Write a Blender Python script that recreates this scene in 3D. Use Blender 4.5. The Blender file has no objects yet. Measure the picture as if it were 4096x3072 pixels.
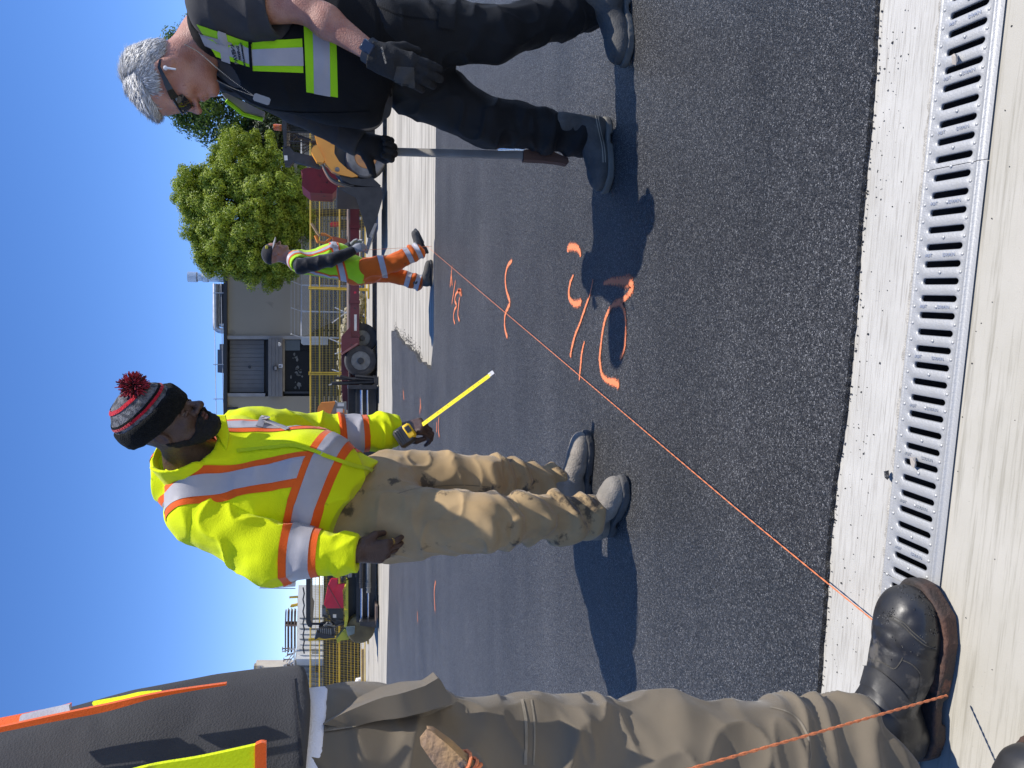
import bpy, bmesh, math, random
import numpy as np
from mathutils import Vector, Matrix

scene = bpy.context.scene
rnd = random.Random(7)

# ------------------------------------------------------------------ camera
FPX, CAM_H, HORIZON = 2840.0, 1.05, 1327.0      # focal length in photo pixels, eye height, horizon column
TH = math.atan((2048 - HORIZON) / FPX)
CT, ST = math.cos(TH), math.sin(TH)
cam_data = bpy.data.cameras.new('camera')
cam_data.sensor_fit = 'HORIZONTAL'
cam_data.sensor_width = 36.0
cam_data.lens = FPX / 4096 * 36
cam_data.clip_start, cam_data.clip_end = 0.03, 3000
cam = bpy.data.objects.new('camera', cam_data)
scene.collection.objects.link(cam)
# phone held on its side: picture right = world down, picture up = world right
cx, cy, cz = Vector((0, -ST, -CT)), Vector((1, 0, 0)), Vector((0, -CT, ST))
cam.matrix_world = Matrix(((cx.x, cy.x, cz.x, 0), (cx.y, cy.y, cz.y, 0), (cx.z, cy.z, cz.z, CAM_H), (0, 0, 0, 1)))
scene.camera = cam

# ------------------------------------------------------------------ light
SUN_EL, SUN_AZ = math.radians(64), math.radians(-2.5)      # azimuth from +X towards +Y
sun_dir = Vector((math.cos(SUN_EL) * math.cos(SUN_AZ), math.cos(SUN_EL) * math.sin(SUN_AZ), math.sin(SUN_EL)))
sd = bpy.data.lights.new('sun', 'SUN')
sd.energy, sd.angle, sd.color = 5.0, math.radians(0.53), (1.0, 0.955, 0.89)
sun = bpy.data.objects.new('sun', sd)
scene.collection.objects.link(sun)
sun.rotation_euler = (-sun_dir).to_track_quat('-Z', 'Y').to_euler()
world = bpy.data.worlds.new('World')
scene.world = world
world.use_nodes = True
wn, wl = world.node_tree.nodes, world.node_tree.links
sky = wn.new('ShaderNodeTexSky')
sky.sky_type = 'NISHITA'
sky.sun_disc = False
sky.sun_elevation = SUN_EL
sky.sun_rotation = math.pi / 2 - SUN_AZ
sky.altitude, sky.air_density, sky.dust_density, sky.ozone_density = 0, 0.6, 0.0, 3.0
hsv = wn.new('ShaderNodeHueSaturation')
hsv.inputs['Saturation'].default_value = 1.2
wl.new(sky.outputs['Color'], hsv.inputs['Color'])
bgn = wn['Background']
wb = wn.new('ShaderNodeMix'); wb.data_type = 'RGBA'; wb.blend_type = 'MULTIPLY'; wb.inputs['Factor'].default_value = 1.0
wb.inputs['B'].default_value = (1.40, 1.24, 1.37, 1)          # the phone's white balance, same over the whole sky
wl.new(hsv.outputs['Color'], wb.inputs['A'])
wl.new(wb.outputs['Result'], bgn.inputs['Color'])
bgn.inputs["Strength"].default_value = 0.138
vs = scene.view_settings
vs.view_transform, vs.look, vs.exposure, vs.gamma = 'Standard', 'None', 0.22, 1.0
vs.use_curve_mapping = False
scene.cycles.use_denoising = True
scene.cycles.max_bounces = 6

# ------------------------------------------------------------------ helpers
def ray(x, y):
    a, b = 1536 - y, 2048 - x
    return Vector((a, FPX * CT + b * ST, -FPX * ST + b * CT))
def gp(x, y, z=0.0):
    d = ray(x, y); t = (z - CAM_H) / d.z
    return Vector((d.x * t, d.y * t, z))
def at(x, y, Y):
    d = ray(x, y); t = Y / d.y
    return Vector((d.x * t, Y, CAM_H + d.z * t))
V = Vector
coll = scene.collection
def tag(o, label=None, cat=None, group=None, kind=None):
    if label: o['label'] = label
    if cat: o['category'] = cat
    if group: o['group'] = group
    if kind: o['kind'] = kind
    return o
def empty(name, loc=(0, 0, 0), label=None, cat=None, group=None, rz=0.0):
    o = bpy.data.objects.new(name, None)
    o.empty_display_size = 0.1
    o.location = loc
    o.rotation_euler = (0, 0, rz)
    coll.objects.link(o)
    return tag(o, label, cat, group)
def link(name, me, mat=None, parent=None, loc=None):
    o = bpy.data.objects.new(name, me)
    coll.objects.link(o)
    if mat is not None and not me.materials:
        for m in (mat if isinstance(mat, (list, tuple)) else [mat]): me.materials.append(m)
    if parent is not None:
        o.parent = parent
        # geometry is authored in world space: cancel the parent's placement
        o.matrix_parent_inverse = pinv(parent)
    if loc is not None: o.location = loc
    return o
def pworld(o):
    m = Matrix.LocRotScale(o.location, o.rotation_euler, o.scale)
    return (pworld(o.parent) @ o.matrix_parent_inverse @ m) if o.parent else m
def pinv(o): return pworld(o).inverted()
def copy_tree(o, parent=None):
    c = o.copy(); coll.objects.link(c)
    if parent is not None:
        c.parent = parent; c.matrix_parent_inverse = o.matrix_parent_inverse.copy()
    for ch in list(o.children): copy_tree(ch, c)
    return c

class MB:
    """collects shapes, builds one mesh object"""
    def __init__(s): s.v, s.f, s.mi = [], [], []
    def add(s, vs, fs, mi=0):
        n = len(s.v)
        s.v += [tuple(p) for p in vs]
        s.f += [tuple(i + n for i in f) for f in fs]
        s.mi += [mi] * len(fs)
        return s
    def box(s, c, size, rot=None, ch=0.0, mi=0):
        hx, hy, hz = size[0] / 2, size[1] / 2, size[2] / 2
        c = V(c)
        R = rot if isinstance(rot, Matrix) else (Matrix.Rotation(rot, 3, 'Z') if rot else None)
        def T(p):
            p = V(p)
            return (R @ p if R else p) + c
        if ch <= 0:
            vs = [T((x, y, z)) for x in (-hx, hx) for y in (-hy, hy) for z in (-hz, hz)]
            fs = [(0, 1, 3, 2), (4, 6, 7, 5), (0, 4, 5, 1), (2, 3, 7, 6), (0, 2, 6, 4), (1, 5, 7, 3)]
            return s.add(vs, fs, mi)
        vs, fs, idx = [], [], {}
        for i in (0, 1):
            for j in (0, 1):
                for k in (0, 1):
                    sx, sy, sz = 2 * i - 1, 2 * j - 1, 2 * k - 1
                    for a in range(3):
                        p = [sx * (hx - ch), sy * (hy - ch), sz * (hz - ch)]
                        p[a] = (sx * hx, sy * hy, sz * hz)[a]
                        idx[i, j, k, a] = len(vs); vs.append(T(p))
        for a in range(3):
            b, d = (a + 1) % 3, (a + 2) % 3
            for sgn in (0, 1):
                def key(p, q):
                    t = [0, 0, 0]; t[a] = sgn; t[b] = p; t[d] = q
                    return idx[t[0], t[1], t[2], a]
                q = [key(0, 0), key(1, 0), key(1, 1), key(0, 1)]
                fs.append(tuple(q if sgn else q[::-1]))
        for a in range(3):          # edges along axis a
            b, d = (a + 1) % 3, (a + 2) % 3
            for p in (0, 1):
                for q in (0, 1):
                    def key(e, ax):
                        t = [0, 0, 0]; t[a] = e; t[b] = p; t[d] = q
                        return idx[t[0], t[1], t[2], ax]
                    quad = [key(0, b), key(1, b), key(1, d), key(0, d)]
                    fs.append(tuple(quad if (p == q) else quad[::-1]))
        for i in (0, 1):
            for j in (0, 1):
                for k in (0, 1):
                    t = [idx[i, j, k, 0], idx[i, j, k, 1], idx[i, j, k, 2]]
                    fs.append(tuple(t if (i + j + k) % 2 else t[::-1]))
        return s.add(vs, fs, mi)
    def tube(s, pts, r, n=8, mi=0, cap=True):
        pts = [V(p) for p in pts]
        rs = r if isinstance(r, (list, tuple)) else [r] * len(pts)
        vs, fs = [], []
        prev = None
        for i, p in enumerate(pts):
            d = (pts[min(i + 1, len(pts) - 1)] - pts[max(i - 1, 0)]).normalized()
            if prev is None:
                u = d.cross(V((0, 0, 1)))
                if u.length < 0.05: u = d.cross(V((0, 1, 0)))
            else:
                u = prev - d * prev.dot(d)
                if u.length < 1e-6: u = d.orthogonal()
            u.normalize(); prev = u; w = d.cross(u)
            for k in range(n):
                a = 2 * math.pi * k / n
                vs.append(p + (u * math.cos(a) + w * math.sin(a)) * rs[i])
        for i in range(len(pts) - 1):
            for k in range(n):
                k2 = (k + 1) % n
                fs.append((i * n + k, i * n + k2, (i + 1) * n + k2, (i + 1) * n + k))
        if cap:
            fs.append(tuple(range(n))[::-1])
            fs.append(tuple((len(pts) - 1) * n + k for k in range(n)))
        return s.add(vs, fs, mi)
    def cyl(s, a, b, r0, r1=None, n=16, mi=0):
        return s.tube([a, b], [r0, r0 if r1 is None else r1], n, mi)
    def lathe(s, prof, o, ax, n=28, mi=0, up=None):
        """prof: (radius, height) pairs along axis ax from o"""
        ax = V(ax).normalized(); o = V(o)
        u = V(up) if up else ax.orthogonal(); u = (u - ax * u.dot(ax)).normalized(); w = ax.cross(u)
        vs = [o + ax * h + (u * math.cos(2 * math.pi * k / n) + w * math.sin(2 * math.pi * k / n)) * r for r, h in prof for k in range(n)]
        fs = [(i * n + k, i * n + (k + 1) % n, (i + 1) * n + (k + 1) % n, (i + 1) * n + k) for i in range(len(prof) - 1) for k in range(n)]
        if prof[0][0] > 1e-6: fs.append(tuple(range(n))[::-1])
        if prof[-1][0] > 1e-6: fs.append(tuple((len(prof) - 1) * n + k for k in range(n)))
        return s.add(vs, fs, mi)
    def prism(s, poly, o, u, w, t, mi=0):
        """polygon (a,b) in plane o + a u + b w, extruded by vector t"""
        o, u, w, t = V(o), V(u), V(w), V(t)
        n = len(poly)
        vs = [o + u * a + w * b for a, b in poly] + [o + u * a + w * b + t for a, b in poly]
        fs = [tuple(range(n))[::-1], tuple(range(n, 2 * n))] + [(i, (i + 1) % n, n + (i + 1) % n, n + i) for i in range(n)]
        return s.add(vs, fs, mi)
    def mesh(s, name, sharp=40):
        me = bpy.data.meshes.new(name)
        me.from_pydata(s.v, [], s.f)
        if any(s.mi): me.polygons.foreach_set('material_index', s.mi)
        bm = bmesh.new(); bm.from_mesh(me)
        bmesh.ops.recalc_face_normals(bm, faces=bm.faces)
        bm.to_mesh(me); bm.free()
        me.shade_smooth()
        me.set_sharp_from_angle(angle=math.radians(sharp))
        me.update()
        return me
    def build(s, name, mat=None, parent=None, sharp=40):
        return link(name, s.mesh(name, sharp), mat, parent)

# ------------------------------------------------------------------ materials
def new_mat(name):
    m = bpy.data.materials.new(name); m.use_nodes = True
    nt = m.node_tree
    return m, nt, nt.nodes, nt.links, nt.nodes['Principled BSDF']
def rgb(c): return (c[0], c[1], c[2], 1.0)
def s2l(r, g, b):
    f = lambda v: ((v / 255 + 0.055) / 1.055) ** 2.4 if v > 10 else v / 255 / 12.92
    return (f(r), f(g), f(b))
def pmat(name, c1, c2=None, scale=8.0, rough=0.6, bump=0.0, bscale=60.0, metal=0.0, spec=0.5, lo=0.35, hi=0.65,
         detail=4.0, stretch=None, sheen=0.0, sub=0.0, coat=0.0, c3=None, s3=30.0, t3=0.62, wave=None, rvar=0.0, wrk=None):
    """general procedural surface: two-tone noise colour, optional third-colour flecks, noise bump"""
    m, nt, N, L, P = new_mat(name)
    P.inputs['Roughness'].default_value = rough
    P.inputs['Metallic'].default_value = metal
    P.inputs['Specular IOR Level'].default_value = spec
    if sheen: P.inputs['Sheen Weight'].default_value = sheen; P.inputs['Sheen Roughness'].default_value = 0.4
    if sub:
        P.inputs['Subsurface Weight'].default_value = sub
        P.inputs['Subsurface Radius'].default_value = (0.012, 0.005, 0.003)
        P.inputs['Subsurface Scale'].default_value = 1.0
    if coat: P.inputs['Coat Weight'].default_value = coat
    tc = N.new('ShaderNodeTexCoord'); src = tc.outputs['Object']
    if stretch:
        mp = N.new('ShaderNodeMapping'); mp.inputs['Scale'].default_value = stretch
        L.new(src, mp.inputs['Vector']); src = mp.outputs['Vector']
    col = None
    if c2 is not None:
        nz = N.new('ShaderNodeTexNoise'); nz.inputs['Scale'].default_value = scale; nz.inputs['Detail'].default_value = detail
        L.new(src, nz.inputs['Vector'])
        mr = N.new('ShaderNodeMapRange'); mr.inputs['From Min'].default_value = lo; mr.inputs['From Max'].default_value = hi
        L.new(nz.outputs['Fac'], mr.inputs['Value'])
        mx = N.new('ShaderNodeMix'); mx.data_type = 'RGBA'
        mx.inputs['A'].default_value = rgb(c1); mx.inputs['B'].default_value = rgb(c2)
        L.new(mr.outputs['Result'], mx.inputs['Factor'])
        col = mx.outputs['Result']
        if rvar:
            ra = N.new('ShaderNodeMath'); ra.operation = 'MULTIPLY_ADD'
            ra.inputs[1].default_value = rvar; ra.inputs[2].default_value = rough
            L.new(mr.outputs['Result'], ra.inputs[0]); L.new(ra.outputs[0], P.inputs['Roughness'])
    else:
        P.inputs['Base Color'].default_value = rgb(c1)
    if c3 is not None:
        nz = N.new('ShaderNodeTexNoise'); nz.inputs['Scale'].default_value = s3; nz.inputs['Detail'].default_value = 5
        nz.inputs['Roughness'].default_value = 0.65
        L.new(src, nz.inputs['Vector'])
        mr = N.new('ShaderNodeMapRange'); mr.inputs['From Min'].default_value = t3; mr.inputs['From Max'].default_value = t3 + 0.05
        L.new(nz.outputs['Fac'], mr.inputs['Value'])
        mx = N.new('ShaderNodeMix'); mx.data_type = 'RGBA'
        if col: L.new(col, mx.inputs['A'])
        else: mx.inputs['A'].default_value = rgb(c1)
        mx.inputs['B'].default_value = rgb(c3)
        L.new(mr.outputs['Result'], mx.inputs['Factor']); col = mx.outputs['Result']
    if col: L.new(col, P.inputs['Base Color'])
    if bump:
        nb = N.new('ShaderNodeTexNoise'); nb.inputs['Scale'].default_value = bscale; nb.inputs['Detail'].default_value = 3
        L.new(src, nb.inputs['Vector'])
        h = nb.outputs['Fac']
        if wave:
            wv = N.new('ShaderNodeTexWave'); wv.inputs['Scale'].default_value = wave; wv.inputs['Distortion'].default_value = 0.4
            wv.bands_direction = 'DIAGONAL'
            L.new(tc.outputs['Object'], wv.inputs['Vector'])
            ad = N.new('ShaderNodeMath'); ad.operation = 'ADD'
            L.new(h, ad.inputs[0]); L.new(wv.outputs['Fac'], ad.inputs[1]); h = ad.outputs[0]
        bp = N.new('ShaderNodeBump'); bp.inputs['Strength'].default_value = bump; bp.inputs['Distance'].default_value = 0.01
        L.new(h, bp.inputs['Height']); L.new(bp.outputs['Normal'], P.inputs['Normal'])
        if wrk:                                   # cloth creases: ridged noise, drawn out crosswise
            mw = N.new('ShaderNodeMapping'); mw.inputs['Scale'].default_value = (1.0, 1.0, 1.35); mw.inputs['Rotation'].default_value = (0.3, 0.5, 0)
            L.new(tc.outputs['Object'], mw.inputs['Vector'])
            nw = N.new('ShaderNodeTexNoise'); nw.noise_type = 'RIDGED_MULTIFRACTAL'
            nw.inputs['Scale'].default_value = wrk[0]; nw.inputs['Detail'].default_value = 3.5; nw.inputs['Roughness'].default_value = 0.45; nw.inputs['Distortion'].default_value = 0.8
            L.new(mw.outputs['Vector'], nw.inputs['Vector'])
            b2 = N.new('ShaderNodeBump'); b2.inputs['Strength'].default_value = wrk[1]; b2.inputs['Distance'].default_value = 0.02
            L.new(nw.outputs['Fac'], b2.inputs['Height']); L.new(bp.outputs['Normal'], b2.inputs['Normal'])
            L.new(b2.outputs['Normal'], P.inputs['Normal'])
    return m

# ------------------------------------------------------------------ implicit surfaces (bodies, clothes, boots)
def A3(p): return np.array(p, dtype=np.float32)
def sd_cone(P, a, b, ra, rb, flat=None):
    """round cone; flat=(axis, factor) squashes the section along an axis"""
    a, b = A3(a), A3(b)
    ab = b - a; pa = P - a
    t = np.clip(pa @ ab / max(float(ab @ ab), 1e-9), 0, 1)
    q = pa - t[:, None] * ab
    r = ra + (rb - ra) * t
    if flat is not None:
        n = A3(flat[0]); n = n / np.linalg.norm(n)
        q = q + np.outer(q @ n, n) * (1.0 / flat[1] - 1.0)
        return (np.sqrt((q * q).sum(1)) - r) * min(1.0, flat[1] * 1.15)
    return np.sqrt((q * q).sum(1)) - r
def sd_ell(P, c, r, R=None):
    q = P - A3(c)
    if R is not None: q = q @ R            # columns of R = local axes in world
    r = A3(r)
    k0 = np.sqrt(((q / r) ** 2).sum(1)); k1 = np.sqrt(((q / (r * r)) ** 2).sum(1)) + 1e-9
    return k0 * (k0 - 1.0) / k1
def sd_box(P, c, h, R=None, r=0.0):
    q = P - A3(c)
    if R is not None: q = q @ R
    d = np.abs(q) - (A3(h) - r)
    return np.sqrt((np.maximum(d, 0) ** 2).sum(1)) + np.minimum(d.max(1), 0) - r
def sd_plane(P, o, n):
    n = A3(n); n = n / np.linalg.norm(n)
    return (P - A3(o)) @ n
def smin(a, b, k):
    h = np.clip(0.5 + 0.5 * (b - a) / k, 0, 1)
    return b + (a - b) * h - k * h * (1 - h)
def smax(a, b, k): return -smin(-a, -b, k)
def sunion(ds, k):
    d = ds[0]
    for e in ds[1:]: d = smin(d, e, k)
    return d
def axes(fwd, up=(0, 0, 1)):
    """matrix whose columns are forward, left, up"""
    f = V(fwd).normalized(); u = V(up); l = u.cross(f).normalized(); u = f.cross(l)
    return np.array([[f.x, l.x, u.x], [f.y, l.y, u.y], [f.z, l.z, u.z]], dtype=np.float32)

def polygonise(f, lo, hi, h, chunk=400000, B=8):
    """sparse surface nets: returns vertices, quads"""
    lo, hi = A3(lo), A3(hi)
    nb = np.ceil((hi - lo) / (h * B)).astype(int)
    n = nb * B + 1
    bc = np.stack(np.meshgrid(*[np.arange(k) for k in nb], indexing='ij'), -1).reshape(-1, 3)
    dc = f((lo + (bc + 0.5) * (h * B)).astype(np.float32))
    keep = bc[np.abs(dc) < h * B * 1.25]
    mask = np.zeros(n, bool)
    for b in keep: mask[b[0] * B:b[0] * B + B + 1, b[1] * B:b[1] * B + B + 1, b[2] * B:b[2] * B + B + 1] = True
    idx = np.argwhere(mask)
    val = np.empty(len(idx), np.float32)
    for i in range(0, len(idx), chunk): val[i:i + chunk] = f((lo + idx[i:i + chunk] * h).astype(np.float32))
    D = np.full(n, 9.0, np.float32)
    D[mask] = val
    ins = np.zeros(n, bool); ins[mask] = val < 0
    # cells
    ok = idx[(idx < n - 1).all(1)]
    corners = [(i, j, k) for i in (0, 1) for j in (0, 1) for k in (0, 1)]
    ev = np.ones(len(ok), bool); cnt = np.zeros(len(ok), int)
    for c in corners:
        q = ok + c
        ev &= mask[q[:, 0], q[:, 1], q[:, 2]]; cnt += ins[q[:, 0], q[:, 1], q[:, 2]]
    cells = ok[ev & (cnt > 0) & (cnt < 8)]
    cd = [D[cells[:, 0] + c[0], cells[:, 1] + c[1], cells[:, 2] + c[2]] for c in corners]
    acc = np.zeros((len(cells), 3)); w = np.zeros(len(cells))
    for i, c in enumerate(corners):
        for a in range(3):
            if c[a] == 0:
                c2 = list(c); c2[a] = 1; j = corners.index(tuple(c2))
                m = (cd[i] < 0) != (cd[j] < 0)
                t = cd[i][m] / (cd[i][m] - cd[j][m])
                p = np.tile(np.array(c, float), (m.sum(), 1)); p[:, a] += t
                acc[m] += p; w[m] += 1
    verts = lo + (cells + acc / w[:, None]) * h
    ci = np.full(n, -1, np.int32); ci[cells[:, 0], cells[:, 1], cells[:, 2]] = np.arange(len(cells))
    quads = []
    for a in range(3):
        b, c = (a + 1) % 3, (a + 2) % 3
        e = idx[(idx[:, a] < n[a] - 1) & (idx[:, b] > 0) & (idx[:, c] > 0)]
        e2 = e.copy(); e2[:, a] += 1
        s0, s1 = ins[e[:, 0], e[:, 1], e[:, 2]], ins[e2[:, 0], e2[:, 1], e2[:, 2]]
        good = (s0 != s1) & mask[e2[:, 0], e2[:, 1], e2[:, 2]]
        e, s0 = e[good], s0[good]
        def cell(db, dc_):
            q = e.copy(); q[:, b] -= db; q[:, c] -= dc_
            return ci[q[:, 0], q[:, 1], q[:, 2]]
        Q = np.stack([cell(1, 1), cell(0, 1), cell(0, 0), cell(1, 0)], 1)
        Q[~s0] = Q[~s0][:, ::-1]
        quads.append(Q[(Q >= 0).all(1)])
    return verts.astype(np.float32), np.concatenate(quads)
def vnormals(v, q):
    n = np.cross(v[q[:, 2]] - v[q[:, 0]], v[q[:, 3]] - v[q[:, 1]])
    o = np.zeros_like(v)
    for k in range(4): np.add.at(o, q[:, k], n)
    return o / (np.linalg.norm(o, axis=1, keepdims=True) + 1e-12)
def relax(v, q, it=2, lam=0.5):
    e = np.concatenate([q[:, [0, 1]], q[:, [1, 2]], q[:, [2, 3]], q[:, [3, 0]]])
    for _ in range(it):
        s = np.zeros_like(v); c = np.zeros(len(v))
        np.add.at(s, e[:, 0], v[e[:, 1]]); np.add.at(c, e[:, 0], 1)
        np.add.at(s, e[:, 1], v[e[:, 0]]); np.add.at(c, e[:, 1], 1)
        v = v + lam * (s / np.maximum(c, 1)[:, None] - v)
    return v.astype(np.float32)
def np_mesh(name, v, q):
    me = bpy.data.meshes.new(name)
    me.vertices.add(len(v)); me.vertices.foreach_set('co', np.asarray(v, np.float32).ravel())
    me.loops.add(q.size); me.loops.foreach_set('vertex_index', q.astype(np.int32).ravel())
    me.polygons.add(len(q)); me.polygons.foreach_set('loop_start', np.arange(0, q.size, q.shape[1], dtype=np.int32))
    me.update(calc_edges=True)
    me.shade_smooth()
    return me
def sdf_obj(name, f, lo, hi, h, mat, parent=None, disp=None, smooth=2, colour=None):
    v, q = polygonise(f, lo, hi, h)
    if smooth: v = relax(v, q, smooth)
    if disp is not None:
        n = vnormals(v, q)
        v = v + n * disp(v, n)[:, None]
    me = np_mesh(name, v, q)
    if colour is not None:
        ca = me.color_attributes.new('tint', 'FLOAT_COLOR', 'POINT')
        c = np.ones((len(v), 4), np.float32); c[:, :3] = colour(v, vnormals(v, q))
        ca.data.foreach_set('color', c.ravel())
    o = link(name, me, mat, parent)
    return o
# smooth lattice noise in numpy
_ng = np.random.default_rng(11).random((32, 32, 32)).astype(np.float32)
def noise3(P, s=1.0, off=0.0):
    p = P * s + off + 1000.0
    i = np.floor(p).astype(int); f = p - i
    f = f * f * (3 - 2 * f)
    def g(a, b, c): return _ng[(i[:, 0] + a) % 32, (i[:, 1] + b) % 32, (i[:, 2] + c) % 32]
    x0 = [[g(0, b, c) * (1 - f[:, 0]) + g(1, b, c) * f[:, 0] for c in (0, 1)] for b in (0, 1)]
    y0 = [x0[0][c] * (1 - f[:, 1]) + x0[1][c] * f[:, 1] for c in (0, 1)]
    return y0[0] * (1 - f[:, 2]) + y0[1] * f[:, 2]
def ridge(P, s, off=0.0, sharp=1.6):
    """soft creases: 0..1, high on narrow crests"""
    n = noise3(P, s, off)
    return (1 - np.abs(2 * n - 1)) ** sharp
def cut_piece(src, planes, off, name, mat, parent, keep=None, solid=0.0):
    """a piece of cloth sewn on another: copy of src's mesh between planes (point, normal: the side against the normal stays), lifted by off"""
    bm = bmesh.new(); bm.from_mesh(src.data)
    for o, n in planes:
        g = bm.verts[:] + bm.edges[:] + bm.faces[:]
        bmesh.ops.bisect_plane(bm, geom=g, dist=1e-5, plane_co=V(o), plane_no=V(n), clear_outer=True)
    if keep is not None:
        bad = [f for f in bm.faces if not keep(f.calc_center_median(), f.normal)]
        bmesh.ops.delete(bm, geom=bad, context='FACES')
    bm.normal_update()
    for v_ in bm.verts: v_.co += v_.normal * off
    if solid:
        ed = [e for e in bm.edges if e.is_boundary]
        r = bmesh.ops.extrude_edge_only(bm, edges=ed)
        for g in r['geom']:
            if isinstance(g, bmesh.types.BMVert): g.co -= g.normal * solid if g.normal.length > 0.5 else V((0, 0, 0))
    me = bpy.data.meshes.new(name); bm.to_mesh(me); bm.free()
    me.materials.clear(); me.shade_smooth()
    return link(name, me, mat, parent)
def text_mesh(body, size, ext=0.001, shear=0.0, align='CENTER', bold=0.0):
    cu = bpy.data.curves.new('lettering', 'FONT')
    cu.body, cu.size, cu.extrude, cu.shear, cu.align_x, cu.align_y = body, size, ext, shear, align, 'CENTER'
    cu.offset = bold
    cu.resolution_u = 2
    o = bpy.data.objects.new('lettering', cu); coll.objects.link(o)
    dg = bpy.context.evaluated_depsgraph_get()
    me = bpy.data.meshes.new_from_object(o.evaluated_get(dg))
    bpy.data.objects.remove(o); bpy.data.curves.remove(cu)
    return me
def place(me, name, mat, parent, o, u, w):
    """put a flat mesh so that its x runs along u and its y along w (world)"""
    u, w = V(u).normalized(), V(w); w = (w - u * w.dot(u)).normalized(); n = u.cross(w); o = V(o)
    M = Matrix(((u.x, w.x, n.x, o.x), (u.y, w.y, n.y, o.y), (u.z, w.z, n.z, o.z), (0, 0, 0, 1)))
    ob = bpy.data.objects.new(name, me); coll.objects.link(ob)
    if not me.materials: me.materials.append(mat)
    ob.parent = parent
    ob.matrix_parent_inverse = pinv(parent)
    ob.matrix_basis = M
    return ob
# ================================================================== ground
def m_asphalt():
    m, nt, N, L, P = new_mat('fresh_asphalt')
    tc = N.new('ShaderNodeTexCoord'); src = tc.outputs['Object']
    vo = N.new('ShaderNodeTexVoronoi'); vo.inputs['Scale'].default_value = 350
    n1 = N.new('ShaderNodeTexNoise'); n1.inputs['Scale'].default_value = 320; n1.inputs['Detail'].default_value = 4; n1.inputs['Roughness'].default_value = 0.7
    n2 = N.new('ShaderNodeTexNoise'); n2.inputs['Scale'].default_value = 1.1; n2.inputs['Detail'].default_value = 5
    n3 = N.new('ShaderNodeTexNoise'); n3.inputs['Scale'].default_value = 26; n3.inputs['Detail'].default_value = 4
    for n in (vo, n1, n2, n3): L.new(src, n.inputs['Vector'])
    sep = N.new('ShaderNodeSeparateColor'); L.new(vo.outputs['Color'], sep.inputs['Color'])
    # stone tint
    cr = N.new('ShaderNodeValToRGB')
    e = cr.color_ramp.elements
    e[0].position, e[0].color = 0.0, (0.014, 0.0138, 0.0135, 1)
    e[1].position, e[1].color = 1.0, (0.30, 0.298, 0.295, 1)
    e.new(0.55).color = (0.048, 0.047, 0.0465, 1)
    e.new(0.88).color = (0.11, 0.108, 0.106, 1)
    L.new(sep.outputs[0], cr.inputs['Fac'])
    mr = N.new('ShaderNodeMapRange'); mr.inputs['From Min'].default_value = 0.3; mr.inputs['From Max'].default_value = 0.7
    mr.inputs['To Min'].default_value = 0.8; mr.inputs['To Max'].default_value = 1.25
    L.new(n2.outputs['Fac'], mr.inputs['Value'])
    # faint lengthwise roller lanes and dusty wheel paths
    mlane = N.new('ShaderNodeMapping'); mlane.inputs['Scale'].default_value = (0.08, 1.6, 1); mlane.inputs['Rotation'].default_value = (0, 0, 0.06)
    nl = N.new('ShaderNodeTexNoise'); nl.inputs['Scale'].default_value = 1.7; nl.inputs['Detail'].default_value = 6; nl.inputs['Roughness'].default_value = 0.65
    L.new(src, mlane.inputs['Vector']); L.new(mlane.outputs['Vector'], nl.inputs['Vector'])
    ml = N.new('ShaderNodeMapRange'); ml.inputs['From Min'].default_value = 0.3; ml.inputs['From Max'].default_value = 0.72; ml.inputs['To Min'].default_value = 0.84; ml.inputs['To Max'].default_value = 1.2
    L.new(nl.outputs['Fac'], ml.inputs['Value'])
    mm = N.new('ShaderNodeMath'); mm.operation = 'MULTIPLY'; L.new(mr.outputs['Result'], mm.inputs[0]); L.new(ml.outputs['Result'], mm.inputs[1])
    mr = mm
    mu = N.new('ShaderNodeMix'); mu.data_type = 'RGBA'; mu.blend_type = 'MULTIPLY'; mu.inputs['Factor'].default_value = 1
    L.new(cr.outputs['Color'], mu.inputs['A']); L.new(mr.outputs[0], mu.inputs['B'])
    L.new(mu.outputs['Result'], P.inputs['Base Color'])
    mr2 = N.new('ShaderNodeMapRange'); mr2.inputs['To Min'].default_value = 0.24; mr2.inputs['To Max'].default_value = 0.7
    L.new(sep.outputs[1], mr2.inputs['Value']); L.new(mr2.outputs['Result'], P.inputs['Roughness'])
    P.inputs['Specular IOR Level'].default_value = 0.42
    a1 = N.new('ShaderNodeMath'); a1.operation = 'MULTIPLY_ADD'; a1.inputs[1].default_value = -0.9
    L.new(vo.outputs['Distance'], a1.inputs[0]); L.new(n1.outputs['Fac'], a1.inputs[2])
    a2 = N.new('ShaderNodeMath'); a2.operation = 'MULTIPLY_ADD'; a2.inputs[1].default_value = 1.3
    L.new(n3.outputs['Fac'], a2.inputs[0]); L.new(a1.outputs[0], a2.inputs[2])
    bp = N.new('ShaderNodeBump'); bp.inputs['Strength'].default_value = 1.0; bp.inputs['Distance'].default_value = 0.006
    L.new(a2.outputs[0], bp.inputs['Height']); L.new(bp.outputs['Normal'], P.inputs['Normal'])
    return m
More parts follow.
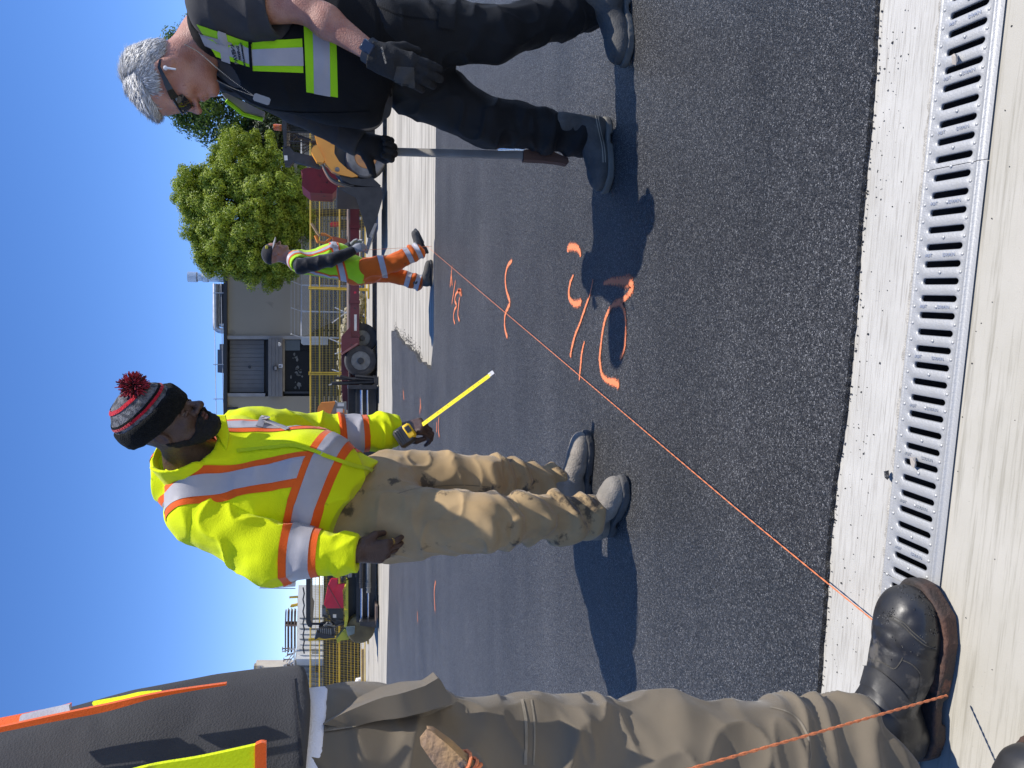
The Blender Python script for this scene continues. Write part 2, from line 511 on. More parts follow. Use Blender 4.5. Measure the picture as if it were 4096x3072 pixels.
def m_concrete(name, c1, c2, c3, ang, streak=160, strength=0.25, blot=3.0, sr=(0.50, 0.70)):
    """broom-finished concrete, brush lines along ang"""
    m, nt, N, L, P = new_mat(name)
    tc = N.new('ShaderNodeTexCoord')
    mp = N.new('ShaderNodeMapping'); mp.inputs['Rotation'].default_value = (0, 0, -ang); mp.vector_type = 'POINT'
    L.new(tc.outputs['Object'], mp.inputs['Vector'])
    ms = N.new('ShaderNodeMapping'); ms.inputs['Scale'].default_value = (0.035, 1, 1)
    L.new(mp.outputs['Vector'], ms.inputs['Vector'])
    ns = N.new('ShaderNodeTexNoise'); ns.inputs['Scale'].default_value = streak; ns.inputs['Detail'].default_value = 4; ns.inputs['Roughness'].default_value = 0.7
    L.new(ms.outputs['Vector'], ns.inputs['Vector'])
    nb = N.new('ShaderNodeTexNoise'); nb.inputs['Scale'].default_value = blot; nb.inputs['Detail'].default_value = 7; nb.inputs['Roughness'].default_value = 0.62
    nf = N.new('ShaderNodeTexNoise'); nf.inputs['Scale'].default_value = 420; nf.inputs['Detail'].default_value = 2
    npit = N.new('ShaderNodeTexNoise'); npit.inputs['Scale'].default_value = 75; npit.inputs['Detail'].default_value = 4; npit.inputs['Roughness'].default_value = 0.75
    for n in (nb, nf, npit): L.new(tc.outputs['Object'], n.inputs['Vector'])
    r1 = N.new('ShaderNodeMapRange'); r1.inputs['From Min'].default_value = 0.36; r1.inputs['From Max'].default_value = 0.66
    L.new(nb.outputs['Fac'], r1.inputs['Value'])
    mx = N.new('ShaderNodeMix'); mx.data_type = 'RGBA'; mx.inputs['A'].default_value = rgb(c1); mx.inputs['B'].default_value = rgb(c2)
    L.new(r1.outputs['Result'], mx.inputs['Factor'])
    r2 = N.new('ShaderNodeMapRange'); r2.inputs['From Min'].default_value, r2.inputs['From Max'].default_value = sr
    r2.inputs['To Max'].default_value = 0.75
    L.new(ns.outputs['Fac'], r2.inputs['Value'])
    my = N.new('ShaderNodeMix'); my.data_type = 'RGBA'; my.inputs['B'].default_value = rgb(c3)
    L.new(mx.outputs['Result'], my.inputs['A']); L.new(r2.outputs['Result'], my.inputs['Factor'])
    r3 = N.new('ShaderNodeMapRange'); r3.inputs['From Min'].default_value = 0.68; r3.inputs['From Max'].default_value = 0.74
    r3.inputs['To Max'].default_value = 0.7
    L.new(npit.outputs['Fac'], r3.inputs['Value'])
    mz = N.new('ShaderNodeMix'); mz.data_type = 'RGBA'; mz.inputs['B'].default_value = rgb([v * 0.55 for v in c3])
    L.new(my.outputs['Result'], mz.inputs['A']); L.new(r3.outputs['Result'], mz.inputs['Factor'])
    L.new(mz.outputs['Result'], P.inputs['Base Color'])
    P.inputs['Roughness'].default_value = 0.85; P.inputs['Specular IOR Level'].default_value = 0.3
    ad = N.new('ShaderNodeMath'); ad.operation = 'MULTIPLY_ADD'; ad.inputs[1].default_value = 0.35
    L.new(nf.outputs['Fac'], ad.inputs[0]); L.new(ns.outputs['Fac'], ad.inputs[2])
    bp = N.new('ShaderNodeBump'); bp.inputs['Strength'].default_value = strength; bp.inputs['Distance'].default_value = 0.004
    L.new(ad.outputs[0], bp.inputs['Height']); L.new(bp.outputs['Normal'], P.inputs['Normal'])
    return m
DR_ANG = math.radians(-7.45)
MAT_ASPH = m_asphalt()
MAT_STRIP = m_concrete('kerb_concrete', (0.43, 0.415, 0.375), (0.51, 0.495, 0.455), (0.25, 0.23, 0.20), DR_ANG, 260, 0.35, 4)
MAT_WALK = m_concrete('pavement_concrete', (0.46, 0.435, 0.375), (0.385, 0.36, 0.295), (0.27, 0.25, 0.20), DR_ANG, 120, 0.3, 2.2)
MAT_MILL = m_concrete('milled_surface', (0.50, 0.465, 0.395), (0.41, 0.38, 0.32), (0.135, 0.122, 0.10), math.radians(-3), 12, 1.0, 0.9, (0.44, 0.66))
MAT_DIRT = pmat('site_ground', (0.34, 0.31, 0.26), (0.26, 0.235, 0.20), 0.7, 0.95, 0.4, 14, c3=(0.42, 0.39, 0.34), s3=3)

def wobble(pts, step, amp, seed=0):
    """resample a polyline and roughen it sideways"""
    r = random.Random(seed); out = []
    ph = [(r.random() * 6.28, 3 ** k, 0.5 ** k) for k in range(5)]
    s = 0.0
    for a, b in zip(pts[:-1], pts[1:]):
        a, b = V(a), V(b); L_ = (b - a).length; n = max(1, int(L_ / step))
        d = (b - a).normalized(); nn = V((-d.y, d.x))
        for i in range(n):
            t = i / n; x = s + L_ * t
            o = sum(math.sin(x * 2.1 * f + p) * w for p, f, w in ph) * amp + (r.random() - 0.5) * amp * 0.8
            out.append(a.lerp(b, t) + nn * o)
        s += L_
    out.append(V(pts[-1]))
    return out
def sheet(name, outline, z, mat, depth=0.0, label=None, slope=0.0):
    """flat slab from an outline; depth>0 adds a vertical rim"""
    bm = bmesh.new()
    vs = [bm.verts.new((p[0], p[1], z)) for p in outline]
    f = bm.faces.new(vs)
    bmesh.ops.recalc_face_normals(bm, faces=[f])
    if f.normal.z < 0: f.normal_flip()
    if depth:
        r = bmesh.ops.extrude_face_region(bm, geom=[f])
        for g in r['geom']:
            if isinstance(g, bmesh.types.BMVert): g.co.z = z
        for v_ in vs: v_.co.z = z - depth
        bmesh.ops.delete(bm, geom=[x for x in bm.faces if abs(x.normal.z) > 0.9 and x.calc_center_median().z < z - depth * 0.5], context='FACES_ONLY')
        bmesh.ops.recalc_face_normals(bm, faces=bm.faces)
    bmesh.ops.triangulate(bm, faces=[f_ for f_ in bm.faces if len(f_.verts) > 4])
    up = [f_ for f_ in bm.faces if abs(f_.normal.z) > 0.9]
    if up and up[0].normal.z < 0: bmesh.ops.reverse_faces(bm, faces=bm.faces)
    me = bpy.data.meshes.new(name); bm.to_mesh(me); bm.free()
    return tag(link(name, me, mat), kind='structure')

E_ = V((math.cos(DR_ANG), math.sin(DR_ANG))); N_ = V((E_.y, -E_.x)) * 1.0      # along the drain, towards the camera
if N_.y > 0: N_ = -N_
DO = V((0.0, 1.133))                                                          # far edge of the drain
def dr(e, n): return DO + E_ * e + N_ * n
DRW = 0.123
# open site ground out to the horizon, in two sheets either side of the drain channel
sheet('ground', [dr(-900, -0.02), dr(900, -0.02), V((900, 1500)), V((-900, 1500))], -0.075, MAT_DIRT)
sheet('ground_behind_camera', [dr(900, DRW + 0.02), dr(-900, DRW + 0.02), V((-900, -300)), V((900, -300))], -0.075, MAT_DIRT)
# milled road surface
sheet('milled_road', [V((-45, 6.0)), V((45, 3.0)), V((45, 13.6)), V((16, 14.4)), V((5.5, 15.9)), V((0.8, 17.4)), V((-5.4, 20.2)), V((-9.2, 22.4)), V((-45, 34))], -0.05, MAT_MILL)
sheet('site_slab', [V((45, 13.55)), V((16, 14.35)), V((5.5, 15.85)), V((0.8, 17.35)), V((-5.4, 20.15)), V((-9.2, 22.35)), V((-45, 33.9)), V((-45, 60)), V((45, 60))], -0.062,
      pmat('yard_concrete', (0.40, 0.38, 0.335), (0.33, 0.31, 0.27), 0.8, 0.9, 0.3, 20, c3=(0.2, 0.18, 0.15), s3=2.2, t3=0.66))
# fresh asphalt mat
near_edge = [V((-14, 3.05)), V((-3, 1.66)), V((-0.67, 1.368)), V((-0.365, 1.342)), V((-0.197, 1.318)), V((-0.034, 1.281)), V((0.123, 1.258)), V((0.326, 1.237)), V((0.62, 1.201)), V((0.764, 1.191)), V((3, 0.9)), V((14, -0.54))]
near_edge = wobble(near_edge[:2], 0.5, 0.01, 1)[:-1] + wobble(near_edge[1:-1], 0.010, 0.0034, 2)[:-1] + [near_edge[-2], near_edge[-1]]
far_r = [V((14, 5.9)), V((6, 6.98)), V((2.95, 7.33)), V((2.2, 7.42)), V((1.41, 7.46)), V((0.52, 7.50)), V((0.20, 7.72))]
mill_c = [gp(1674, 1451), gp(1653, 1418), gp(1636, 1396), gp(1620, 1372), gp(1598, 1358), gp(1577, 1331), gp(1566, 1325)]
mill_c = [V((p.x, p.y)) for p in mill_c]
far_l = [V((0.9, 13.05)), V((-0.29, 12.85)), V((-3.87, 13.66)), V((-5.2, 14.1)), V((-6.0, 14.25)), V((-14, 16.6)), V((-40, 24))]
outline = near_edge + wobble(far_r, 0.04, 0.012, 3)[:-1] + wobble([far_r[-1]] + mill_c, 0.05, 0.03, 4)[:-1] + wobble([mill_c[-1]] + far_l, 0.08, 0.02, 5) + [V((-40, 6.3))]
asphalt = sheet('asphalt_road', outline, 0.0, MAT_ASPH, depth=0.048)
# concrete strip, pavement, drain channel
sheet('kerb_strip', [dr(-14, -0.62), dr(14, -0.62), dr(14, -0.004), dr(-14, -0.004)], -0.012, MAT_STRIP, depth=0.06)
sheet('pavement', [dr(-14, DRW + 0.004), dr(14, DRW + 0.004), dr(14, 4.5), dr(-14, 4.5)], -0.012, MAT_WALK, depth=0.06)
ch = MB()
for a, b, z0, z1 in ((-0.006, 0.004, -0.3, -0.016), (DRW - 0.004, DRW + 0.006, -0.3, -0.016)):
    c = dr(0, (a + b) / 2); ch.box((c.x, c.y, (z0 + z1) / 2), (28, b - a, z1 - z0), DR_ANG)
c = dr(0, DRW / 2); ch.box((c.x, c.y, -0.31), (28, DRW + 0.02, 0.02), DR_ANG)
tag(ch.build('drain_channel', pmat('channel_concrete', (0.16, 0.15, 0.14), (0.10, 0.095, 0.09), 12, 0.9)), kind='structure')
# cracked mortar line along the far edge of the drain
mo = MB(); r_ = random.Random(5)
top, bot = [], []
for i in range(260):
    e = -1.3 + i * 0.01
    w = 0.004 + r_.random() * 0.008
    top.append(dr(e, -0.001)); bot.append(dr(e, -0.001 - w))
for i in range(259):
    zt = -0.012 + 0.003 * r_.random()
    mo.add([(top[i].x, top[i].y, -0.010), (top[i + 1].x, top[i + 1].y, -0.010), (bot[i + 1].x, bot[i + 1].y, -0.0118), (bot[i].x, bot[i].y, -0.0118)], [(0, 1, 2, 3)])
tag(mo.build('mortar_joint', pmat('mortar', (0.52, 0.49, 0.43), (0.34, 0.32, 0.28), 60, 0.95, 0.6, 300)), kind='structure')

# ------------------------------------------------------------------ drain grates
MAT_GALV = pmat('galvanised_steel', (0.43, 0.43, 0.42), (0.36, 0.36, 0.35), 35, 0.48, 0.12, 260, metal=0.35, rvar=0.16, c3=(0.25, 0.235, 0.21), s3=11, t3=0.66)
PIT = 0.0307
def f_cell(P):
    e, n, z = P[:, 0], P[:, 1], P[:, 2]
    b = np.clip((n - 0.012) / 0.014, 0, 1) * np.clip((0.108 - n) / 0.014, 0, 1)
    b = b * b * (3 - 2 * b)
    # the metal dips towards each slot (at e=0) and swells between slots
    zc = -0.0040 + 0.0030 * b * (0.5 - 0.5 * np.cos(2 * np.pi * e / PIT)) ** 0.7 - 0.0012 * b
    rail = np.exp(-((n - (DRW - 0.0065)) / 0.0042) ** 2) * 0.0042
    zc = zc + rail + 0.0008 * (n < 0.004)
    plate = np.abs(z - zc + 0.0035) - 0.0035
    sl = np.sqrt(e ** 2 + np.maximum(np.abs(n - 0.0615) - 0.0330, 0) ** 2) - 0.0054
    d = smax(plate * 0.8, -sl, 0.0022)
    return d
v, q = polygonise(f_cell, (-PIT / 2 - 0.0000, -0.0001, -0.012), (PIT / 2 + PIT * .05, DRW + 0.0015, 0.006), PIT / 24)
q = q[(v[q][:, :, 0] < PIT / 2 + PIT / 24 * 0.99).all(1)]
used = np.unique(q); remap = np.zeros(len(v), int); remap[used] = np.arange(len(used)); v = v[used]; q = remap[q]
v[:, 0] -= PIT / 48
cell_me = np_mesh('bar', v, q); cell_me.materials.append(MAT_GALV)
stud = MB().lathe([(0.0032, -0.001), (0.0030, 0.0008), (0.0018, 0.0018), (0.0, 0.0021)], (0, 0, 0), (0, 0, 1), 12).mesh('stud')
txt1, txt2 = text_mesh('ABT', 0.0085, 0.0003), text_mesh('DRAIN', 0.0085, 0.0003)
for t in (txt1, txt2): t.materials.append(pmat('embossed_letters', (0.72, 0.73, 0.75), None, rough=0.3, metal=0.8))
stud.materials.append(MAT_GALV)
R_dr = Matrix.Rotation(math.atan2(E_.y, E_.x), 4, 'Z')
NFLIP = N_.dot(V((-E_.y, E_.x))) < 0
def drain_matrix(e):
    p = dr(e, 0)
    M = Matrix(((E_.x, N_.x, 0, p.x), (E_.y, N_.y, 0, p.y), (0, 0, 1, -0.004), (0, 0, 0, 1)))
    return M
joints = [-1.145, -0.375, 0.395, 1.165]
labels = ['galvanised slotted drain grate partly under the black boot', 'galvanised slotted drain grate between boot toe and hairline joint', 'galvanised slotted drain grate running out of the frame below the grey-haired worker']
ki = 0
for gi in range(3):
    e0, e1 = joints[gi] + 0.0006, joints[gi + 1] - 0.0006
    p = dr((e0 + e1) / 2, DRW / 2)
    g = empty('drain_grate', (p.x, p.y, -0.012), labels[gi], 'drain grate', 'drain grates end to end')
    n = 25
    pit = (e1 - e0) / n
    for k in range(n):
        e = e0 + pit * (k + 0.5)
        b = bpy.data.objects.new('bar', cell_me); coll.objects.link(b)
        b.parent = g; b.matrix_parent_inverse = pinv(g)
        b.matrix_basis = drain_matrix(e) @ Matrix.Diagonal((pit / PIT, 1, 1, 1))
        for sn, sz in ((0.0105, -0.0037), (0.1035, -0.0037), (0.062, -0.0013)):
            if sn == 0.062 and k % 2: continue
            s_ = bpy.data.objects.new('stud', stud); coll.objects.link(s_)
            s_.parent = g; s_.matrix_parent_inverse = pinv(g)
            s_.matrix_basis = drain_matrix(e + pit / 2) @ Matrix.Translation((0, sn, sz))
        if k % 3 == 1:
            for t, nn in ((txt1, 0.034), (txt2, 0.078)):
                q3 = dr(e + pit / 2, nn)
                place(t, 'lettering', None, g, (q3.x, q3.y, -0.004 - 0.0004), (N_.x, N_.y, 0), (E_.x, E_.y, 0))
# debris caught in the grate
for (x, y, sz, lab) in ((3830, 238, .011, 'pale stone chip wedged in the grate near the right end'), (3662, 1850, .012, 'white stone chip resting in a slot near the boot'), (3555, 1900, .010, 'black asphalt lump on the far rim of the grate')):
    m = MB(); p = gp(x, y, -.004); crumb_r = random.Random(int(x))
    vs = [p + V((math.cos(k * 2.4) * sz * crumb_r.uniform(.6, 1), math.sin(k * 2.4) * sz * crumb_r.uniform(.5, .9), (k % 3) * sz * .45)) for k in range(10)]
    bm = bmesh.new(); bv = [bm.verts.new(v_) for v_ in vs]; bmesh.ops.convex_hull(bm, input=bv); bmesh.ops.delete(bm, geom=[v_ for v_ in bm.verts if not v_.link_faces], context='VERTS')
    me = bpy.data.meshes.new('stone_chip'); bm.to_mesh(me); bm.free()
    tag(link('stone_chip', me, MAT_ASPH if 'black' in lab else pmat('pale_stone', (.5, .45, .38), (.4, .35, .3), 60, .8) if 'pale_stone' not in bpy.data.materials else bpy.data.materials['pale_stone']), lab, 'stone')
# grit on the concrete: crumbs of asphalt
crumb_v, crumb_f = [], []
cm = MB(); r_ = random.Random(9)
def crumb(mb, p, s, r):
    a = r.random() * 6.28
    vs = []
    for k in range(6):
        d = V((math.cos(a + k * 2.4), math.sin(a + k * 2.4), (-1) ** k * 0.6)) * s * (0.6 + 0.6 * r.random())
        vs.append(V(p) + V((d.x, d.y, abs(d.z) * (k % 2))))
    mb.add(vs, [(0, 2, 1), (0, 1, 3), (1, 5, 3), (2, 4, 1), (4, 5, 1), (0, 3, 2), (3, 5, 2), (5, 4, 2)])
for i in range(150):
    k = r_.random()
    e = r_.uniform(-0.75, 0.85)
    n = -0.13 + abs(r_.gauss(0, 0.035)) if k < 0.75 else r_.uniform(-0.12, 0.0)
    p = dr(e, n)
    crumb(cm, (p.x, p.y, -0.0115), r_.choice((0.001, 0.0012, 0.0014, 0.0022)) * (0.7 + r_.random() * 0.6), r_)
for i in range(40):
    p = dr(r_.uniform(-0.5, 0.7), DRW + r_.uniform(0.01, 0.3))
    crumb(cm, (p.x, p.y, -0.0115), r_.uniform(0.0008, 0.0018), r_)
# bead of loose mix along the cut edges of the mat
for i in range(700):
    t = r_.random()
    a = near_edge[min(len(near_edge) - 2, int(20 + t * (len(near_edge) - 30)))]
    if abs(a.x) < 1.2: crumb(cm, (a.x + r_.uniform(-.004, .004), a.y + r_.uniform(-0.009, 0.004), -0.0105), r_.uniform(0.001, 0.0028), r_)
for i in range(1500):
    x = r_.uniform(-0.1, 5.5); y = 7.50 + (0.52 - x) * 0.055 + abs(r_.gauss(0, 0.05))
    crumb(cm, (x, y, -0.05), r_.uniform(0.006, 0.024), r_)
for i in range(420):
    t = r_.random() * (len(mill_c) - 1); k = int(t); a = mill_c[k].lerp(mill_c[k + 1], t - k)
    crumb(cm, (a.x + abs(r_.gauss(0, 0.07)), a.y, -0.05), r_.uniform(0.004, 0.012), r_)
tag(cm.build('asphalt_crumbs', MAT_ASPH, sharp=20), 'loose black asphalt crumbs along the edges of the new mat', 'asphalt crumbs', kind='stuff')

# ------------------------------------------------------------------ orange spray marks and strings
def m_spray():
    m, nt, N, L, P = new_mat('orange_spray_paint')
    tc = N.new('ShaderNodeTexCoord')
    uv = N.new('ShaderNodeSeparateXYZ'); L.new(tc.outputs['UV'], uv.inputs[0])
    nz = N.new('ShaderNodeTexNoise'); nz.inputs['Scale'].default_value = 130; nz.inputs['Detail'].default_value = 5; nz.inputs['Roughness'].default_value = 0.7
    L.new(tc.outputs['Object'], nz.inputs['Vector'])
    # coverage falls towards the rim of the stroke (v = 0 at rim, 1 in the middle)
    a = N.new('ShaderNodeMath'); a.operation = 'ADD'
    a.operation = 'MULTIPLY_ADD'; a.inputs[1].default_value = 1.5
    L.new(nz.outputs['Fac'], a.inputs[0]); L.new(uv.outputs['Y'], a.inputs[2])
    mr = N.new('ShaderNodeMapRange'); mr.inputs['From Min'].default_value = 0.92; mr.inputs['From Max'].default_value = 1.22
    L.new(a.outputs[0], mr.inputs['Value'])
    tr = N.new('ShaderNodeBsdfTransparent'); mix = N.new('ShaderNodeMixShader')
    out = N['Material Output']
    L.new(mr.outputs['Result'], mix.inputs['Fac']); L.new(tr.outputs[0], mix.inputs[1]); L.new(P.outputs[0], mix.inputs[2])
    L.new(mix.outputs[0], out.inputs['Surface'])
    P.inputs['Base Color'].default_value = (0.88, 0.25, 0.10, 1); P.inputs['Roughness'].default_value = 0.75
    n2 = N.new('ShaderNodeTexNoise'); n2.inputs['Scale'].default_value = 260
    L.new(tc.outputs['Object'], n2.inputs['Vector'])
    bp = N.new('ShaderNodeBump'); bp.inputs['Distance'].default_value = 0.004
    L.new(n2.outputs['Fac'], bp.inputs['Height']); L.new(bp.outputs['Normal'], P.inputs['Normal'])
    return m
MAT_SPRAY = m_spray()
def cat_rom(pts, per=8):
    out = []
    for i in range(len(pts) - 1):
        p0, p1, p2, p3 = pts[max(i - 1, 0)], pts[i], pts[i + 1], pts[min(i + 2, len(pts) - 1)]
        for k in range(per):
            t = k / per
            out.append(tuple(0.5 * ((2 * b) + (-a + c) * t + (2 * a - 5 * b + 4 * c - d) * t * t + (-a + 3 * b - 3 * c + d) * t ** 3) for a, b, c, d in zip(p0, p1, p2, p3)))
    out.append(tuple(pts[-1]))
    return out
def spray(name, strokes, label, z=0.003):
    """strokes: lists of (photo x, photo y, width m)"""
    vs, fs, uv = [], [], []
    for st in strokes:
        pts = [(*gp(x, y)[:2], w) for x, y, w in st]
        pts = cat_rom(pts)
        n0 = len(vs)
        for i, (x, y, w) in enumerate(pts):
            a, b = pts[max(i - 1, 0)], pts[min(i + 1, len(pts) - 1)]
            d = V((b[0] - a[0], b[1] - a[1])).normalized(); nn = V((-d.y, d.x))
            end = 1.0 if 1 < i < len(pts) - 2 else 0.35
            for k, sgn in enumerate((-1, 0, 1)):
                vs.append((x + nn.x * w * 0.95 * sgn, y + nn.y * w * 0.95 * sgn, z)); uv.append((0.5 + 0.5 * sgn, (-0.30 if sgn else 0.75) * (end if sgn == 0 else 1)))
        z += 0.0006
        for i in range(len(pts) - 1):
            for k in (0, 1):
                fs.append((n0 + i * 3 + k, n0 + i * 3 + k + 1, n0 + i * 3 + k + 4, n0 + i * 3 + k + 3))
    me = bpy.data.meshes.new(name); me.from_pydata(vs, [], fs)
    l = me.uv_layers.new(name='UVMap')
    for p in me.polygons:
        for li in p.loop_indices: l.data[li].uv = uv[me.loops[li].vertex_index]
    return tag(link(name, me, MAT_SPRAY), label, 'paint mark', 'orange spray marks on the asphalt')
spray('paint_mark', [[(2273, 1010, .035), (2278, 990, .04), (2300, 988, .038), (2318, 1000, .03), (2326, 1030, .016)],
                     [(2298, 1098, .014), (2284, 1130, .022), (2278, 1170, .026), (2284, 1200, .028), (2305, 1216, .036), (2331, 1206, .034)],
                     [(2377, 1110, .012), (2365, 1170, .014), (2348, 1220, .018), (2324, 1290, .018), (2304, 1340, .020), (2290, 1395, .022), (2284, 1432, .022)]],
      'curled orange spray stroke at the shoulder of the largest shadow')
spray('paint_mark', [[(2342, 1360, .012), (2330, 1410, .018), (2324, 1470, .020), (2319, 1526, .017)]], 'short straight orange dash beside the taut string')
spray('paint_mark', [[(2414, 1135, .018), (2445, 1126, .030), (2495, 1126, .046), (2522, 1130, .054), (2528, 1160, .036), (2500, 1195, .026), (2478, 1210, .036), (2450, 1225, .022), (2424, 1275, .022), (2411, 1340, .018), (2404, 1400, .020), (2402, 1450, .022), (2414, 1505, .026), (2440, 1525, .030), (2462, 1530, .036), (2480, 1545, .036)],
                     [(2484, 1210, .030), (2498, 1240, .020), (2505, 1290, .016), (2504, 1350, .018), (2500, 1395, .018), (2480, 1440, .022)]],
      'large looping orange spray numeral nearest the concrete strip')
spray('paint_mark', [[(2052, 1041, .030), (2032, 1065, .030), (2023, 1110, .030), (2027, 1160, .030), (2040, 1205, .036), (2035, 1228, .036), (2022, 1260, .030), (2021, 1310, .030), (2032, 1355, .034)]],
      'long orange spray brace halfway along the string')
spray('paint_mark', [[(1810, 1058, .012), (1806, 1100, .03), (1801, 1152, .03)], [(1806, 1090, .03), (1811, 1150, .03)], [(1824, 1118, .02), (1818, 1160, .028), (1808, 1222, .02)],
                     [(1832, 1158, .03), (1842, 1168, .05), (1848, 1178, .04), (1843, 1160, .03), (1830, 1170, .03), (1823, 1185, .03), (1822, 1205, .035), (1828, 1222, .035), (1820, 1240, .03), (1816, 1270, .028), (1822, 1298, .03)],
                     [(1841, 1185, .03), (1837, 1220, .03), (1834, 1260, .03), (1841, 1287, .03)]],
      'small orange spray lettering near the far edge of the mat')
spray('paint_mark', [[(1613, 1556, .04), (1617, 1605, .05)]], 'farthest single orange tick, just left of the milled patch')
spray('paint_mark', [[(1681, 1585, .03), (1685, 1645, .04)], [(1682, 1612, .03), (1680, 1660, .04)]], 'narrow forked orange tick above the tape measure hand')
spray('paint_mark', [[(1748, 1681, .03), (1747, 1735, .03)]], 'short thin orange tick beside the tape measure blade')
spray('paint_mark', [[(1757, 1665, .03), (1754, 1710, .03), (1759, 1753, .035)]], 'longer thin orange tick under the tape measure blade')
spray('paint_mark', [[(1744, 2320, .03), (1738, 2370, .03), (1742, 2455, .035)]], 'faint long orange tick on the far left asphalt')
spray('paint_mark', [[(1670, 2440, .03), (1672, 2496, .035)]], 'faint short orange tick farthest left on the asphalt')
# ================================================================== background: yard behind the road
M_YEL = pmat('yellow_paint', (0.62, 0.42, 0.035), (0.50, 0.33, 0.03), 6, 0.45, 0.05, 40, c3=(0.3, 0.2, 0.08), s3=16, t3=0.66)
M_BLK = pmat('black_steel', (0.016, 0.017, 0.019), (0.03, 0.03, 0.032), 7, 0.5, 0.15, 40, c3=(0.07, 0.065, 0.06), s3=11, t3=0.66)
M_BLKP = pmat('black_plastic', (0.022, 0.023, 0.025), (0.03, 0.031, 0.034), 9, 0.42)
M_RED = pmat('maroon_paint', (0.15, 0.022, 0.026), (0.11, 0.018, 0.022), 4, 0.4, 0.08, 30, c3=(0.05, 0.025, 0.02), s3=9, t3=0.64)
M_REDW = pmat('worn_maroon_paint', (0.22, 0.022, 0.03), (0.15, 0.018, 0.025), 3, 0.42, 0.1, 30, c3=(0.012, 0.012, 0.013), s3=3.4, t3=0.60)
M_TAN = pmat('machine_yellow_paint', (0.85, 0.37, 0.05), (0.76, 0.32, 0.045), 3, 0.4, 0.04, 20, c3=(0.25, 0.13, 0.05), s3=10, t3=0.68)
M_RUB = pmat('tyre_rubber', (0.035, 0.035, 0.036), (0.075, 0.072, 0.068), 5, 0.85, 0.3, 60)
M_RUBG = pmat('dusty_tyre_rubber', (0.12, 0.11, 0.10), (0.26, 0.245, 0.22), 5, 0.9, 0.3, 50)
M_RIMO = pmat('orange_rim', (0.62, 0.27, 0.075), (0.46, 0.23, 0.10), 8, 0.6, 0.1, 40)
M_RIMG = pmat('grey_rim', (0.22, 0.22, 0.20), (0.15, 0.15, 0.14), 9, 0.6, 0.1, 40)
M_CHR = pmat('chrome_rod', (0.55, 0.60, 0.68), None, rough=0.22, metal=1.0)
M_SILV = pmat('silver_duct', (0.62, 0.64, 0.66), (0.5, 0.52, 0.54), 6, 0.38, 0.1, 12, metal=0.75)
M_PIPE = pmat('galvanised_pipe', (0.5, 0.51, 0.52), (0.4, 0.41, 0.42), 9, 0.5, metal=0.5)
M_WALL = pmat('grey_stucco', (0.34, 0.30, 0.225), (0.30, 0.265, 0.20), 0.35, 0.9, 0.25, 30, c3=(0.265, 0.235, 0.18), s3=1.2, t3=0.62)
M_WALL2 = pmat('pale_stucco', (0.33, 0.32, 0.285), (0.29, 0.28, 0.25), 0.6, 0.9, 0.2, 25)
M_SIDE = pmat('grey_siding', (0.17, 0.165, 0.155), (0.145, 0.14, 0.132), 2, 0.55)
M_TRIM = pmat('pale_trim', (0.33, 0.32, 0.30), (0.27, 0.26, 0.245), 3, 0.7)
M_ROOF = pmat('dark_roof_flashing', (0.022, 0.025, 0.029), None, rough=0.6)
M_GLASS = pmat('dark_window_glass', (0.010, 0.011, 0.012), (0.015, 0.016, 0.018), 1.2, 0.35, spec=0.15)
M_GLASS2 = pmat('cab_glass', (0.06, 0.10, 0.11), None, rough=0.15)
M_WHITE = pmat('white_paint', (0.72, 0.70, 0.64), (0.60, 0.58, 0.52), 2, 0.6, c3=(0.42, 0.36, 0.28), s3=4, t3=0.66)
M_GREYC = pmat('grey_container_paint', (0.20, 0.205, 0.20), (0.24, 0.245, 0.24), 1.5, 0.6)
M_DARKC = pmat('dark_container_paint', (0.028, 0.028, 0.022), (0.04, 0.036, 0.026), 1.5, 0.7, c3=(0.09, 0.05, 0.03), s3=5, t3=0.66)
M_RUST = pmat('rusty_steel', (0.13, 0.085, 0.065), (0.21, 0.16, 0.13), 4, 0.85, 0.3, 30)
M_WOOD = pmat('pale_timber', (0.50, 0.36, 0.20), (0.38, 0.26, 0.14), 6, 0.8, 0.2, 40, stretch=(1, 1, 0.15))
M_ORNG = pmat('orange_paint', (0.75, 0.25, 0.03), (0.62, 0.20, 0.03), 5, 0.45)
M_PINK = pmat('red_plastic', (0.62, 0.018, 0.05), (0.50, 0.014, 0.04), 3, 0.38)
M_LIME = pmat('lime_yellow_paint', (0.52, 0.50, 0.035), (0.42, 0.40, 0.04), 5, 0.5, c3=(0.16, 0.15, 0.05), s3=14, t3=0.64)
M_BARK = pmat('bark', (0.055, 0.042, 0.03), (0.10, 0.08, 0.06), 8, 0.95, 0.8, 30, stretch=(1, 1, 0.2))

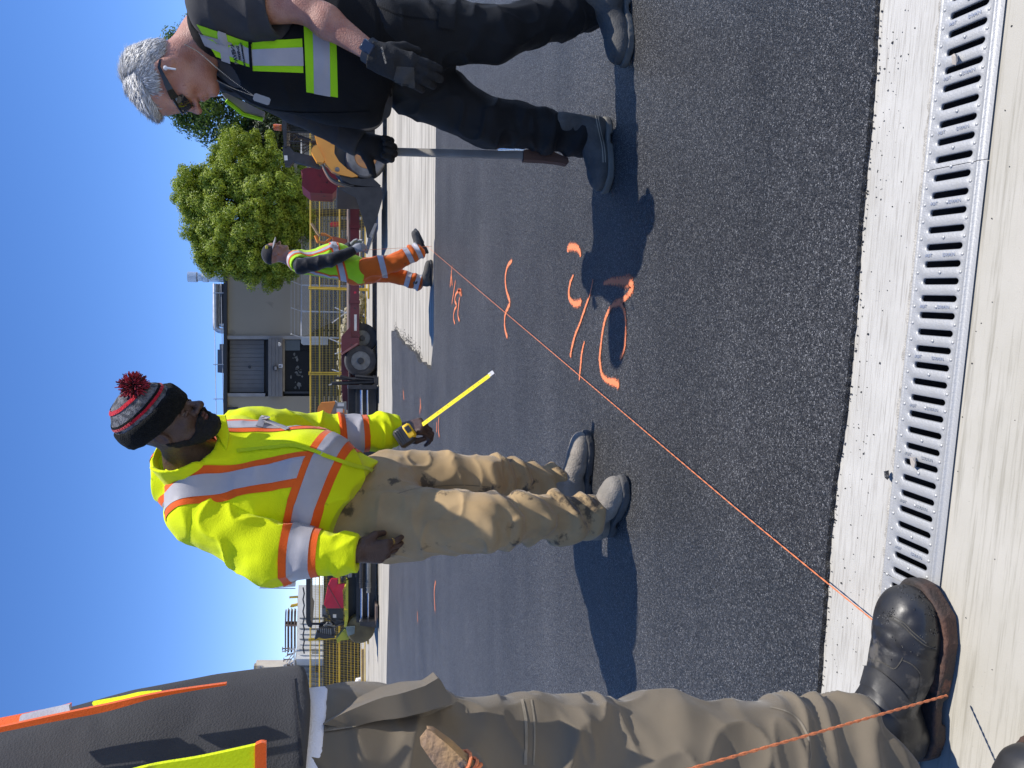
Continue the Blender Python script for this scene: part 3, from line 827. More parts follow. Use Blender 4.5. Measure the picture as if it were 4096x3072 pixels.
def plate(mb, pts, Y, depth, mi=0):
    """silhouette given in photo pixels on the plane at distance Y, extruded away by depth"""
    P_ = [at(x, y, Y) for x, y in pts]
    n = len(P_)
    a = sum(P_[i].x * P_[(i + 1) % n].z - P_[(i + 1) % n].x * P_[i].z for i in range(n))
    if a < 0: P_ = P_[::-1]
    mb.add(P_ + [p + V((0, depth, 0)) for p in P_], [tuple(range(n)), tuple(range(n, 2 * n))[::-1]] + [(i, n + i, n + (i + 1) % n, (i + 1) % n) for i in range(n)], mi)
    return mb
def solid(name, pts, Y, depth, mat, parent, sharp=35): return plate(MB(), pts, Y, depth).build(name, mat, parent, sharp)
def wheel(parent, c, r, w, rim_r, m_t, m_r, holes=8, name='wheel', hub=None):
    """tyre axis along Y; outer face towards the camera"""
    c = V(c)
    t = MB(); ax = V((0, -1, 0))
    prof = [(rim_r, -w * .35), (rim_r * 1.05, 0), (r * .80, w * .06), (r * .93, w * .02), (r * .985, -w * .12), (r, -w * .3), (r, -w * .7), (r * .97, -w * .92), (r * .8, -w), (rim_r, -w)]
    t.lathe(prof, c, ax, 40)
    ty = t.build(name, m_t, parent, 30)
    m = MB(); m.lathe([(rim_r * 1.02, -w * .04), (rim_r * .95, -w * .02), (rim_r * .9, -w * .12), (rim_r * .55, -w * .15), (rim_r * .45, -w * .05), (rim_r * .40, -w * .02), (rim_r * .16, 0.0), (0, 0.0)], c, ax, 32)
    ri = m.build('rim', m_r, ty, 30)
    h = MB()
    for k in range(holes):
        a = 2 * math.pi * k / holes
        p = c + V((math.cos(a) * rim_r * .70, w * .13, math.sin(a) * rim_r * .70))
        h.cyl(p + V((0, 0.02, 0)), p + V((0, -0.006, 0)), rim_r * .085, n=10)
    h.build('bolt_ring', M_BLK, ty)
    hb = MB(); hb.cyl(c + V((0, .02, 0)), c + V((0, -0.03, 0)), rim_r * .36, rim_r * .3, 20); hb.build('hub', hub or M_BLKP, ty)
    return ty

# ------------------------------------------------------------------ skid steer loader
YS = 14.75
g0 = gp(1541, 640, -0.05)
loader = empty('skid_steer_loader', (g0.x, YS, -0.05), 'tan-armed compact loader with black cab, amber beacon and lowered bucket', 'loader')
def K(l): return [(1150 + a / 3.686, 450 + b / 3.686) for a, b in l]
wheel(loader, at(1463, 630, YS + .02) , 0.405, 0.30, 0.215, M_RUBG, M_RIMO, 8)
wheel(loader, at(1463, 430, YS + .02), 0.405, 0.30, 0.215, M_RUBG, M_RIMO, 8)
solid('lift_arm', K([(385, 265), (545, 300), (640, 330), (697, 430), (690, 600), (760, 720), (880, 830), (990, 900), (1040, 940), (950, 955), (760, 912), (650, 862), (552, 742), (545, 690), (440, 470)]) , YS + .02, 0.14, M_TAN, loader)
solid('cylinder_cover', K([(440, 470), (385, 498), (352, 545), (350, 580), (432, 722), (520, 738), (548, 700)]), YS - .04, 0.16, M_TAN, loader)
for c in ((665, 435), (735, 840)):
    p = at(1150 + c[0] / 3.686, 450 + c[1] / 3.686, YS + .02)
    b = MB(); b.cyl(p + V((0, .02, 0)), p + V((0, -.02, 0)), .05, .045, 16); b.cyl(p + V((0, -.01, 0)), p + V((0, -.045, 0)), .028, .026, 10)
    b.build('pivot_bolt', M_RIMG, loader)
b = MB(); p = at(1150 + 480 / 3.686, 450 + 285 / 3.686, YS + .02); b.cyl(p + V((0, .01, 0)), p + V((0, -.006, 0)), .085, n=24); b.build('round_decal', M_WHITE, loader)
solid('chassis', [(1300, 300), (1330, 520), (1345, 640), (1390, 690), (1440, 720), (1490, 700), (1500, 600), (1500, 300)], YS + .22, 1.2, M_BLK, loader)
solid('lower_link', K([(760, 905), (950, 955), (1100, 980), (1250, 960), (1375, 1075), (1360, 1100), (1100, 1085), (940, 1060), (800, 990)]), YS + .06, 0.2, M_BLK, loader)
solid('far_lift_arm', K([(385, 265), (640, 330), (697, 430), (690, 600), (880, 830), (1040, 940), (950, 955), (650, 862), (440, 470)]), YS + 1.4, 0.14, M_TAN, loader)
for k in range(3):
    h = MB(); pts = [at(1150 + a / 3.686, 450 + b_ / 3.686 + k * 7, YS - .02 + .05 * k) for a, b_ in ((520, 760), (580, 880), (640, 960), (740, 1020), (880, 1070), (980, 1090))]
    h.tube([V(q_) for q_ in cat_rom([tuple(q_) for q_ in pts], 4)], 0.016, 7)
    h.build('hydraulic_hose', (M_BLKP, M_RIMG, pmat('hose_copper', (0.45, 0.22, 0.14), None, rough=0.5))[k], loader)
# cab: posts, roof, guard mesh, glass
CB = lambda l: [(1080 + a / 3.4, 440 + b / 3.4) for a, b in l]
solid('cab_roof', CB([(155, -260), (230, -260), (225, 500), (190, 500), (158, 120)]), YS + .12, 1.25, M_BLK, loader)
solid('cab_front_post', CB([(170, 485), (270, 500), (330, 570), (560, 620), (700, 780), (660, 785), (330, 700), (270, 760), (205, 755), (175, 600)]), YS + .14, 0.12, M_BLK, loader)
solid('cab_front_post', CB([(170, 485), (270, 500), (330, 570), (560, 620), (700, 780), (660, 785), (330, 700), (270, 760), (205, 755), (175, 600)]), YS + 1.2, 0.12, M_BLK, loader)
solid('cab_rear_post', CB([(200, -260), (700, -260), (700, -200), (200, -200)]), YS + .14, 1.2, M_BLK, loader)
solid('cab_bar', CB([(225, 288), (620, 300), (620, 312), (225, 300)]), YS + .16, .04, M_BLK, loader)
solid('cab_bar', CB([(260, 420), (640, 425), (640, 436), (260, 432)]), YS + .16, .04, M_BLK, loader)
m = MB()
for k in range(24):
    a = 235 + k * 20
    m.cyl(at(1080 + a / 3.4, 440 - 200 / 3.4, YS + .17), at(1080 + a / 3.4, 440 + (500 + k * 6) / 3.4, YS + .17), .0045, n=4)
for k in range(20):
    b_ = -190 + k * 38
    m.cyl(at(1080 + 225 / 3.4, 440 + b_ / 3.4, YS + .165), at(1080 + 700 / 3.4, 440 + b_ / 3.4, YS + .165), .0045, n=4)
tag(m.build('guard_mesh', M_BLKP, loader), kind='stuff')
solid('far_cab_glass', CB([(230, -200), (640, -200), (640, 300), (230, 290)]), YS + 1.3, .01, M_GLASS2, loader)
solid('seat', CB([(470, 60), (620, 60), (640, 260), (600, 270), (560, 140), (470, 120)]), YS + .5, .5, M_BLKP, loader)
solid('control_lever', CB([(340, 330), (380, 330), (560, 395), (555, 410), (370, 350), (280, 450), (265, 445)]), YS + .3, .06, M_BLKP, loader)
solid('number_plate', CB([(192, 618), (236, 618), (240, 684), (196, 684)]), YS + .135, .01, M_WHITE, loader)
p = at(1093, 511, YS + .5); q_ = at(1127, 511, YS + .5)
b = MB(); b.lathe([(.062, 0), (.066, .02), (.066, .12), (.056, .16), (.0, .165)], (q_.x, q_.y, q_.z), (0, 0, 1), 20)
mb_, nt, N, L, P_ = new_mat('amber_plastic'); P_.inputs['Base Color'].default_value = (0.75, 0.16, 0.015, 1); P_.inputs['Roughness'].default_value = .2; P_.inputs['Transmission Weight'].default_value = .25
b.build('beacon', mb_, loader)
# bucket
b = MB(); BK = [(1347, 748), (1445, 748), (1527, 748), (1531, 775), (1528, 803), (1503, 892), (1485, 950), (1468, 950), (1463, 915), (1425, 790)]
plate(b, BK, YS - .12, .03); plate(b, BK, YS + 1.65, .03)
plate(b, [(1520, 750), (1527, 748), (1531, 775), (1528, 803), (1503, 892), (1497, 892), (1520, 803)], YS - .09, 1.74)
plate(b, [(1347, 748), (1527, 748), (1520, 754), (1350, 754)], YS - .09, 1.74)
b.build('bucket', M_BLK, loader)
solid('cutting_edge', [(1475, 945), (1499, 893), (1510, 893), (1488, 952)], YS - .16, 1.85, pmat('worn_steel', (0.35, 0.33, 0.31), (0.2, 0.19, 0.18), 8, 0.4, metal=.6), loader)

# ------------------------------------------------------------------ red flatbed trailer
YT = 18.3
trailer = empty('flatbed_trailer', (at(1499, 1300, YT).x, YT, -0.05), 'dark red flatbed trailer with grey-rimmed tyres behind the orange-trousered worker', 'trailer')
solid('side_beam', [(1401, 770), (1401, 1395), (1437, 1395), (1437, 800), (1450, 770)], YT, .12, M_RED, trailer)
solid('far_side_beam', [(1404, 770), (1404, 1640), (1437, 1640), (1437, 800)], YT + 2.0, .12, M_RED, trailer)
solid('deck', [(1394, 770), (1394, 1640), (1401, 1640), (1401, 770)], YT + .02, 2.1, M_RUST, trailer)
for y in (905, 1040, 1207, 1342):
    solid('cross_member', [(1399, y - 6), (1440, y - 6), (1440, y + 6), (1399, y + 6)], YT - .03, .2, M_RED, trailer)
solid('reflector_strip', [(1417, 1258), (1417, 1323), (1427, 1323), (1427, 1258)], YT - .012, .01, M_WHITE, trailer)
solid('red_reflector', [(1416, 1166), (1416, 1174), (1425, 1174), (1425, 1166)], YT - .012, .01, M_PINK, trailer)
solid('fender', [(1366, 1345), (1400, 1308), (1404, 1308), (1404, 1350), (1437, 1350), (1437, 1378), (1371, 1418), (1366, 1412)], YT - .15, .4, M_RED, trailer)
solid('fender_edge', [(1428, 1371), (1434, 1376), (1370, 1418), (1366, 1412)], YT - .22, .42, pmat('dusty_pink_paint', (0.33, 0.14, 0.12), (0.25, 0.1, 0.09), 6, .7), trailer)
solid('side_panel', [(1366, 1414), (1366, 1520), (1372, 1640), (1420, 1640), (1437, 1500), (1437, 1400)], YT + .25, .2, M_RED, trailer)
wheel(trailer, at(1443, 1443, YT - .12), .40, .26, .235, M_RUB, M_RIMG, 10)
wheel(trailer, at(1449, 1352, YT + .35), .39, .26, .2, M_RUB, M_RIMG, 10)
wheel(trailer, at(1449, 1500, YT + .45), .37, .26, .2, M_RUB, M_RIMG, 10)
# battered toolbox and headboard
solid('headboard_box', [(1203, 681), (1210, 694), (1207, 742), (1228, 760), (1240, 770), (1330, 775), (1352, 752), (1352, 700), (1300, 665), (1220, 672)], YT - .5, .8, M_REDW, trailer)
solid('tongue', [(1376, 770), (1420, 738), (1450, 760), (1437, 830), (1401, 830)], YT, .14, M_RED, trailer)
# black stabiliser frame standing at the trailer tail
st = empty('ramp_stand', (at(1505, 1520, 17.6).x, 17.6, -.05), 'black upright steel ramp stand behind the trailer wheels', 'steel stand')
for a, b_ in (((1326, 1534), (1508, 1528)), ((1345, 1512), (1500, 1522)), ((1360, 1506), (1420, 1520)), ((1420, 1505), (1500, 1512))):
    m = MB(); p, q_ = at(*a, 17.6), at(*b_, 17.6); m.tube([p, q_], .045, 6); m.build('strut', M_BLK, st)
solid('foot_plate', [(1495, 1502), (1508, 1502), (1513, 1512), (1512, 1540), (1500, 1540)], 17.45, .35, M_BLK, st)
m = MB(); m.lathe([(0, -.05), (.06, -.04), (.07, 0), (.06, .04), (0, .05)], at(1444, 1548, 17.5), (0, -1, 0), 14); m.build('knob', M_BLK, st)

# ------------------------------------------------------------------ paver
YP = 17.3
paver = empty('asphalt_paver', (at(1505, 2100, YP).x, YP, -0.05), 'black and yellow asphalt paver with red hood behind the bobble-hat worker', 'paver')
solid('screed', [(1425, 1556), (1425, 2490), (1503, 2490), (1503, 1556)], YP + .35, .7, M_BLK, paver)
solid('screed_top', [(1393, 1556), (1393, 2480), (1426, 2480), (1426, 1556)], YP + .7, 1.2, M_BLK, paver)
solid('end_plate', [(1440, 2488), (1440, 2502), (1506, 2512), (1506, 2486)], YP - .1, 1.2, M_BLK, paver)
solid('end_plate', [(1393, 1540), (1393, 1556), (1506, 1556), (1506, 1540)], YP - .05, 1.2, M_BLK, paver)
solid('skid_board', [(1502, 2425), (1502, 2500), (1511, 2468), (1511, 2425)], YP - .12, .5, M_RUST, paver)
for xx, y0, y1, r in ((1446, 1560, 1720, .034), (1470, 1560, 1720, .026), (1446, 2250, 2494, .034), (1473, 2250, 2478, .026)):
    m = MB(); m.cyl(at(xx, y0, YP + .12), at(xx, y1, YP + .12), r, n=14); m.build('guide_rod', M_CHR, paver)
for xx, y0, y1, r in ((1446, 2200, 2352, .055), (1473, 2230, 2370, .06)):
    m = MB(); m.cyl(at(xx, y0, YP + .12), at(xx, y1, YP + .12), r, r * .9, n=14)
    for k in range(3): m.cyl(at(xx, y1 - 20 - k * 8, YP + .12), at(xx, y1 - 24 - k * 8, YP + .12), r * 1.15, n=14)
    m.build('guide_sleeve', M_RIMG if r > .057 else M_BLKP, paver)
solid('rear_panel', [(1371, 2365), (1376, 2350), (1385, 2345), (1385, 2322), (1393, 2320), (1393, 2440), (1376, 2432)], YP + .3, .5, M_LIME, paver)
solid('rear_panel', [(1377, 2440), (1393, 2440), (1393, 2472), (1386, 2510), (1378, 2510), (1380, 2470)], YP + .32, .5, M_LIME, paver)
place(text_mesh('DYNAPAC', .085, .002), 'lettering', M_BLKP, paver, at(1378, 2390, YP + .295), (1, 0, 0), (0, 0, 1))
hood = plate(MB(), [(1296, 2420), (1312, 2344), (1325, 2317), (1350, 2317), (1350, 2338), (1380, 2335), (1377, 2349), (1371, 2362), (1375, 2433), (1307, 2433)], YP + .25, .06)
hood.build('hood', M_PINK, paver)
m = MB()
a, b_, c_ = at(1296, 2420, YP + .24), at(1312, 2344, YP + .24), at(1350, 2317, YP + .24)
plate(m, [(1296, 2420), (1312, 2344), (1325, 2317), (1350, 2317), (1350, 2336), (1340, 2350), (1322, 2385)], YP + .15, .12); m.build('hood_lip', M_PINK, paver)
ch_ = MB()
for k in range(26):
    t = k / 25; p = at(1312 + t * 62, 2342 + t * 110, YP + .11); ch_.lathe([(0, -.016), (.016, 0), (0, .016)], p, (.5, 0, .8), 6)
ch_.build('safety_chain', M_BLKP, paver)
solid('canopy', [(1224, 1950), (1224, 2490), (1232, 2506), (1246, 2512), (1250, 2500), (1242, 2480), (1241, 1950)], YP + .5, 1.9, M_BLK, paver)
for y, yy in ((2010, .6), (2495, .6), (2010, 2.3), (2495, 2.3)):
    m = MB(); m.cyl(at(1240, y, YP + yy), at(1395, y, YP + yy), .03, n=8); m.build('canopy_post', M_BLKP, paver)
solid('engine_cover', [(1330, 1700), (1330, 2300), (1395, 2300), (1395, 1700)], YP + .9, 1.4, M_LIME, paver)
solid('operator_seat', [(1275, 2515), (1300, 2508), (1335, 2512), (1341, 2535), (1330, 2552), (1300, 2556), (1272, 2550)], YP + .4, .45, M_BLKP, paver)
for k in range(6): solid('seat_rib', [(1280 + k * 8, 2516), (1284 + k * 8, 2516), (1286 + k * 8, 2548), (1282 + k * 8, 2548)], YP + .37, .04, M_RIMG, paver)
solid('armrest', [(1258, 2560), (1266, 2530), (1340, 2545), (1338, 2553), (1275, 2551)], YP + .35, .2, M_BLKP, paver)
solid('control_panel', [(1288, 2434), (1303, 2434), (1303, 2462), (1288, 2466)], YP + .5, .3, M_RIMG, paver)
solid('console', [(1310, 2434), (1372, 2434), (1376, 2500), (1345, 2506), (1322, 2470)], YP + .45, .4, M_BLKP, paver)
solid('decal', [(1332, 2458), (1345, 2458), (1345, 2471), (1332, 2471)], YP + .44, .02, M_WHITE, paver)
r_ = random.Random(21)
for k in range(9):
    m = MB(); x0, y0 = 1300 + r_.random() * 60, 2440 + r_.random() * 70
    pts = [tuple(at(x0 + r_.uniform(-25, 35) * t, y0 + r_.uniform(-8, 30) * t, YP + .35 + .03 * k)) for t in (0, .4, .8, 1.2)]
    m.tube([V(p) for p in cat_rom(pts, 4)], .016, 6); m.build('hydraulic_hose', M_BLKP if k % 3 else M_RIMG, paver)
for k in range(14):
    x0, y0 = 1318 + r_.random() * 110, 2262 + r_.random() * 60
    m = MB(); m.box(at(x0, y0, YP + .3 + .1 * r_.random()), (.05 + .16 * r_.random(), .12, .04 + .1 * r_.random()), ch=.008); m.build('valve_block', r_.choice((M_BLKP, M_BLK, M_RIMG)), paver)
solid('hopper_wing', [(1345, 2556), (1375, 2520), (1385, 2515), (1400, 2545), (1396, 2558), (1362, 2562), (1350, 2574)], YP + .5, .2, M_LIME, paver)
solid('side_arm', [(1382, 2508), (1420, 2505), (1418, 2535), (1392, 2545)], YP + .3, .2, pmat('grey_green_paint', (0.20, 0.26, 0.24), (0.13, 0.16, 0.15), 4, .6), paver)
m = MB(); p = at(1440, 2522, YP + .3); m.lathe([(.0, 0), (.30, 0), (.34, .03), (.34, .26), (.3, .3), (0, .3)], p + V((0, .35, -.02)), (0, -1, 0), 30); m.build('drive_wheel', pmat('muddy_rubber', (0.17, 0.14, 0.07), (0.11, 0.09, 0.05), 5, .9, .3, 30), paver)
# orange side console seen beside the worker's sleeve
sc_ = empty('orange_power_pack', (at(1500, 1640, 17.0).x, 17.0, -.05), 'orange and grey power pack beside the paver rods', 'power pack')
solid('cover', [(1264, 1668), (1272, 1628), (1285, 1611), (1340, 1607), (1341, 1612), (1322, 1655), (1318, 1668)], 16.9, .5, M_ORNG, sc_)
solid('side_panel', [(1341, 1612), (1386, 1608), (1386, 1656), (1322, 1656)], 16.93, .45, M_RIMG, sc_)
solid('decal', [(1350, 1613), (1376, 1613), (1376, 1625), (1350, 1625)], 16.92, .01, M_WHITE, sc_)
solid('decal', [(1346, 1634), (1371, 1634), (1371, 1650), (1346, 1650)], 16.92, .01, M_WHITE, sc_)
solid('decal', [(1372, 1637), (1377, 1637), (1377, 1651), (1372, 1651)], 16.92, .01, M_ORNG, sc_)
solid('base_lip', [(1262, 1657), (1388, 1655), (1392, 1663), (1386, 1670), (1264, 1670)], 16.85, .6, M_ORNG, sc_)
solid('engine_block', [(1268, 1668), (1386, 1668), (1396, 1760), (1268, 1760)], 17.0, .5, M_RUST, sc_)

# ------------------------------------------------------------------ yellow site fence
def fence_panel(y0, y1, YF0, YF1, label, top=1241, bot=1467, lean=0.0):
    a, b_ = at(bot, y0, YF0), at(bot, y1, YF1)
    zt, zb = at(top, y0, YF0).z, -0.02
    f = empty('fence_panel', ((a.x + b_.x) / 2, (a.y + b_.y) / 2, -.05), label, 'fence panel', 'yellow mesh site fence panels')
    L_ = (b_ - a).length
    def P_(t, z): return V((a.x + (b_.x - a.x) * t, a.y + (b_.y - a.y) * t, z))
    for t in (0.0, 1.0):
        m = MB(); m.cyl(P_(t, -.05), P_(t, zt + .05), .024, n=8); m.build('post', M_YEL, f)
    for z in (zt, zt - .27, zb + (zt - zb) * .5, zb + .08):
        m = MB(); m.cyl(P_(0, z), P_(1, z), .019, n=6); m.build('rail', M_YEL, f)
    m = MB(); n = int(L_ / .05)
    for k in range(1, n): m.cyl(P_(k / n, zb + .08), P_(k / n, zt), .0035, n=3)
    nz = int((zt - zb) / .105)
    for k in range(1, nz): m.cyl(P_(0, zb + .08 + k * .105), P_(1, zb + .08 + k * .105), .005, n=4)
    tag(m.build('wire_mesh', M_YEL, f), kind='stuff')
    m = MB()
    for t in (0.0, 1.0):
        p = P_(t, 0); m.box((p.x, p.y, -.03), (.5, .16, .04), ch=.01)
    m.build('foot', M_YEL, f)
    return f
fence_panel(420, 756, 22.2, 22.2, 'yellow mesh fence panel behind the loader bucket')
fence_panel(764, 1156, 22.1, 22.1, 'yellow mesh fence panel behind the capped worker')
fence_panel(1162, 1491, 22.0, 22.1, 'yellow mesh fence panel above the red trailer wheels')
fence_panel(1498, 1830, 22.1, 22.3, 'yellow mesh fence panel right of the bobble-hat worker\'s sleeve')
fence_panel(2225, 2536, 22.3, 22.3, 'yellow mesh fence panel behind the red paver hood')
fence_panel(2542, 2818, 22.3, 22.1, 'yellow mesh fence panel in front of the dark container', bot=1470)
fence_panel(2838, 3110, 22.0, 21.8, 'yellow mesh fence panel cut by the foreground shirt hem', bot=1470)

# ------------------------------------------------------------------ chain-link fence and slatted screen
clf = empty('chain_link_fence', (at(1400, 1200, 27).x, 27, -.06), 'pale galvanised chain-link fence with angled top arms against the grey building', 'fence')
for y in (1140, 1245, 1349):
    m = MB(); p = at(1206, y, 27); m.cyl((p.x, 27, -.05), p, .035, n=8); m.tube([p, p + V((.1, -.25, .35))], .022, 6); m.build('post', M_PIPE, clf)
m = MB(); m.cyl(at(1206, 560, 27), at(1206, 1352, 27), .028, n=8); m.build('top_rail', M_PIPE, clf)
m = MB()
for k in range(3):
    z = (.35 * (k + 1) / 3); a, b_ = at(1206, 900, 27), at(1206, 1352, 27); o = V((.1, -.25, .35)) * ((k + 1) / 3)
    m.cyl(a + o, b_ + o, .006, n=3)
a, b_ = at(1206, 560, 27), at(1206, 1352, 27); n = 150; zz = a.z
for k in range(n):
    for s in (-1, 1):
        x0 = a.x + (b_.x - a.x) * k / n; x1 = x0 + s * zz * .55
        if min(a.x, b_.x) < x1 < max(a.x, b_.x): m.cyl((x0, 27, 0), (x1, 27, zz), .004, n=3)
tag(m.build('wire_mesh', M_PIPE, clf), kind='stuff')
solid('gate_panel', [(1204, 1349), (1204, 1372), (1212, 1379), (1312, 1379), (1312, 1349)], 26.8, .2, pmat('pale_sheet_metal', (0.42, 0.44, 0.43), (0.34, 0.36, 0.36), 3, .6), clf)
slf = empty('slatted_screen', (at(1400, 1250, 28.5).x, 28.5, -.06), 'dark horizontal slatted screen behind the yellow fence', 'fence')
a, b_ = at(1245, 660, 28.5), at(1245, 1760, 28.5)
for k in range(9):
    z = a.z - .06 - k * .17
    m = MB(); m.box(((a.x + b_.x) / 2, 28.5 + .01 * (k % 2), z), (abs(a.x - b_.x), .03, .13), ch=.004); m.build('slat', pmat('dark_green_slat', (0.022, 0.027, 0.025), (0.035, 0.04, 0.038), 3, .6) if k == 0 else bpy.data.materials['dark_green_slat'], slf)
for k in range(6):
    x = a.x + (b_.x - a.x) * k / 5; m = MB(); m.box((x, 28.56, a.z / 2), (.08, .06, a.z), ch=.005); m.build('post', M_BLKP, slf)
# heap of rock, brush and scrap under the fence
r_ = random.Random(31); hp = MB()
def rock(mb, p, s, r):
    vs = []
    for k in range(12):
        th = math.acos(1 - 2 * (k + .5) / 12); ph = k * 2.4
        vs.append(V(p) + V((math.sin(th) * math.cos(ph), math.sin(th) * math.sin(ph), math.cos(th) * .7)) * s * r.uniform(.7, 1.2))
    bm = bmesh.new(); bv = [bm.verts.new(v_) for v_ in vs]; res = bmesh.ops.convex_hull(bm, input=bv)
    bm.verts.index_update(); used = [v_ for v_ in bm.verts if v_.link_faces]
    ix = {v_: i for i, v_ in enumerate(used)}
    mb.add([v_.co for v_ in used], [tuple(ix[v_] for v_ in f.verts) for f in bm.faces]); bm.free()
for k in range(420):
    y = r_.uniform(1180, 1720); X = at(1400, y, 24.5).x; h = .85 * (1 - abs((y - 1450) / 330) ** 2.2)
    rock(hp, (X, 24.5 + r_.uniform(-.7, .7), max(.02, r_.uniform(0, max(h, .15)))), r_.uniform(.06, .17), r_)
tag(hp.build('rubble_heap', pmat('rubble', (0.42, 0.36, 0.26), (0.27, 0.25, 0.15), 3, .95, .4, 20), None, 20), 'beige rubble and brush heap behind the yellow fence', 'rubble', kind='stuff')
for k in range(7):
    y0 = 1230 + k * 62; m = MB(); p = at(1340 - 12 * (k % 3), y0, 23.6); q_ = at(1410, y0 + (-1) ** k * r_.uniform(20, 70), 23.4); q_.z = max(q_.z, .1)
    m.cyl(p, q_, .02, n=6)
    tag(m.build('scrap_pipe', M_PIPE), ['first loose pipe on the rubble heap, nearest the capped worker', 'second loose pipe from the capped worker on the rubble heap', 'third loose pipe from the capped worker on the rubble heap', 'middle loose pipe on the rubble heap', 'loose pipe on the rubble heap right above the trailer wheel', 'loose pipe on the rubble heap left of the trailer wheel', 'loose pipe on the rubble heap nearest the orange power pack'][k], 'pipe', 'scrap pipes on the rubble heap')
# plate compactor and red can behind the fence
pc = empty('plate_compactor', (at(1385, 950, 19.6).x, 19.6, .3), 'orange plate compactor with long handle on the red trailer', 'compactor')
solid('tank', [(1330, 945), (1390, 958), (1390, 990), (1335, 985)], 19.5, .35, pmat('faded_orange', (0.55, 0.15, 0.06), (0.45, 0.12, 0.05), 4, .6), pc)
m = MB(); m.tube([at(1262, 942, 19.6), at(1272, 968, 19.6), at(1300, 972, 19.6), at(1325, 950, 19.6), at(1300, 938, 19.6), at(1284, 937, 19.6)], .045, 7); m.build('frame', M_ORNG, pc)
m = MB(); m.tube([at(1245, 893, 19.6), at(1268, 930, 19.6), at(1280, 945, 19.6)], .035, 7); m.build('handle', M_WOOD, pc)
solid('base_plate', [(1388, 945), (1398, 945), (1398, 995), (1388, 995)], 19.45, .45, M_BLK, pc)
fc = empty('fuel_can', (at(1400, 890, 23).x, 23, -.05), 'bright red fuel can behind the yellow fence', 'fuel can')
solid('body', [(1326, 887), (1358, 887), (1358, 902), (1322, 902)], 22.8, .2, M_PINK, fc)
solid('spout', [(1320, 892), (1326, 890), (1326, 896), (1320, 897)], 22.85, .08, M_PINK, fc)
solid('crate_under', [(1358, 878), (1475, 878), (1475, 912), (1358, 912)], 22.75, .3, M_BLKP, fc)

# ------------------------------------------------------------------ grey building with roof plant
YB = 34.0
bld = empty('grey_building', (at(1300, 1450, YB).x, YB, -.06), 'low grey industrial building with recessed bay, roof duct and silver stack', 'building')
def wall(name, x0, x1, y0, y1, Y, mat, depth=.3): return solid(name, [(x0, y0), (x0, y1), (x1, y1), (x1, y0)], Y, depth, mat, bld)
BOT = 1420
wall('wall', 905, BOT, 880, 1343, YB, M_WALL, 8)
wall('wall', 905, BOT, 1585, 1960, YB, M_WALL, 8)
wall('wall', 1130, BOT, 560, 880, YB + 1.0, M_WALL2, 6)
wall('wall', 1160, BOT, 60, 560, YB + 2.0, M_WALL2, 6)
wall('bay_wall', 905, BOT, 1343, 1585, YB + .5, M_ROOF, 7)
wall('pilaster', 907, 1205, 1343, 1356, YB - .12, M_TRIM, .5)
wall('pilaster', 910, 1060, 1573, 1586, YB - .12, M_TRIM, .5)
wall('roof_edge', 894, 907, 872, 1970, YB - .25, M_ROOF, 8.5)
for k in range(12):
    y0 = 1361 + k * 17.4
    s_ = wall('siding_panel', 919, 1056, y0, y0 + 16.6, YB + .30 + .015 * (k % 2), M_SIDE, .1)
for k in range(4):
    x0 = 1073 + k * 14.3
    wall('canopy_board', x0, x0 + 13.5, 1353, 1586, YB - .35, M_SIDE, .9)
wall('window_frame', 1131, 1138, 1356, 1574, YB + .1, M_TRIM, .3)
wall('window_frame', 1131, 1330, 1566, 1574, YB + .1, M_BLKP, .3)
wall('window_pane', 1139, 1330, 1404, 1565, YB + .35, M_GLASS, .05)
wall('window_pane', 1139, 1200, 1358, 1402, YB + .35, pmat('blue_grey_glass', (0.05, 0.065, 0.08), None, rough=.2), .05)
wall('window_pane', 1202, 1330, 1358, 1402, YB + .35, M_GLASS, .05)
r_ = random.Random(44)
pm = pmat('painted_reflection', (0.17, 0.18, 0.18), (0.10, 0.11, 0.11), 5, .9)  # pale flat patches paint the window's reflections in colour
for cxx, cyy, n in ((1195, 1480, 9), (1185, 1430, 5), (1192, 1535, 7), (1180, 1500, 3)):
    for k in range(n):
        x, y = cxx + r_.gauss(0, 9), cyy + r_.gauss(0, 14)
        w, h = r_.uniform(2, 9), r_.uniform(3, 11)
        poly = [(x + w * math.cos(a_) * r_.uniform(.6, 1.1), y + h * math.sin(a_) * r_.uniform(.6, 1.1)) for a_ in [i * 6.283 / 8 for i in range(8)]]
        solid('reflection_patch', poly, YB + .325 + .003 * (k % 4), .006, pm, bld)
lm = MB(); plate(lm, [(1092, 1464), (1106, 1462), (1111, 1470), (1106, 1482), (1092, 1480)], YB - .55, .2); lm.build('wall_lamp', M_BLK, bld)
plate(MB(), [(1098, 1466), (1107, 1466), (1107, 1480), (1098, 1480)], YB - .57, .05).build('lamp_lens', M_TRIM, bld)
plate(MB(), [(1115, 1457), (1130, 1457), (1130, 1470), (1115, 1470)], YB - .38, .02).build('sign_board', pmat('sign_white', (.75, .77, .8), None, rough=.5), bld)
place(text_mesh('R', .17, .002, bold=.004), 'lettering', M_BLK, bld, at(1122.5, 1463.5, YB - .385), (1, 0, 0), (0, 0, 1))
m = MB(); p = at(1119, 1377, YB - .5); m.lathe([(0, -.07), (.06, -.06), (.09, 0), (.09, .05), (0, .06)], p, (0, 0, 1), 14); m.build('camera_dome', M_WHITE, bld)
m = MB(); m.cyl(at(906, 1633, YB - .1), at(952, 1633, YB - .1), .05, n=8); m.build('drain_pipe', M_BLKP, bld)
m = MB(); p = at(999, 1468, YB + .3); m.cyl(p, p + V((0, -.06, 0)), .07, n=12); m.build('vent', M_BLKP, bld)
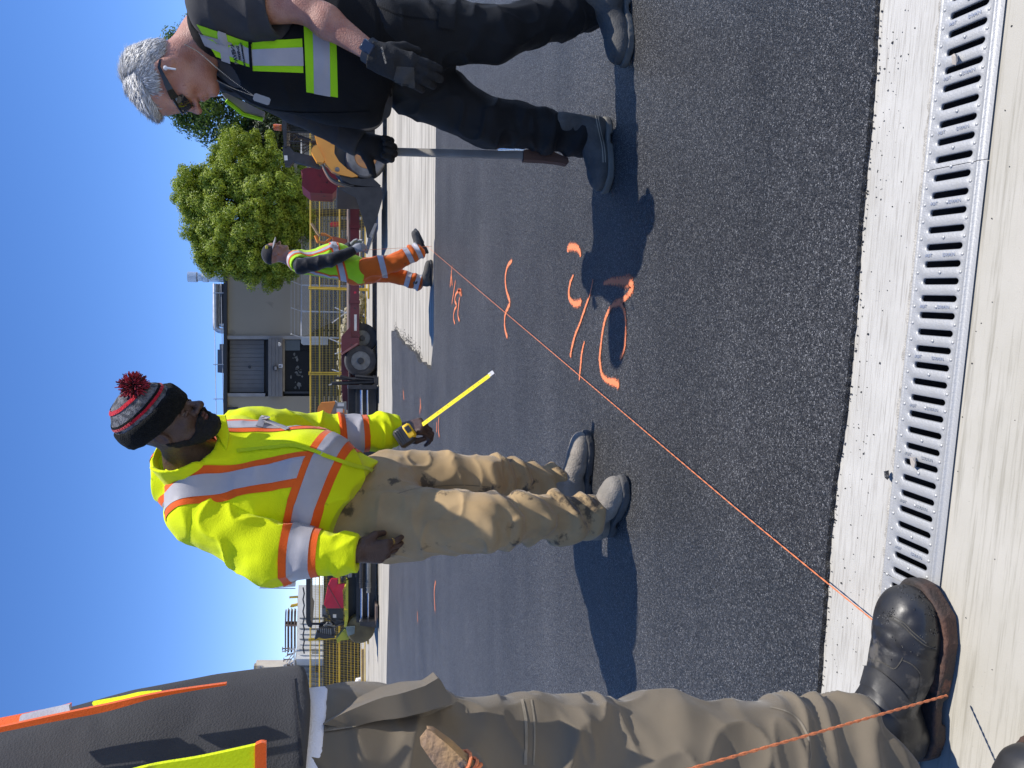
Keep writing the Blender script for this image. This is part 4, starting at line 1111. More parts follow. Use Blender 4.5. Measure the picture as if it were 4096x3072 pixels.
# roof plant
m = MB(); pts = [at(862, 1136, YB + 2), at(862, 1290, YB + 2), at(866, 1312, YB + 2), at(878, 1322, YB + 2), at(896, 1323, YB + 2)]
m.tube([V(p) for p in cat_rom([tuple(p) for p in pts], 4)], .13, 12); m.build('duct', M_SILV, bld)
m = MB(); pts = [at(876, 1136, YB + 2.2), at(876, 1284, YB + 2.2), at(882, 1300, YB + 2.2), at(896, 1302, YB + 2.2)]
m.tube([V(p) for p in cat_rom([tuple(p) for p in pts], 4)], .09, 10); m.build('duct', M_SILV, bld)
wall('roof_unit', 872, 896, 1135, 1300, YB + 3, M_ROOF, 2)
wall('roof_unit', 870, 897, 1398, 1490, YB + 2, pmat('unit_grey', (.10, .12, .145), None, rough=.6), 2)
wall('roof_unit', 878, 897, 1376, 1397, YB + 2, M_SIDE, 1.2)
b0, b1 = at(895, 1112, YB + 2.5), at(752, 1112, YB + 2.5)
m = MB(); H_ = b1.z - b0.z
m.lathe([(.20, 0), (.20, H_ * .42), (.235, H_ * .44), (.235, H_ * .58), (.19, H_ * .60), (.19, H_ * .72), (.25, H_ * .75), (.25, H_), (.22, H_), (.22, H_ - .05), (0, H_ - .05)], b0, (0, 0, 1), 24)
m.build('exhaust_stack', M_SILV, bld)
for xx in (855, 884):
    m = MB(); m.cyl(at(xx, 1130, YB + .4), at(xx + 12, 1760, YB + .4), .014, n=4); m.build('guard_cable', M_PIPE, bld)
for y in (1172, 1318, 1458, 1596):
    m = MB(); m.cyl(at(853, y, YB + .4), at(897, y, YB + .4), .02, n=5); m.build('guard_post', M_PIPE, bld)
m = MB(); p = at(760, 705, 36); m.lathe([(0, 0), (.28, .02), (.3, .1), (.3, .35), (0, .37)], p, (0, 0, 1), 20); m.cyl(p + V((0, 0, -3)), p, .08, n=8); m.build('roof_cowl', M_ROOF, bld)

# ------------------------------------------------------------------ containers and stored steel, left
YC = 30.0
def boxthing(name, pts, Y, depth, mat, label, cat, group=None):
    p = at(1400, sum(a[1] for a in pts) / len(pts), Y)
    e = empty(name, (p.x, Y, -.05), label, cat, group)
    solid('body', pts, Y, depth, mat, e)
    return e
dk = boxthing('dark_container', [(1294, 2300), (1294, 2776), (1470, 2776), (1470, 2300)], 29, 4, M_DARKC, 'dark container behind the fence below the white one', 'container')
for k in range(24):
    y = 2310 + k * 19.4; solid('rib', [(1297, y), (1297, y + 8), (1468, y + 8), (1468, y)], 28.95, .06, M_DARKC, dk)
solid('red_plate', [(1308, 2750), (1308, 2772), (1358, 2774), (1358, 2752)], 28.9, .08, pmat('faded_red', (.35, .06, .05), None, rough=.7), dk)
wc = empty('white_container', (at(1400, 2490, YC).x, YC + .8, 1.3), 'dirty white container stacked left of the paver canopy', 'container')
def slant(name, pts, mat, lift=0.0, th=.04):
    """plate on the container's end wall, which is turned towards the sun"""
    m = MB(); d = V((1, .95, 0)).normalized(); nn = V((d.y, -d.x, 0)); L0 = at(1290, 2636, YC)
    P_ = []
    for x, y in pts:
        r = ray(x, y); o = V((0, 0, CAM_H)); t = (L0 + nn * lift - o).dot(nn) / r.dot(nn); P_.append(o + r * t)
    n = len(P_); Q = [p - nn * th for p in P_]
    m.add(P_ + Q, [tuple(range(n)), tuple(range(n, 2 * n))[::-1]] + [(i, n + i, n + (i + 1) % n, (i + 1) % n) for i in range(n)])
    return m.build(name, mat, wc)
slant('body', [(1194, 2340), (1188, 2480), (1185, 2636), (1293, 2636), (1293, 2340)], M_WHITE, 0, 2.3)
for k in range(8):
    y = 2470 + k * 21; slant('door_bar', [(1198, y), (1198, y + 3), (1290, y + 3), (1290, y)], M_WHITE if k % 2 else M_GREYC, .06, .05)
slant('label_plate', [(1246, 2595), (1246, 2618), (1266, 2618), (1266, 2595)], M_GREYC, .03, .02)
m = MB(); m.tube([at(1212 + (k % 2) * 5, 2350 + k * 24, YC - .12) for k in range(12)], .03, 5); m.build('cable', M_BLKP, wc)
gc = boxthing('grey_container', [(1180, 2640), (1180, 3150), (1470, 3150), (1470, 2640)], YC + .5, 3, M_GREYC, 'plain grey container beside the foreground shirt hem', 'container')
for k in range(25):
    y = 2650 + k * 20; solid('rib', [(1184, y), (1184, y + 8), (1466, y + 8), (1466, y)], YC + .45, .06, M_GREYC, gc)
solid('vent_plate', [(1262, 2664), (1262, 2690), (1272, 2690), (1272, 2664)], YC + .42, .04, M_BLKP, gc)
for k in range(4):
    x = 1141 + k * 13
    e = empty('steel_channel', (at(x, 2520, YC + .8).x, YC + .8, at(x, 2520, YC).z), ['topmost rusty steel channel of the stack on the white container', 'second rusty steel channel from the top of the stack', 'third rusty steel channel from the top of the stack', 'bottom rusty steel channel of the stack on the white container'][k], 'steel channel', 'rusty channels on the container')
    solid('web', [(x, 2446 - k), (x - 2, 2505), (x - 2, 2610), (x + 2, 2610), (x + 2, 2505), (x + 4, 2446)], YC + 2.3, .3, M_RUST, e)
    solid('flange', [(x + 9, 2446), (x + 8, 2505), (x + 8, 2610), (x + 12, 2610), (x + 12, 2505), (x + 12, 2446)], YC + 2.2, .5, M_RUST, e)
    solid('stiffener', [(x, 2500), (x + 12, 2500), (x + 12, 2506), (x, 2506)], YC + 2.18, .5, M_RUST, e)
jk = empty('yellow_bracket', (at(1200, 2410, YC + 2).x, YC + 2, at(1195, 2410, YC + 2).z), 'yellow steel bracket standing on the white container', 'bracket')
for pts in ([(1190, 2388), (1190, 2446), (1198, 2446), (1198, 2384)], [(1157, 2388), (1157, 2394), (1196, 2392), (1196, 2385)], [(1160, 2428), (1164, 2420), (1194, 2414), (1194, 2424), (1166, 2430)]):
    solid('arm', pts, YC + 2.6, .12, M_YEL, jk)
tk = empty('white_tank', (at(1190, 2335, YC + 3).x, YC + 3, 2.5), 'rounded white tank above the worker\'s cuff', 'tank')
m = MB(); a, b_ = at(1182, 2300, YC + 3), at(1036, 2300, YC + 3); R_ = .5; H_ = b_.z - a.z
m.lathe([(R_, 0), (R_, H_ * .85), (R_ * .93, H_ * .95), (R_ * .6, H_), (0, H_)], a, (0, 0, 1), 28); m.build('shell', pmat('tank_white', (.62, .63, .62), (.5, .51, .5), 3, .5), tk)
m = MB(); m.cyl(at(1036, 2352, YC + 3), at(1182, 2354, YC + 3), .02, n=6); m.cyl(at(1060, 2346, YC + 3), at(1060, 2352, YC + 3), .04, n=6); m.build('pipe', M_PIPE, tk)
sf = empty('scaffold_frames', (at(1180, 2640, YC + .3).x, YC + .3, 2.5), 'pile of galvanised scaffold braces with rusty jack ends on the containers', 'scaffold')
r_ = random.Random(52)
for k in range(16):
    x0, y0 = 1178 + r_.uniform(-3, 6), 2590 + r_.random() * 110
    m = MB(); m.cyl(at(x0, y0, YC + .3 + r_.random()), at(1128 + r_.random() * 35, y0 + r_.uniform(10, 55), YC + .3 + r_.random()), .025, n=6); m.build('brace', M_PIPE, sf)
for k in range(5):
    x0, y0 = 1128 + r_.random() * 28, 2595 + k * 22
    m = MB(); p = at(x0, y0, YC + .4); m.box(p, (.12, .12, .03), ch=.004); m.cyl(p + V((0, 0, -.3)), p, .025, n=6); m.build('jack', M_RUST, sf)
m = MB(); m.cyl(at(1176, 2586, YC + .3), at(1178, 2706, YC + .3), .03, n=6); m.build('ledger', M_PIPE, sf)
fb = empty('far_building', (at(1300, 2800, 60).x, 60, -.06), 'distant beige building above the shirt hem', 'building')
solid('wall', [(1019, 2668), (1014, 2800), (1010, 2990), (1320, 2990), (1320, 2668)], 60, 1.5, pmat('beige_render', (.62, .55, .43), (.55, .48, .38), 1, .85, .2, 10), fb)
solid('band', [(1040, 2668), (1036, 2990), (1046, 2990), (1049, 2668)], 59.9, .3, M_TRIM, fb)
solid('parapet', [(1015, 2664), (1009, 2995), (1018, 2995), (1022, 2664)], 59.7, .6, M_WALL, fb)
# white bags and planks against the fence
def bag(c, r, label, seed):
    f = lambda P: sd_ell(P, c, r) + (noise3(P, 7, seed) - .5) * .22 + (ridge(P, 13, seed) - .5) * .06
    o = sdf_obj('rubbish_bag', f, V(c) - V(r) * 1.5, V(c) + V(r) * 1.5, .03, pmat('white_plastic', (.78, .78, .8), None, rough=.35) if 'white_plastic' not in bpy.data.materials else bpy.data.materials['white_plastic'], None, smooth=1)
    return tag(o, label, 'bag', 'white rubbish bags at the fence')
bag(at(1408, 2790, 22.8), (.34, .22, .42), 'bulging white rubbish bag behind the yellow fence, largest one', 1)
bag(at(1440, 2745, 22.9), (.22, .2, .22), 'smaller white rubbish bag lying by the fence foot', 5)
m = MB(); m.box((at(1452, 2700, 22.6).x, 22.6, .12), (1.6, .1, .09), .03, .006); tag(m.build('timber_plank', M_WOOD), 'pale timber plank lying along the fence foot', 'plank')

# ------------------------------------------------------------------ trees
def m_leaf(name, c1, c2, c3):
    m, nt, N, L, P = new_mat(name)
    tc = N.new('ShaderNodeTexCoord'); nz = N.new('ShaderNodeTexNoise'); nz.inputs['Scale'].default_value = 5.0; nz.inputs['Detail'].default_value = 3
    L.new(tc.outputs['Object'], nz.inputs['Vector'])
    cr = N.new('ShaderNodeValToRGB'); e = cr.color_ramp.elements
    e[0].position, e[0].color = .35, rgb(c1); e[1].position, e[1].color = .68, rgb(c3); e.new(.5).color = rgb(c2)
    L.new(nz.outputs['Fac'], cr.inputs['Fac']); L.new(cr.outputs['Color'], P.inputs['Base Color'])
    P.inputs['Roughness'].default_value = .5
    tr = N.new('ShaderNodeBsdfTranslucent'); L.new(cr.outputs['Color'], tr.inputs['Color'])
    mx = N.new('ShaderNodeMixShader'); mx.inputs[0].default_value = .35
    L.new(P.outputs[0], mx.inputs[1]); L.new(tr.outputs[0], mx.inputs[2]); L.new(mx.outputs[0], N['Material Output'].inputs['Surface'])
    return m
def crown_mesh(name, c, R, clumps, leaves, size, seed, hollow=.55, clump_r=.42, taper=0.0):
    g = np.random.default_rng(seed); c = np.array(c); R = np.array(R)
    d = g.normal(size=(clumps, 3)); d /= np.linalg.norm(d, axis=1, keepdims=True)
    rad = (hollow + (1 - hollow) * g.random(clumps) ** .45)
    lump = 1 + .16 * np.sin(d[:, 0] * 5 + seed) * np.cos(d[:, 2] * 4.2 + seed * 2) + .08 * g.normal(size=clumps)
    tp = 1 - taper * np.maximum(d[:, 2:3], 0); d2 = d * np.concatenate([tp, tp, np.ones_like(tp)], 1)
    cc = c + d2 * R * (rad * lump)[:, None]
    vs = []
    for i in range(clumps):
        cr_ = clump_r * g.uniform(.6, 1.15)
        ld = g.normal(size=(leaves, 3)); ld /= np.linalg.norm(ld, axis=1, keepdims=True)
        lp = cc[i] + ld * cr_ * (g.random(leaves) ** .4)[:, None] * np.array((1, 1, .8))
        nrm = ld * 1.3 + d[i] * .5 + g.normal(size=(leaves, 3)) * .38 + np.array((0, 0, .35)); nrm /= np.linalg.norm(nrm, axis=1, keepdims=True)
        t = np.cross(nrm, g.normal(size=(leaves, 3))); t /= np.linalg.norm(t, axis=1, keepdims=True); b = np.cross(nrm, t)
        s = size * g.uniform(.6, 1.25, leaves)[:, None]
        fold = nrm * s * .25
        vs.append(np.stack([lp - t * s, lp - b * s * .55 + fold, lp + t * s, lp + b * s * .55 + fold], 1).reshape(-1, 3))
    v = np.concatenate(vs); q = np.arange(len(v)).reshape(-1, 4)
    me = np_mesh(name, v, q); me.polygons.foreach_set('use_smooth', np.zeros(len(q), bool))
    return me, cc
def tree(name, base, c, R, label, mats, clumps, leaves, size, seed, trunk_r=.16, **kw):
    e = empty(name, base, label, 'tree')
    me, cc = crown_mesh('crown', c, R, clumps, leaves, size, seed, **kw)
    link('crown', me, mats, e)
    m = MB(); b = V(base); top = V(c) + V((0, 0, -R[2] * .35))
    m.tube([b, b.lerp(top, .5) + V((.06, 0, 0)), top], [trunk_r, trunk_r * .8, trunk_r * .55], 10)
    r = random.Random(seed)
    for k in range(26):
        tgt = V(cc[r.randrange(len(cc))]); s = b.lerp(top, r.uniform(.45, 1.0))
        mid = s.lerp(tgt, .5) + V((r.uniform(-.2, .2), r.uniform(-.2, .2), r.uniform(-.1, .25)))
        m.tube([s, mid, tgt], [trunk_r * .35, trunk_r * .2, trunk_r * .06], 6)
    m.build('trunk', M_BARK, e)
    return e
LF1 = m_leaf('maple_leaf', (.13, .20, .014), (.27, .35, .022), (.42, .48, .05))
LF2 = m_leaf('lime_leaf', (.06, .11, .012), (.09, .155, .018), (.13, .20, .025))
LF3 = m_leaf('cedar_leaf', (.025, .045, .014), (.04, .065, .02), (.06, .085, .03))
c = at(990, 862, 27.0); b_ = at(1300, 868, 27.0)
tree('maple_tree', (b_.x + .25, 27.0, -.06), (c.x, c.y, c.z), (2.6, 2.1, 2.2), 'dense round bright green maple behind the capped worker', LF1, 880, 290, .045, 3, hollow=.55, clump_r=.33, taper=.32)
c = at(930, 330, 31.0)
tree('lime_tree', (c.x + .5, 31.0, -.06), (c.x, c.y, c.z), (3.2, 2.3, 3.0), 'looser darker green tree behind the grey-haired worker', LF2, 330, 170, .07, 8, hollow=.25, clump_r=.52)
c = at(1085, 560, 29.5)
tree('cedar_tree', (c.x, 29.5, -.06), (c.x, c.y, c.z), (1.15, .9, 1.2), 'small dark evergreen between the maple and the loader cab', LF3, 110, 90, .07, 13, trunk_r=.09, hollow=.2, clump_r=.34)
# ================================================================== people
from mathutils.bvhtree import BVHTree
def fabric(name, c1, c2, scale=6, rough=.9, bump=.25, bscale=420, sheen=.25, wrk=(8, .28), **kw): return pmat(name, c1, c2, scale, rough, bump, bscale, sheen=sheen, spec=.2, wrk=wrk, **kw)
M_HIVIS = fabric('lime_fleece', (0.80, 0.88, 0.008), (0.72, 0.82, 0.008), 5, bump=.22, bscale=260, sheen=.1, c3=(0.36, 0.38, 0.02), s3=7, t3=.665, wrk=(7, .22))
M_HIVO = fabric('orange_tape', (0.90, 0.14, 0.015), (0.80, 0.11, 0.012), 9, .7)
M_REFL = fabric('silver_tape', (0.46, 0.44, 0.45), (0.40, 0.385, 0.40), 12, .42, .1, 300, 0)
M_KHAKI = fabric('khaki_canvas', (0.47, 0.325, 0.165), (0.38, 0.26, 0.13), 7, .92, .3, 500, c3=(0.12, 0.09, 0.058), s3=6, t3=.585, wrk=(7, .5))
M_TAUPE = fabric('taupe_twill', (0.19, 0.155, 0.108), (0.15, 0.122, 0.085), 6, .92, .25, 500, wave=400, wrk=(8, .5), c3=(.11, .088, .06), s3=4, t3=.64)
M_CHAR = fabric('charcoal_cotton', (0.062, 0.061, 0.062), (0.052, 0.051, 0.053), 14, .95, .25, 400, .05)
M_BLKV = fabric('black_vest_cloth', (0.006, 0.0062, 0.007), (0.009, 0.0092, 0.010), 10, .8, .2, 300, 0)
M_BTRO = fabric('black_work_trousers', (0.014, 0.0145, 0.0155), (0.010, 0.0105, 0.0115), 6, .62, .25, 350, .03, wrk=(6, .6))
M_LIMEV = fabric('lime_tape', (0.42, 0.80, 0.012), (0.37, 0.74, 0.012), 8, .7)
M_GVEST = fabric('lime_vest_cloth', (0.42, 0.72, 0.02), (0.34, 0.60, 0.02), 5, .8, .2, 200, c3=(0.2, 0.3, 0.03), s3=8, t3=.68)
M_OTRO = fabric('orange_work_trousers', (0.72, 0.14, 0.015), (0.56, 0.10, 0.012), 5, .8, .3, 200, c3=(0.16, 0.06, 0.02), s3=5, t3=.63)
M_SKIN_A = pmat('dark_skin', (0.095, 0.052, 0.036), (0.07, 0.038, 0.027), 24, .45, .4, 240, sub=.06, c3=(.055, .03, .022), s3=50, t3=.64)
M_SKIN_B = pmat('ruddy_skin', (0.50, 0.26, 0.185), (0.40, 0.17, 0.115), 22, .5, .4, 240, sub=.10, c3=(.36, .14, .10), s3=45, t3=.64)
M_SKIN_C = pmat('tanned_skin', (0.36, 0.18, 0.12), (0.30, 0.14, 0.09), 14, .5, sub=.1)
M_BEARD = pmat('black_beard', (0.008, 0.007, 0.006), (0.014, 0.012, 0.010), 60, .8, .8, 500)
M_HAIR = pmat('silver_hair', (0.36, 0.36, 0.355), (0.20, 0.20, 0.197), 260, .55, .35, 300, stretch=(.16, 1, .45), lo=.4, hi=.62)
M_GREYLEA = pmat('scuffed_grey_leather', (0.30, 0.262, 0.215), (0.21, 0.19, 0.16), 16, .75, .4, 160, c3=(0.05, 0.052, 0.055), s3=9, t3=.62)
M_DKLEA = pmat('dark_dusty_leather', (0.05, 0.048, 0.045), (0.10, 0.095, 0.085), 11, .75, .3, 160, c3=(.16, .15, .13), s3=9, t3=.63)
M_BLKLEA = pmat('black_oiled_leather', (0.016, 0.016, 0.017), (0.03, 0.029, 0.028), 10, .30, .06, 60, rvar=.3, c3=(0.095, 0.085, 0.07), s3=8, t3=.565)
M_SOLE = pmat('worn_sole', (0.035, 0.03, 0.027), (0.10, 0.048, 0.03), 13, .8, .4, 120, c3=(0.20, 0.085, 0.05), s3=8, t3=.62)
M_GLOVE = pmat('black_work_glove', (0.009, 0.009, 0.0095), (0.018, 0.018, 0.018), 18, .8, .3, 260)
M_GLOVEG = pmat('grey_glove_leather', (0.065, 0.062, 0.055), (0.045, 0.043, 0.039), 20, .75, .3, 260)
M_EYEW = pmat('eye', (0.22, 0.19, 0.17), None, rough=.2)
M_IRIS = pmat('dark_iris', (0.012, 0.008, 0.006), None, rough=.15)
M_STRING = pmat('orange_twine', (0.82, 0.27, 0.11), (0.62, 0.17, 0.06), 200, .85, .3, 600)

def bvh_of(o):
    me = o.data
    return BVHTree.FromPolygons([v_.co.copy() for v_ in me.vertices], [tuple(p.vertices) for p in me.polygons])
CAMP = V((0, 0, CAM_H))
def hit(b, x, y):
    r = b.ray_cast(CAMP, ray(x, y).normalized())
    return (r[0], r[1]) if r[0] is not None else (None, None)
def ribbon(name, b, pts, w, mat, parent, off=.003, per=6, round_=False, back=False):
    """a sewn line or tape: photo-space path laid on a garment surface"""
    P_, N_2 = [], []
    for x, y in cat_rom([(float(a), float(c)) for a, c in pts], per):
        p, n = hit(b, x, y)
        if p is None: continue
        P_.append(p); N_2.append(n)
    if len(P_) < 2: return None
    if round_:
        m = MB(); m.tube([p + n * off for p, n in zip(P_, N_2)], w / 2, 6)
        return m.build(name, mat, parent)
    m = MB(); vs, fs = [], []
    for i, (p, n) in enumerate(zip(P_, N_2)):
        d = (P_[min(i + 1, len(P_) - 1)] - P_[max(i - 1, 0)]).normalized(); s = d.cross(n).normalized()
        for k in (-1, 0, 1):
            q_ = p + s * w * .5 * k
            c = b.find_nearest(q_)
            q_ = c[0] if c[0] is not None and (c[0] - q_).length < .03 else q_
            vs.append(q_ + n * off)
    for i in range(len(P_) - 1):
        for k in (0, 1): fs.append((i * 3 + k, i * 3 + k + 1, i * 3 + k + 4, i * 3 + k + 3))
    m.add(vs, fs)
    o = m.build(name, mat, parent, 60)
    return o
def patch(name, b, quad, mat, parent, off=.004, nu=14, nv=8):
    """cloth panel: photo-space quad (a,b,c,d) laid on a garment surface"""
    a, c, d, e = [np.array(q_, float) for q_ in quad]
    vs, ok = [], []
    for i in range(nu + 1):
        for j in range(nv + 1):
            u, v_ = i / nu, j / nv
            p2 = (a * (1 - u) + c * u) * (1 - v_) + (e * (1 - u) + d * u) * v_
            p, n = hit(b, *p2)
            ok.append(p is not None); vs.append(p + n * off if p is not None else V((0, 0, 0)))
    m = MB(); fs = []
    for i in range(nu):
        for j in range(nv):
            f = (i * (nv + 1) + j, (i + 1) * (nv + 1) + j, (i + 1) * (nv + 1) + j + 1, i * (nv + 1) + j + 1)
            if all(ok[k] for k in f): fs.append(f)
    used = sorted({k for f in fs for k in f}); ix = {k: i for i, k in enumerate(used)}
    if not fs: return None
    m.add([vs[k] for k in used], [tuple(ix[k] for k in f) for f in fs])
    return m.build(name, mat, parent, 60)

def head_sdf(C, R, s=1.0, ears=True, nose=1.0):
    def g(p): return A3(C) + R @ (A3(p) * s)
    S = lambda r: A3(r) * s
    def f(P):
        d = sd_ell(P, g((-.014, 0, .036)), S((.100, .077, .088)), R)
        d = smin(d, sd_ell(P, g((.036, 0, -.030)), S((.058, .060, .085)), R), .035 * s)
        d = smin(d, sd_ell(P, g((.045, 0, .050)), S((.052, .060, .048)), R), .03 * s)
        for y in (-1, 1):
            d = smin(d, sd_cone(P, g((-.005, .050 * y, -.045)), g((.068, .016 * y, -.103)), .024 * s, .018 * s), .025 * s)
            d = smin(d, sd_ell(P, g((.062, .040 * y, -.028)), S((.024, .024, .022)), R), .02 * s)
        d = smin(d, sd_ell(P, g((.082, 0, -.104)), S((.019, .024, .016)), R), .02 * s)
        d = smin(d, sd_cone(P, g((.084, -.034, .020)), g((.084, .034, .020)), .012 * s, .012 * s), .02 * s)
        for y in (-1, 1): d = smax(d, -sd_ell(P, g((.100, .032 * y, -.002)), S((.016, .018, .013)), R), .014 * s)
        d = smin(d, sd_cone(P, g((.090, 0, .010)), g((.112 + .006 * nose, 0, -.026)), .008 * s, .011 * s), .010 * s)
        d = smin(d, sd_ell(P, g((.114 + .006 * nose, 0, -.032)), S((.013, .013, .012)) * nose, R), .008 * s)
        for y in (-1, 1): d = smin(d, sd_ell(P, g((.102, .0155 * y, -.037)), S((.012, .0095, .009)) * nose, R), .006 * s)
        d = smin(d, sd_cone(P, g((.090, -.020, -.061)), g((.090, .020, -.061)), .0085 * s, .0085 * s), .006 * s)
        d = smin(d, sd_cone(P, g((.088, -.018, -.0755)), g((.088, .018, -.0755)), .009 * s, .009 * s), .006 * s)
        if ears:
            for y in (-1, 1):
                e = sd_ell(P, g((-.012, .079 * y, -.006)), S((.021, .010, .033)), R)
                e = smax(e, -sd_ell(P, g((-.008, .090 * y, -.004)), S((.013, .009, .020)), R), .006 * s)
                d = smin(d, e, .008 * s)
        return d
    return f, g
def hand_prims(M, side=1, curl=(.25, .35, .25), thumb=((.02, .028, -.010), (.055, .050, -.022), (.085, .055, -.034)), spread=.05, s=1.0, fat=0.0, per=None):
    """metacarpals and finger bones as round cones. M: x along the hand, y to the thumb (times side), z out of its back"""
    def T(p): return M @ V((p[0] * s, p[1] * s * side, p[2] * s))
    palm, fing = [], []
    base_x = (.088, .092, .087, .078); base_y = (.031, .010, -.011, -.031)
    segs = ((.043, .026, .021), (.047, .030, .022), (.043, .028, .021), (.034, .021, .019))
    for k in range(4):
        b = V((base_x[k], base_y[k], 0))
        palm.append((T((.004, base_y[k] * .55, -.002)), T(b), .019 + fat, .0145 + fat))
        c = per[k] if per else curl
        ang = 0.0; p = b; chain = []
        for j in range(3):
            ang += c[j]
            d = V((math.cos(ang), (1.5 - k) * spread * math.cos(ang), -math.sin(ang)))
            q_ = p + d * segs[k][j]
            r0 = (.0102, .0092, .0082, .0072)[j] * (.88 if k == 3 else 1) + fat; r1 = (.0102, .0092, .0082, .0072)[j + 1] * (.88 if k == 3 else 1) + fat
            chain.append((T(p), T(q_), r0 * s, r1 * s)); p = q_
        fing.append(chain)
    t = [V(p) for p in thumb]
    fing.append([(T(t[0]), T(t[1]), (.0165 + fat) * s, (.0125 + fat) * s), (T(t[1]), T(t[2]), (.0118 + fat) * s, (.0090 + fat) * s)])
    return palm, fing
def sd_hand(P, prims):
    palm, fing = prims
    d = sunion([sd_cone(P, *c) for c in palm], .014)
    df = None
    for ch in fing:
        e = sunion([sd_cone(P, *c) for c in ch], .003)
        df = e if df is None else smin(df, e, .0025)
    return smin(d, df, .009)
def bound(pts, m):
    a = np.array([tuple(p) for p in pts]); return a.min(0) - m, a.max(0) + m
def frame(o, x, z):
    """matrix: x axis along x, z axis near z"""
    x = V(x).normalized(); z = V(z); z = (z - x * z.dot(x)).normalized(); y = z.cross(x); o = V(o)
    return Matrix(((x.x, y.x, z.x, o.x), (x.y, y.y, z.y, o.y), (x.z, y.z, z.z, o.z), (0, 0, 0, 1)))
def boot(parent, heel, fwd, L=.29, mat=M_GREYLEA, sole_mat=M_SOLE, h=.0055, up=(0, 0, 1), shaft=.17, w=1.0, lace_mat=None, label=None):
    R = axes(fwd, up); O = A3(heel); k = L / .29
    def g(p): return O + R @ (A3(p) * k)
    S = lambda r: A3(r) * k
    def f(P):
        d = sd_ell(P, g((.046, 0, .055)), S((.044, .035 * w, .055)), R)
        d = smin(d, sd_cone(P, g((.052, 0, .07)), g((.048, 0, shaft)), .045 * k, .050 * k), .03 * k)
        d = smin(d, sd_cone(P, g((.075, 0, .085)), g((.185, 0, .055)), .040 * k, .036 * k), .03 * k)
        d = smin(d, sd_ell(P, g((.175, .004, .042)), S((.075, .045 * w, .038)), R), .03 * k)
        d = smin(d, sd_ell(P, g((.232, 0, .043)), S((.052, .045 * w, .038)), R), .03 * k)
        # stitched cap and welt relief
        q = (P - O) @ R / k
        d = d + .0012 * np.exp(-((q[:, 0] - .195 + .02 * np.abs(q[:, 1]) * 20 * .5) / .0022) ** 2) * k
        d = d + (noise3(P, 60, 3) - .5) * .0010 * k + (ridge(P * A3((2.2, 1, 1)), 13, 9, 6) - .15) * .0022 * k
        return smax(d, .02 * k - ((P - O) @ R)[:, 2], .006 * k)
    lo, hi = bound([g((-.02, -.07, 0)), g((.31, .07, .02)), g((0, .07, shaft + .05)), g((.31, -.07, .12)), g((0, -.07, shaft + .05))], .02)
    b = sdf_obj('boot', f, lo, hi, h * k, mat, parent, smooth=1)
    if label: b['label'] = label
    def fs(P):
        q = (P - O) @ R / k
        x, y, z = q[:, 0], q[:, 1], q[:, 2]
        w0 = np.interp(x, [-.01, .02, .05, .10, .17, .21, .25, .29, .3], [.0, .032, .040, .038, .049, .052, .047, .018, 0]) * w
        a = np.abs(y) - w0
        d2 = smax(a * .8, np.maximum(-x - .004, x - .292), .012)
        top = .026 + .010 * np.clip((x - .22) / .07, 0, 1)
        bot = .004 * np.clip((x - .24) / .05, 0, 1) * 2
        arch = np.where((x > .075) & (x < .115), .008, 0)
        rib = .0012 * np.sin(x * 2 * np.pi / .012)
        d = smax(d2 + np.where(z < .018, np.abs(rib), 0), np.maximum(z - top, bot + arch - z), .004)
        return d * k
    sdf_obj('sole', fs, lo, hi, h * k * .9, sole_mat, b, smooth=1)
    if lace_mat:
        for i in range(4):
            x0 = .085 + i * .022; z0 = .128 - i * .016
            m = MB(); pts = [g((x0 - .012, -.034, z0 - .020)), g((x0, -.016, z0 - .002)), g((x0 + .004, .0, z0 + .002)), g((x0, .016, z0 - .002)), g((x0 - .012, .034, z0 - .020))]
            m.tube([V(p) for p in pts], .0035, 6); m.build('lace', lace_mat, b)
    return b
def folds(amp, sc, seed=0, squash=(1, 1, 2.2), zone=None):
    sq = A3(squash)
    def f(v_, n):
        a = (ridge(v_ * sq, sc, seed, 2.0) - .35) * amp + (noise3(v_, sc * 3.1, seed + 5) - .5) * amp * .35
        return a * zone(v_) if zone is not None else a
    return f
def flat_n(fwd): return (V(fwd).x, V(fwd).y, V(fwd).z)
# ------------------------------------------------------------------ worker in bobble hat, lime fleece and khaki trousers
TF = V((.66, -.75, 0)).normalized(); TL = V((-TF.y, TF.x, 0))          # torso forward, its left
gA = V((-.40, 2.66, 0))
person_a = empty('person', gA, 'worker in bobble hat, lime fleece and khaki trousers holding out a tape measure', 'person', 'road crew')
sh_r, sh_l = at(800, 2045, 2.50), at(985, 1745, 2.76)
el_r, wr_r = at(1085, 2210, 2.43), at(1425, 2212, 2.38)
el_l, wr_l = at(1275, 1748, 2.90), at(1595, 1722, 2.93)
neck = at(775, 1850, 2.54)
hipc = at(1480, 2015, 2.66)
hp_r, hp_l = at(1560, 2095, 2.56), at(1560, 1925, 2.78)
kn_r, kn_l = at(1945, 2085, 2.42), at(1940, 1912, 2.76)
an_r, an_l = at(2340, 2066, 2.50), at(2225, 1950, 2.86)
hA_f = V((math.cos(math.radians(33)) * math.cos(math.radians(43)), -math.sin(math.radians(33)) * math.cos(math.radians(43)), -math.sin(math.radians(43))))
RA = axes(hA_f, (0, 0, 1)); SA = 0.945
ear = at(648, 1757, 2.36)
CA = A3(ear) - RA @ (A3((-.012, -.079, -.006)) * SA)
fhA, gAh = head_sdf(CA, RA, SA, True, 1.12)
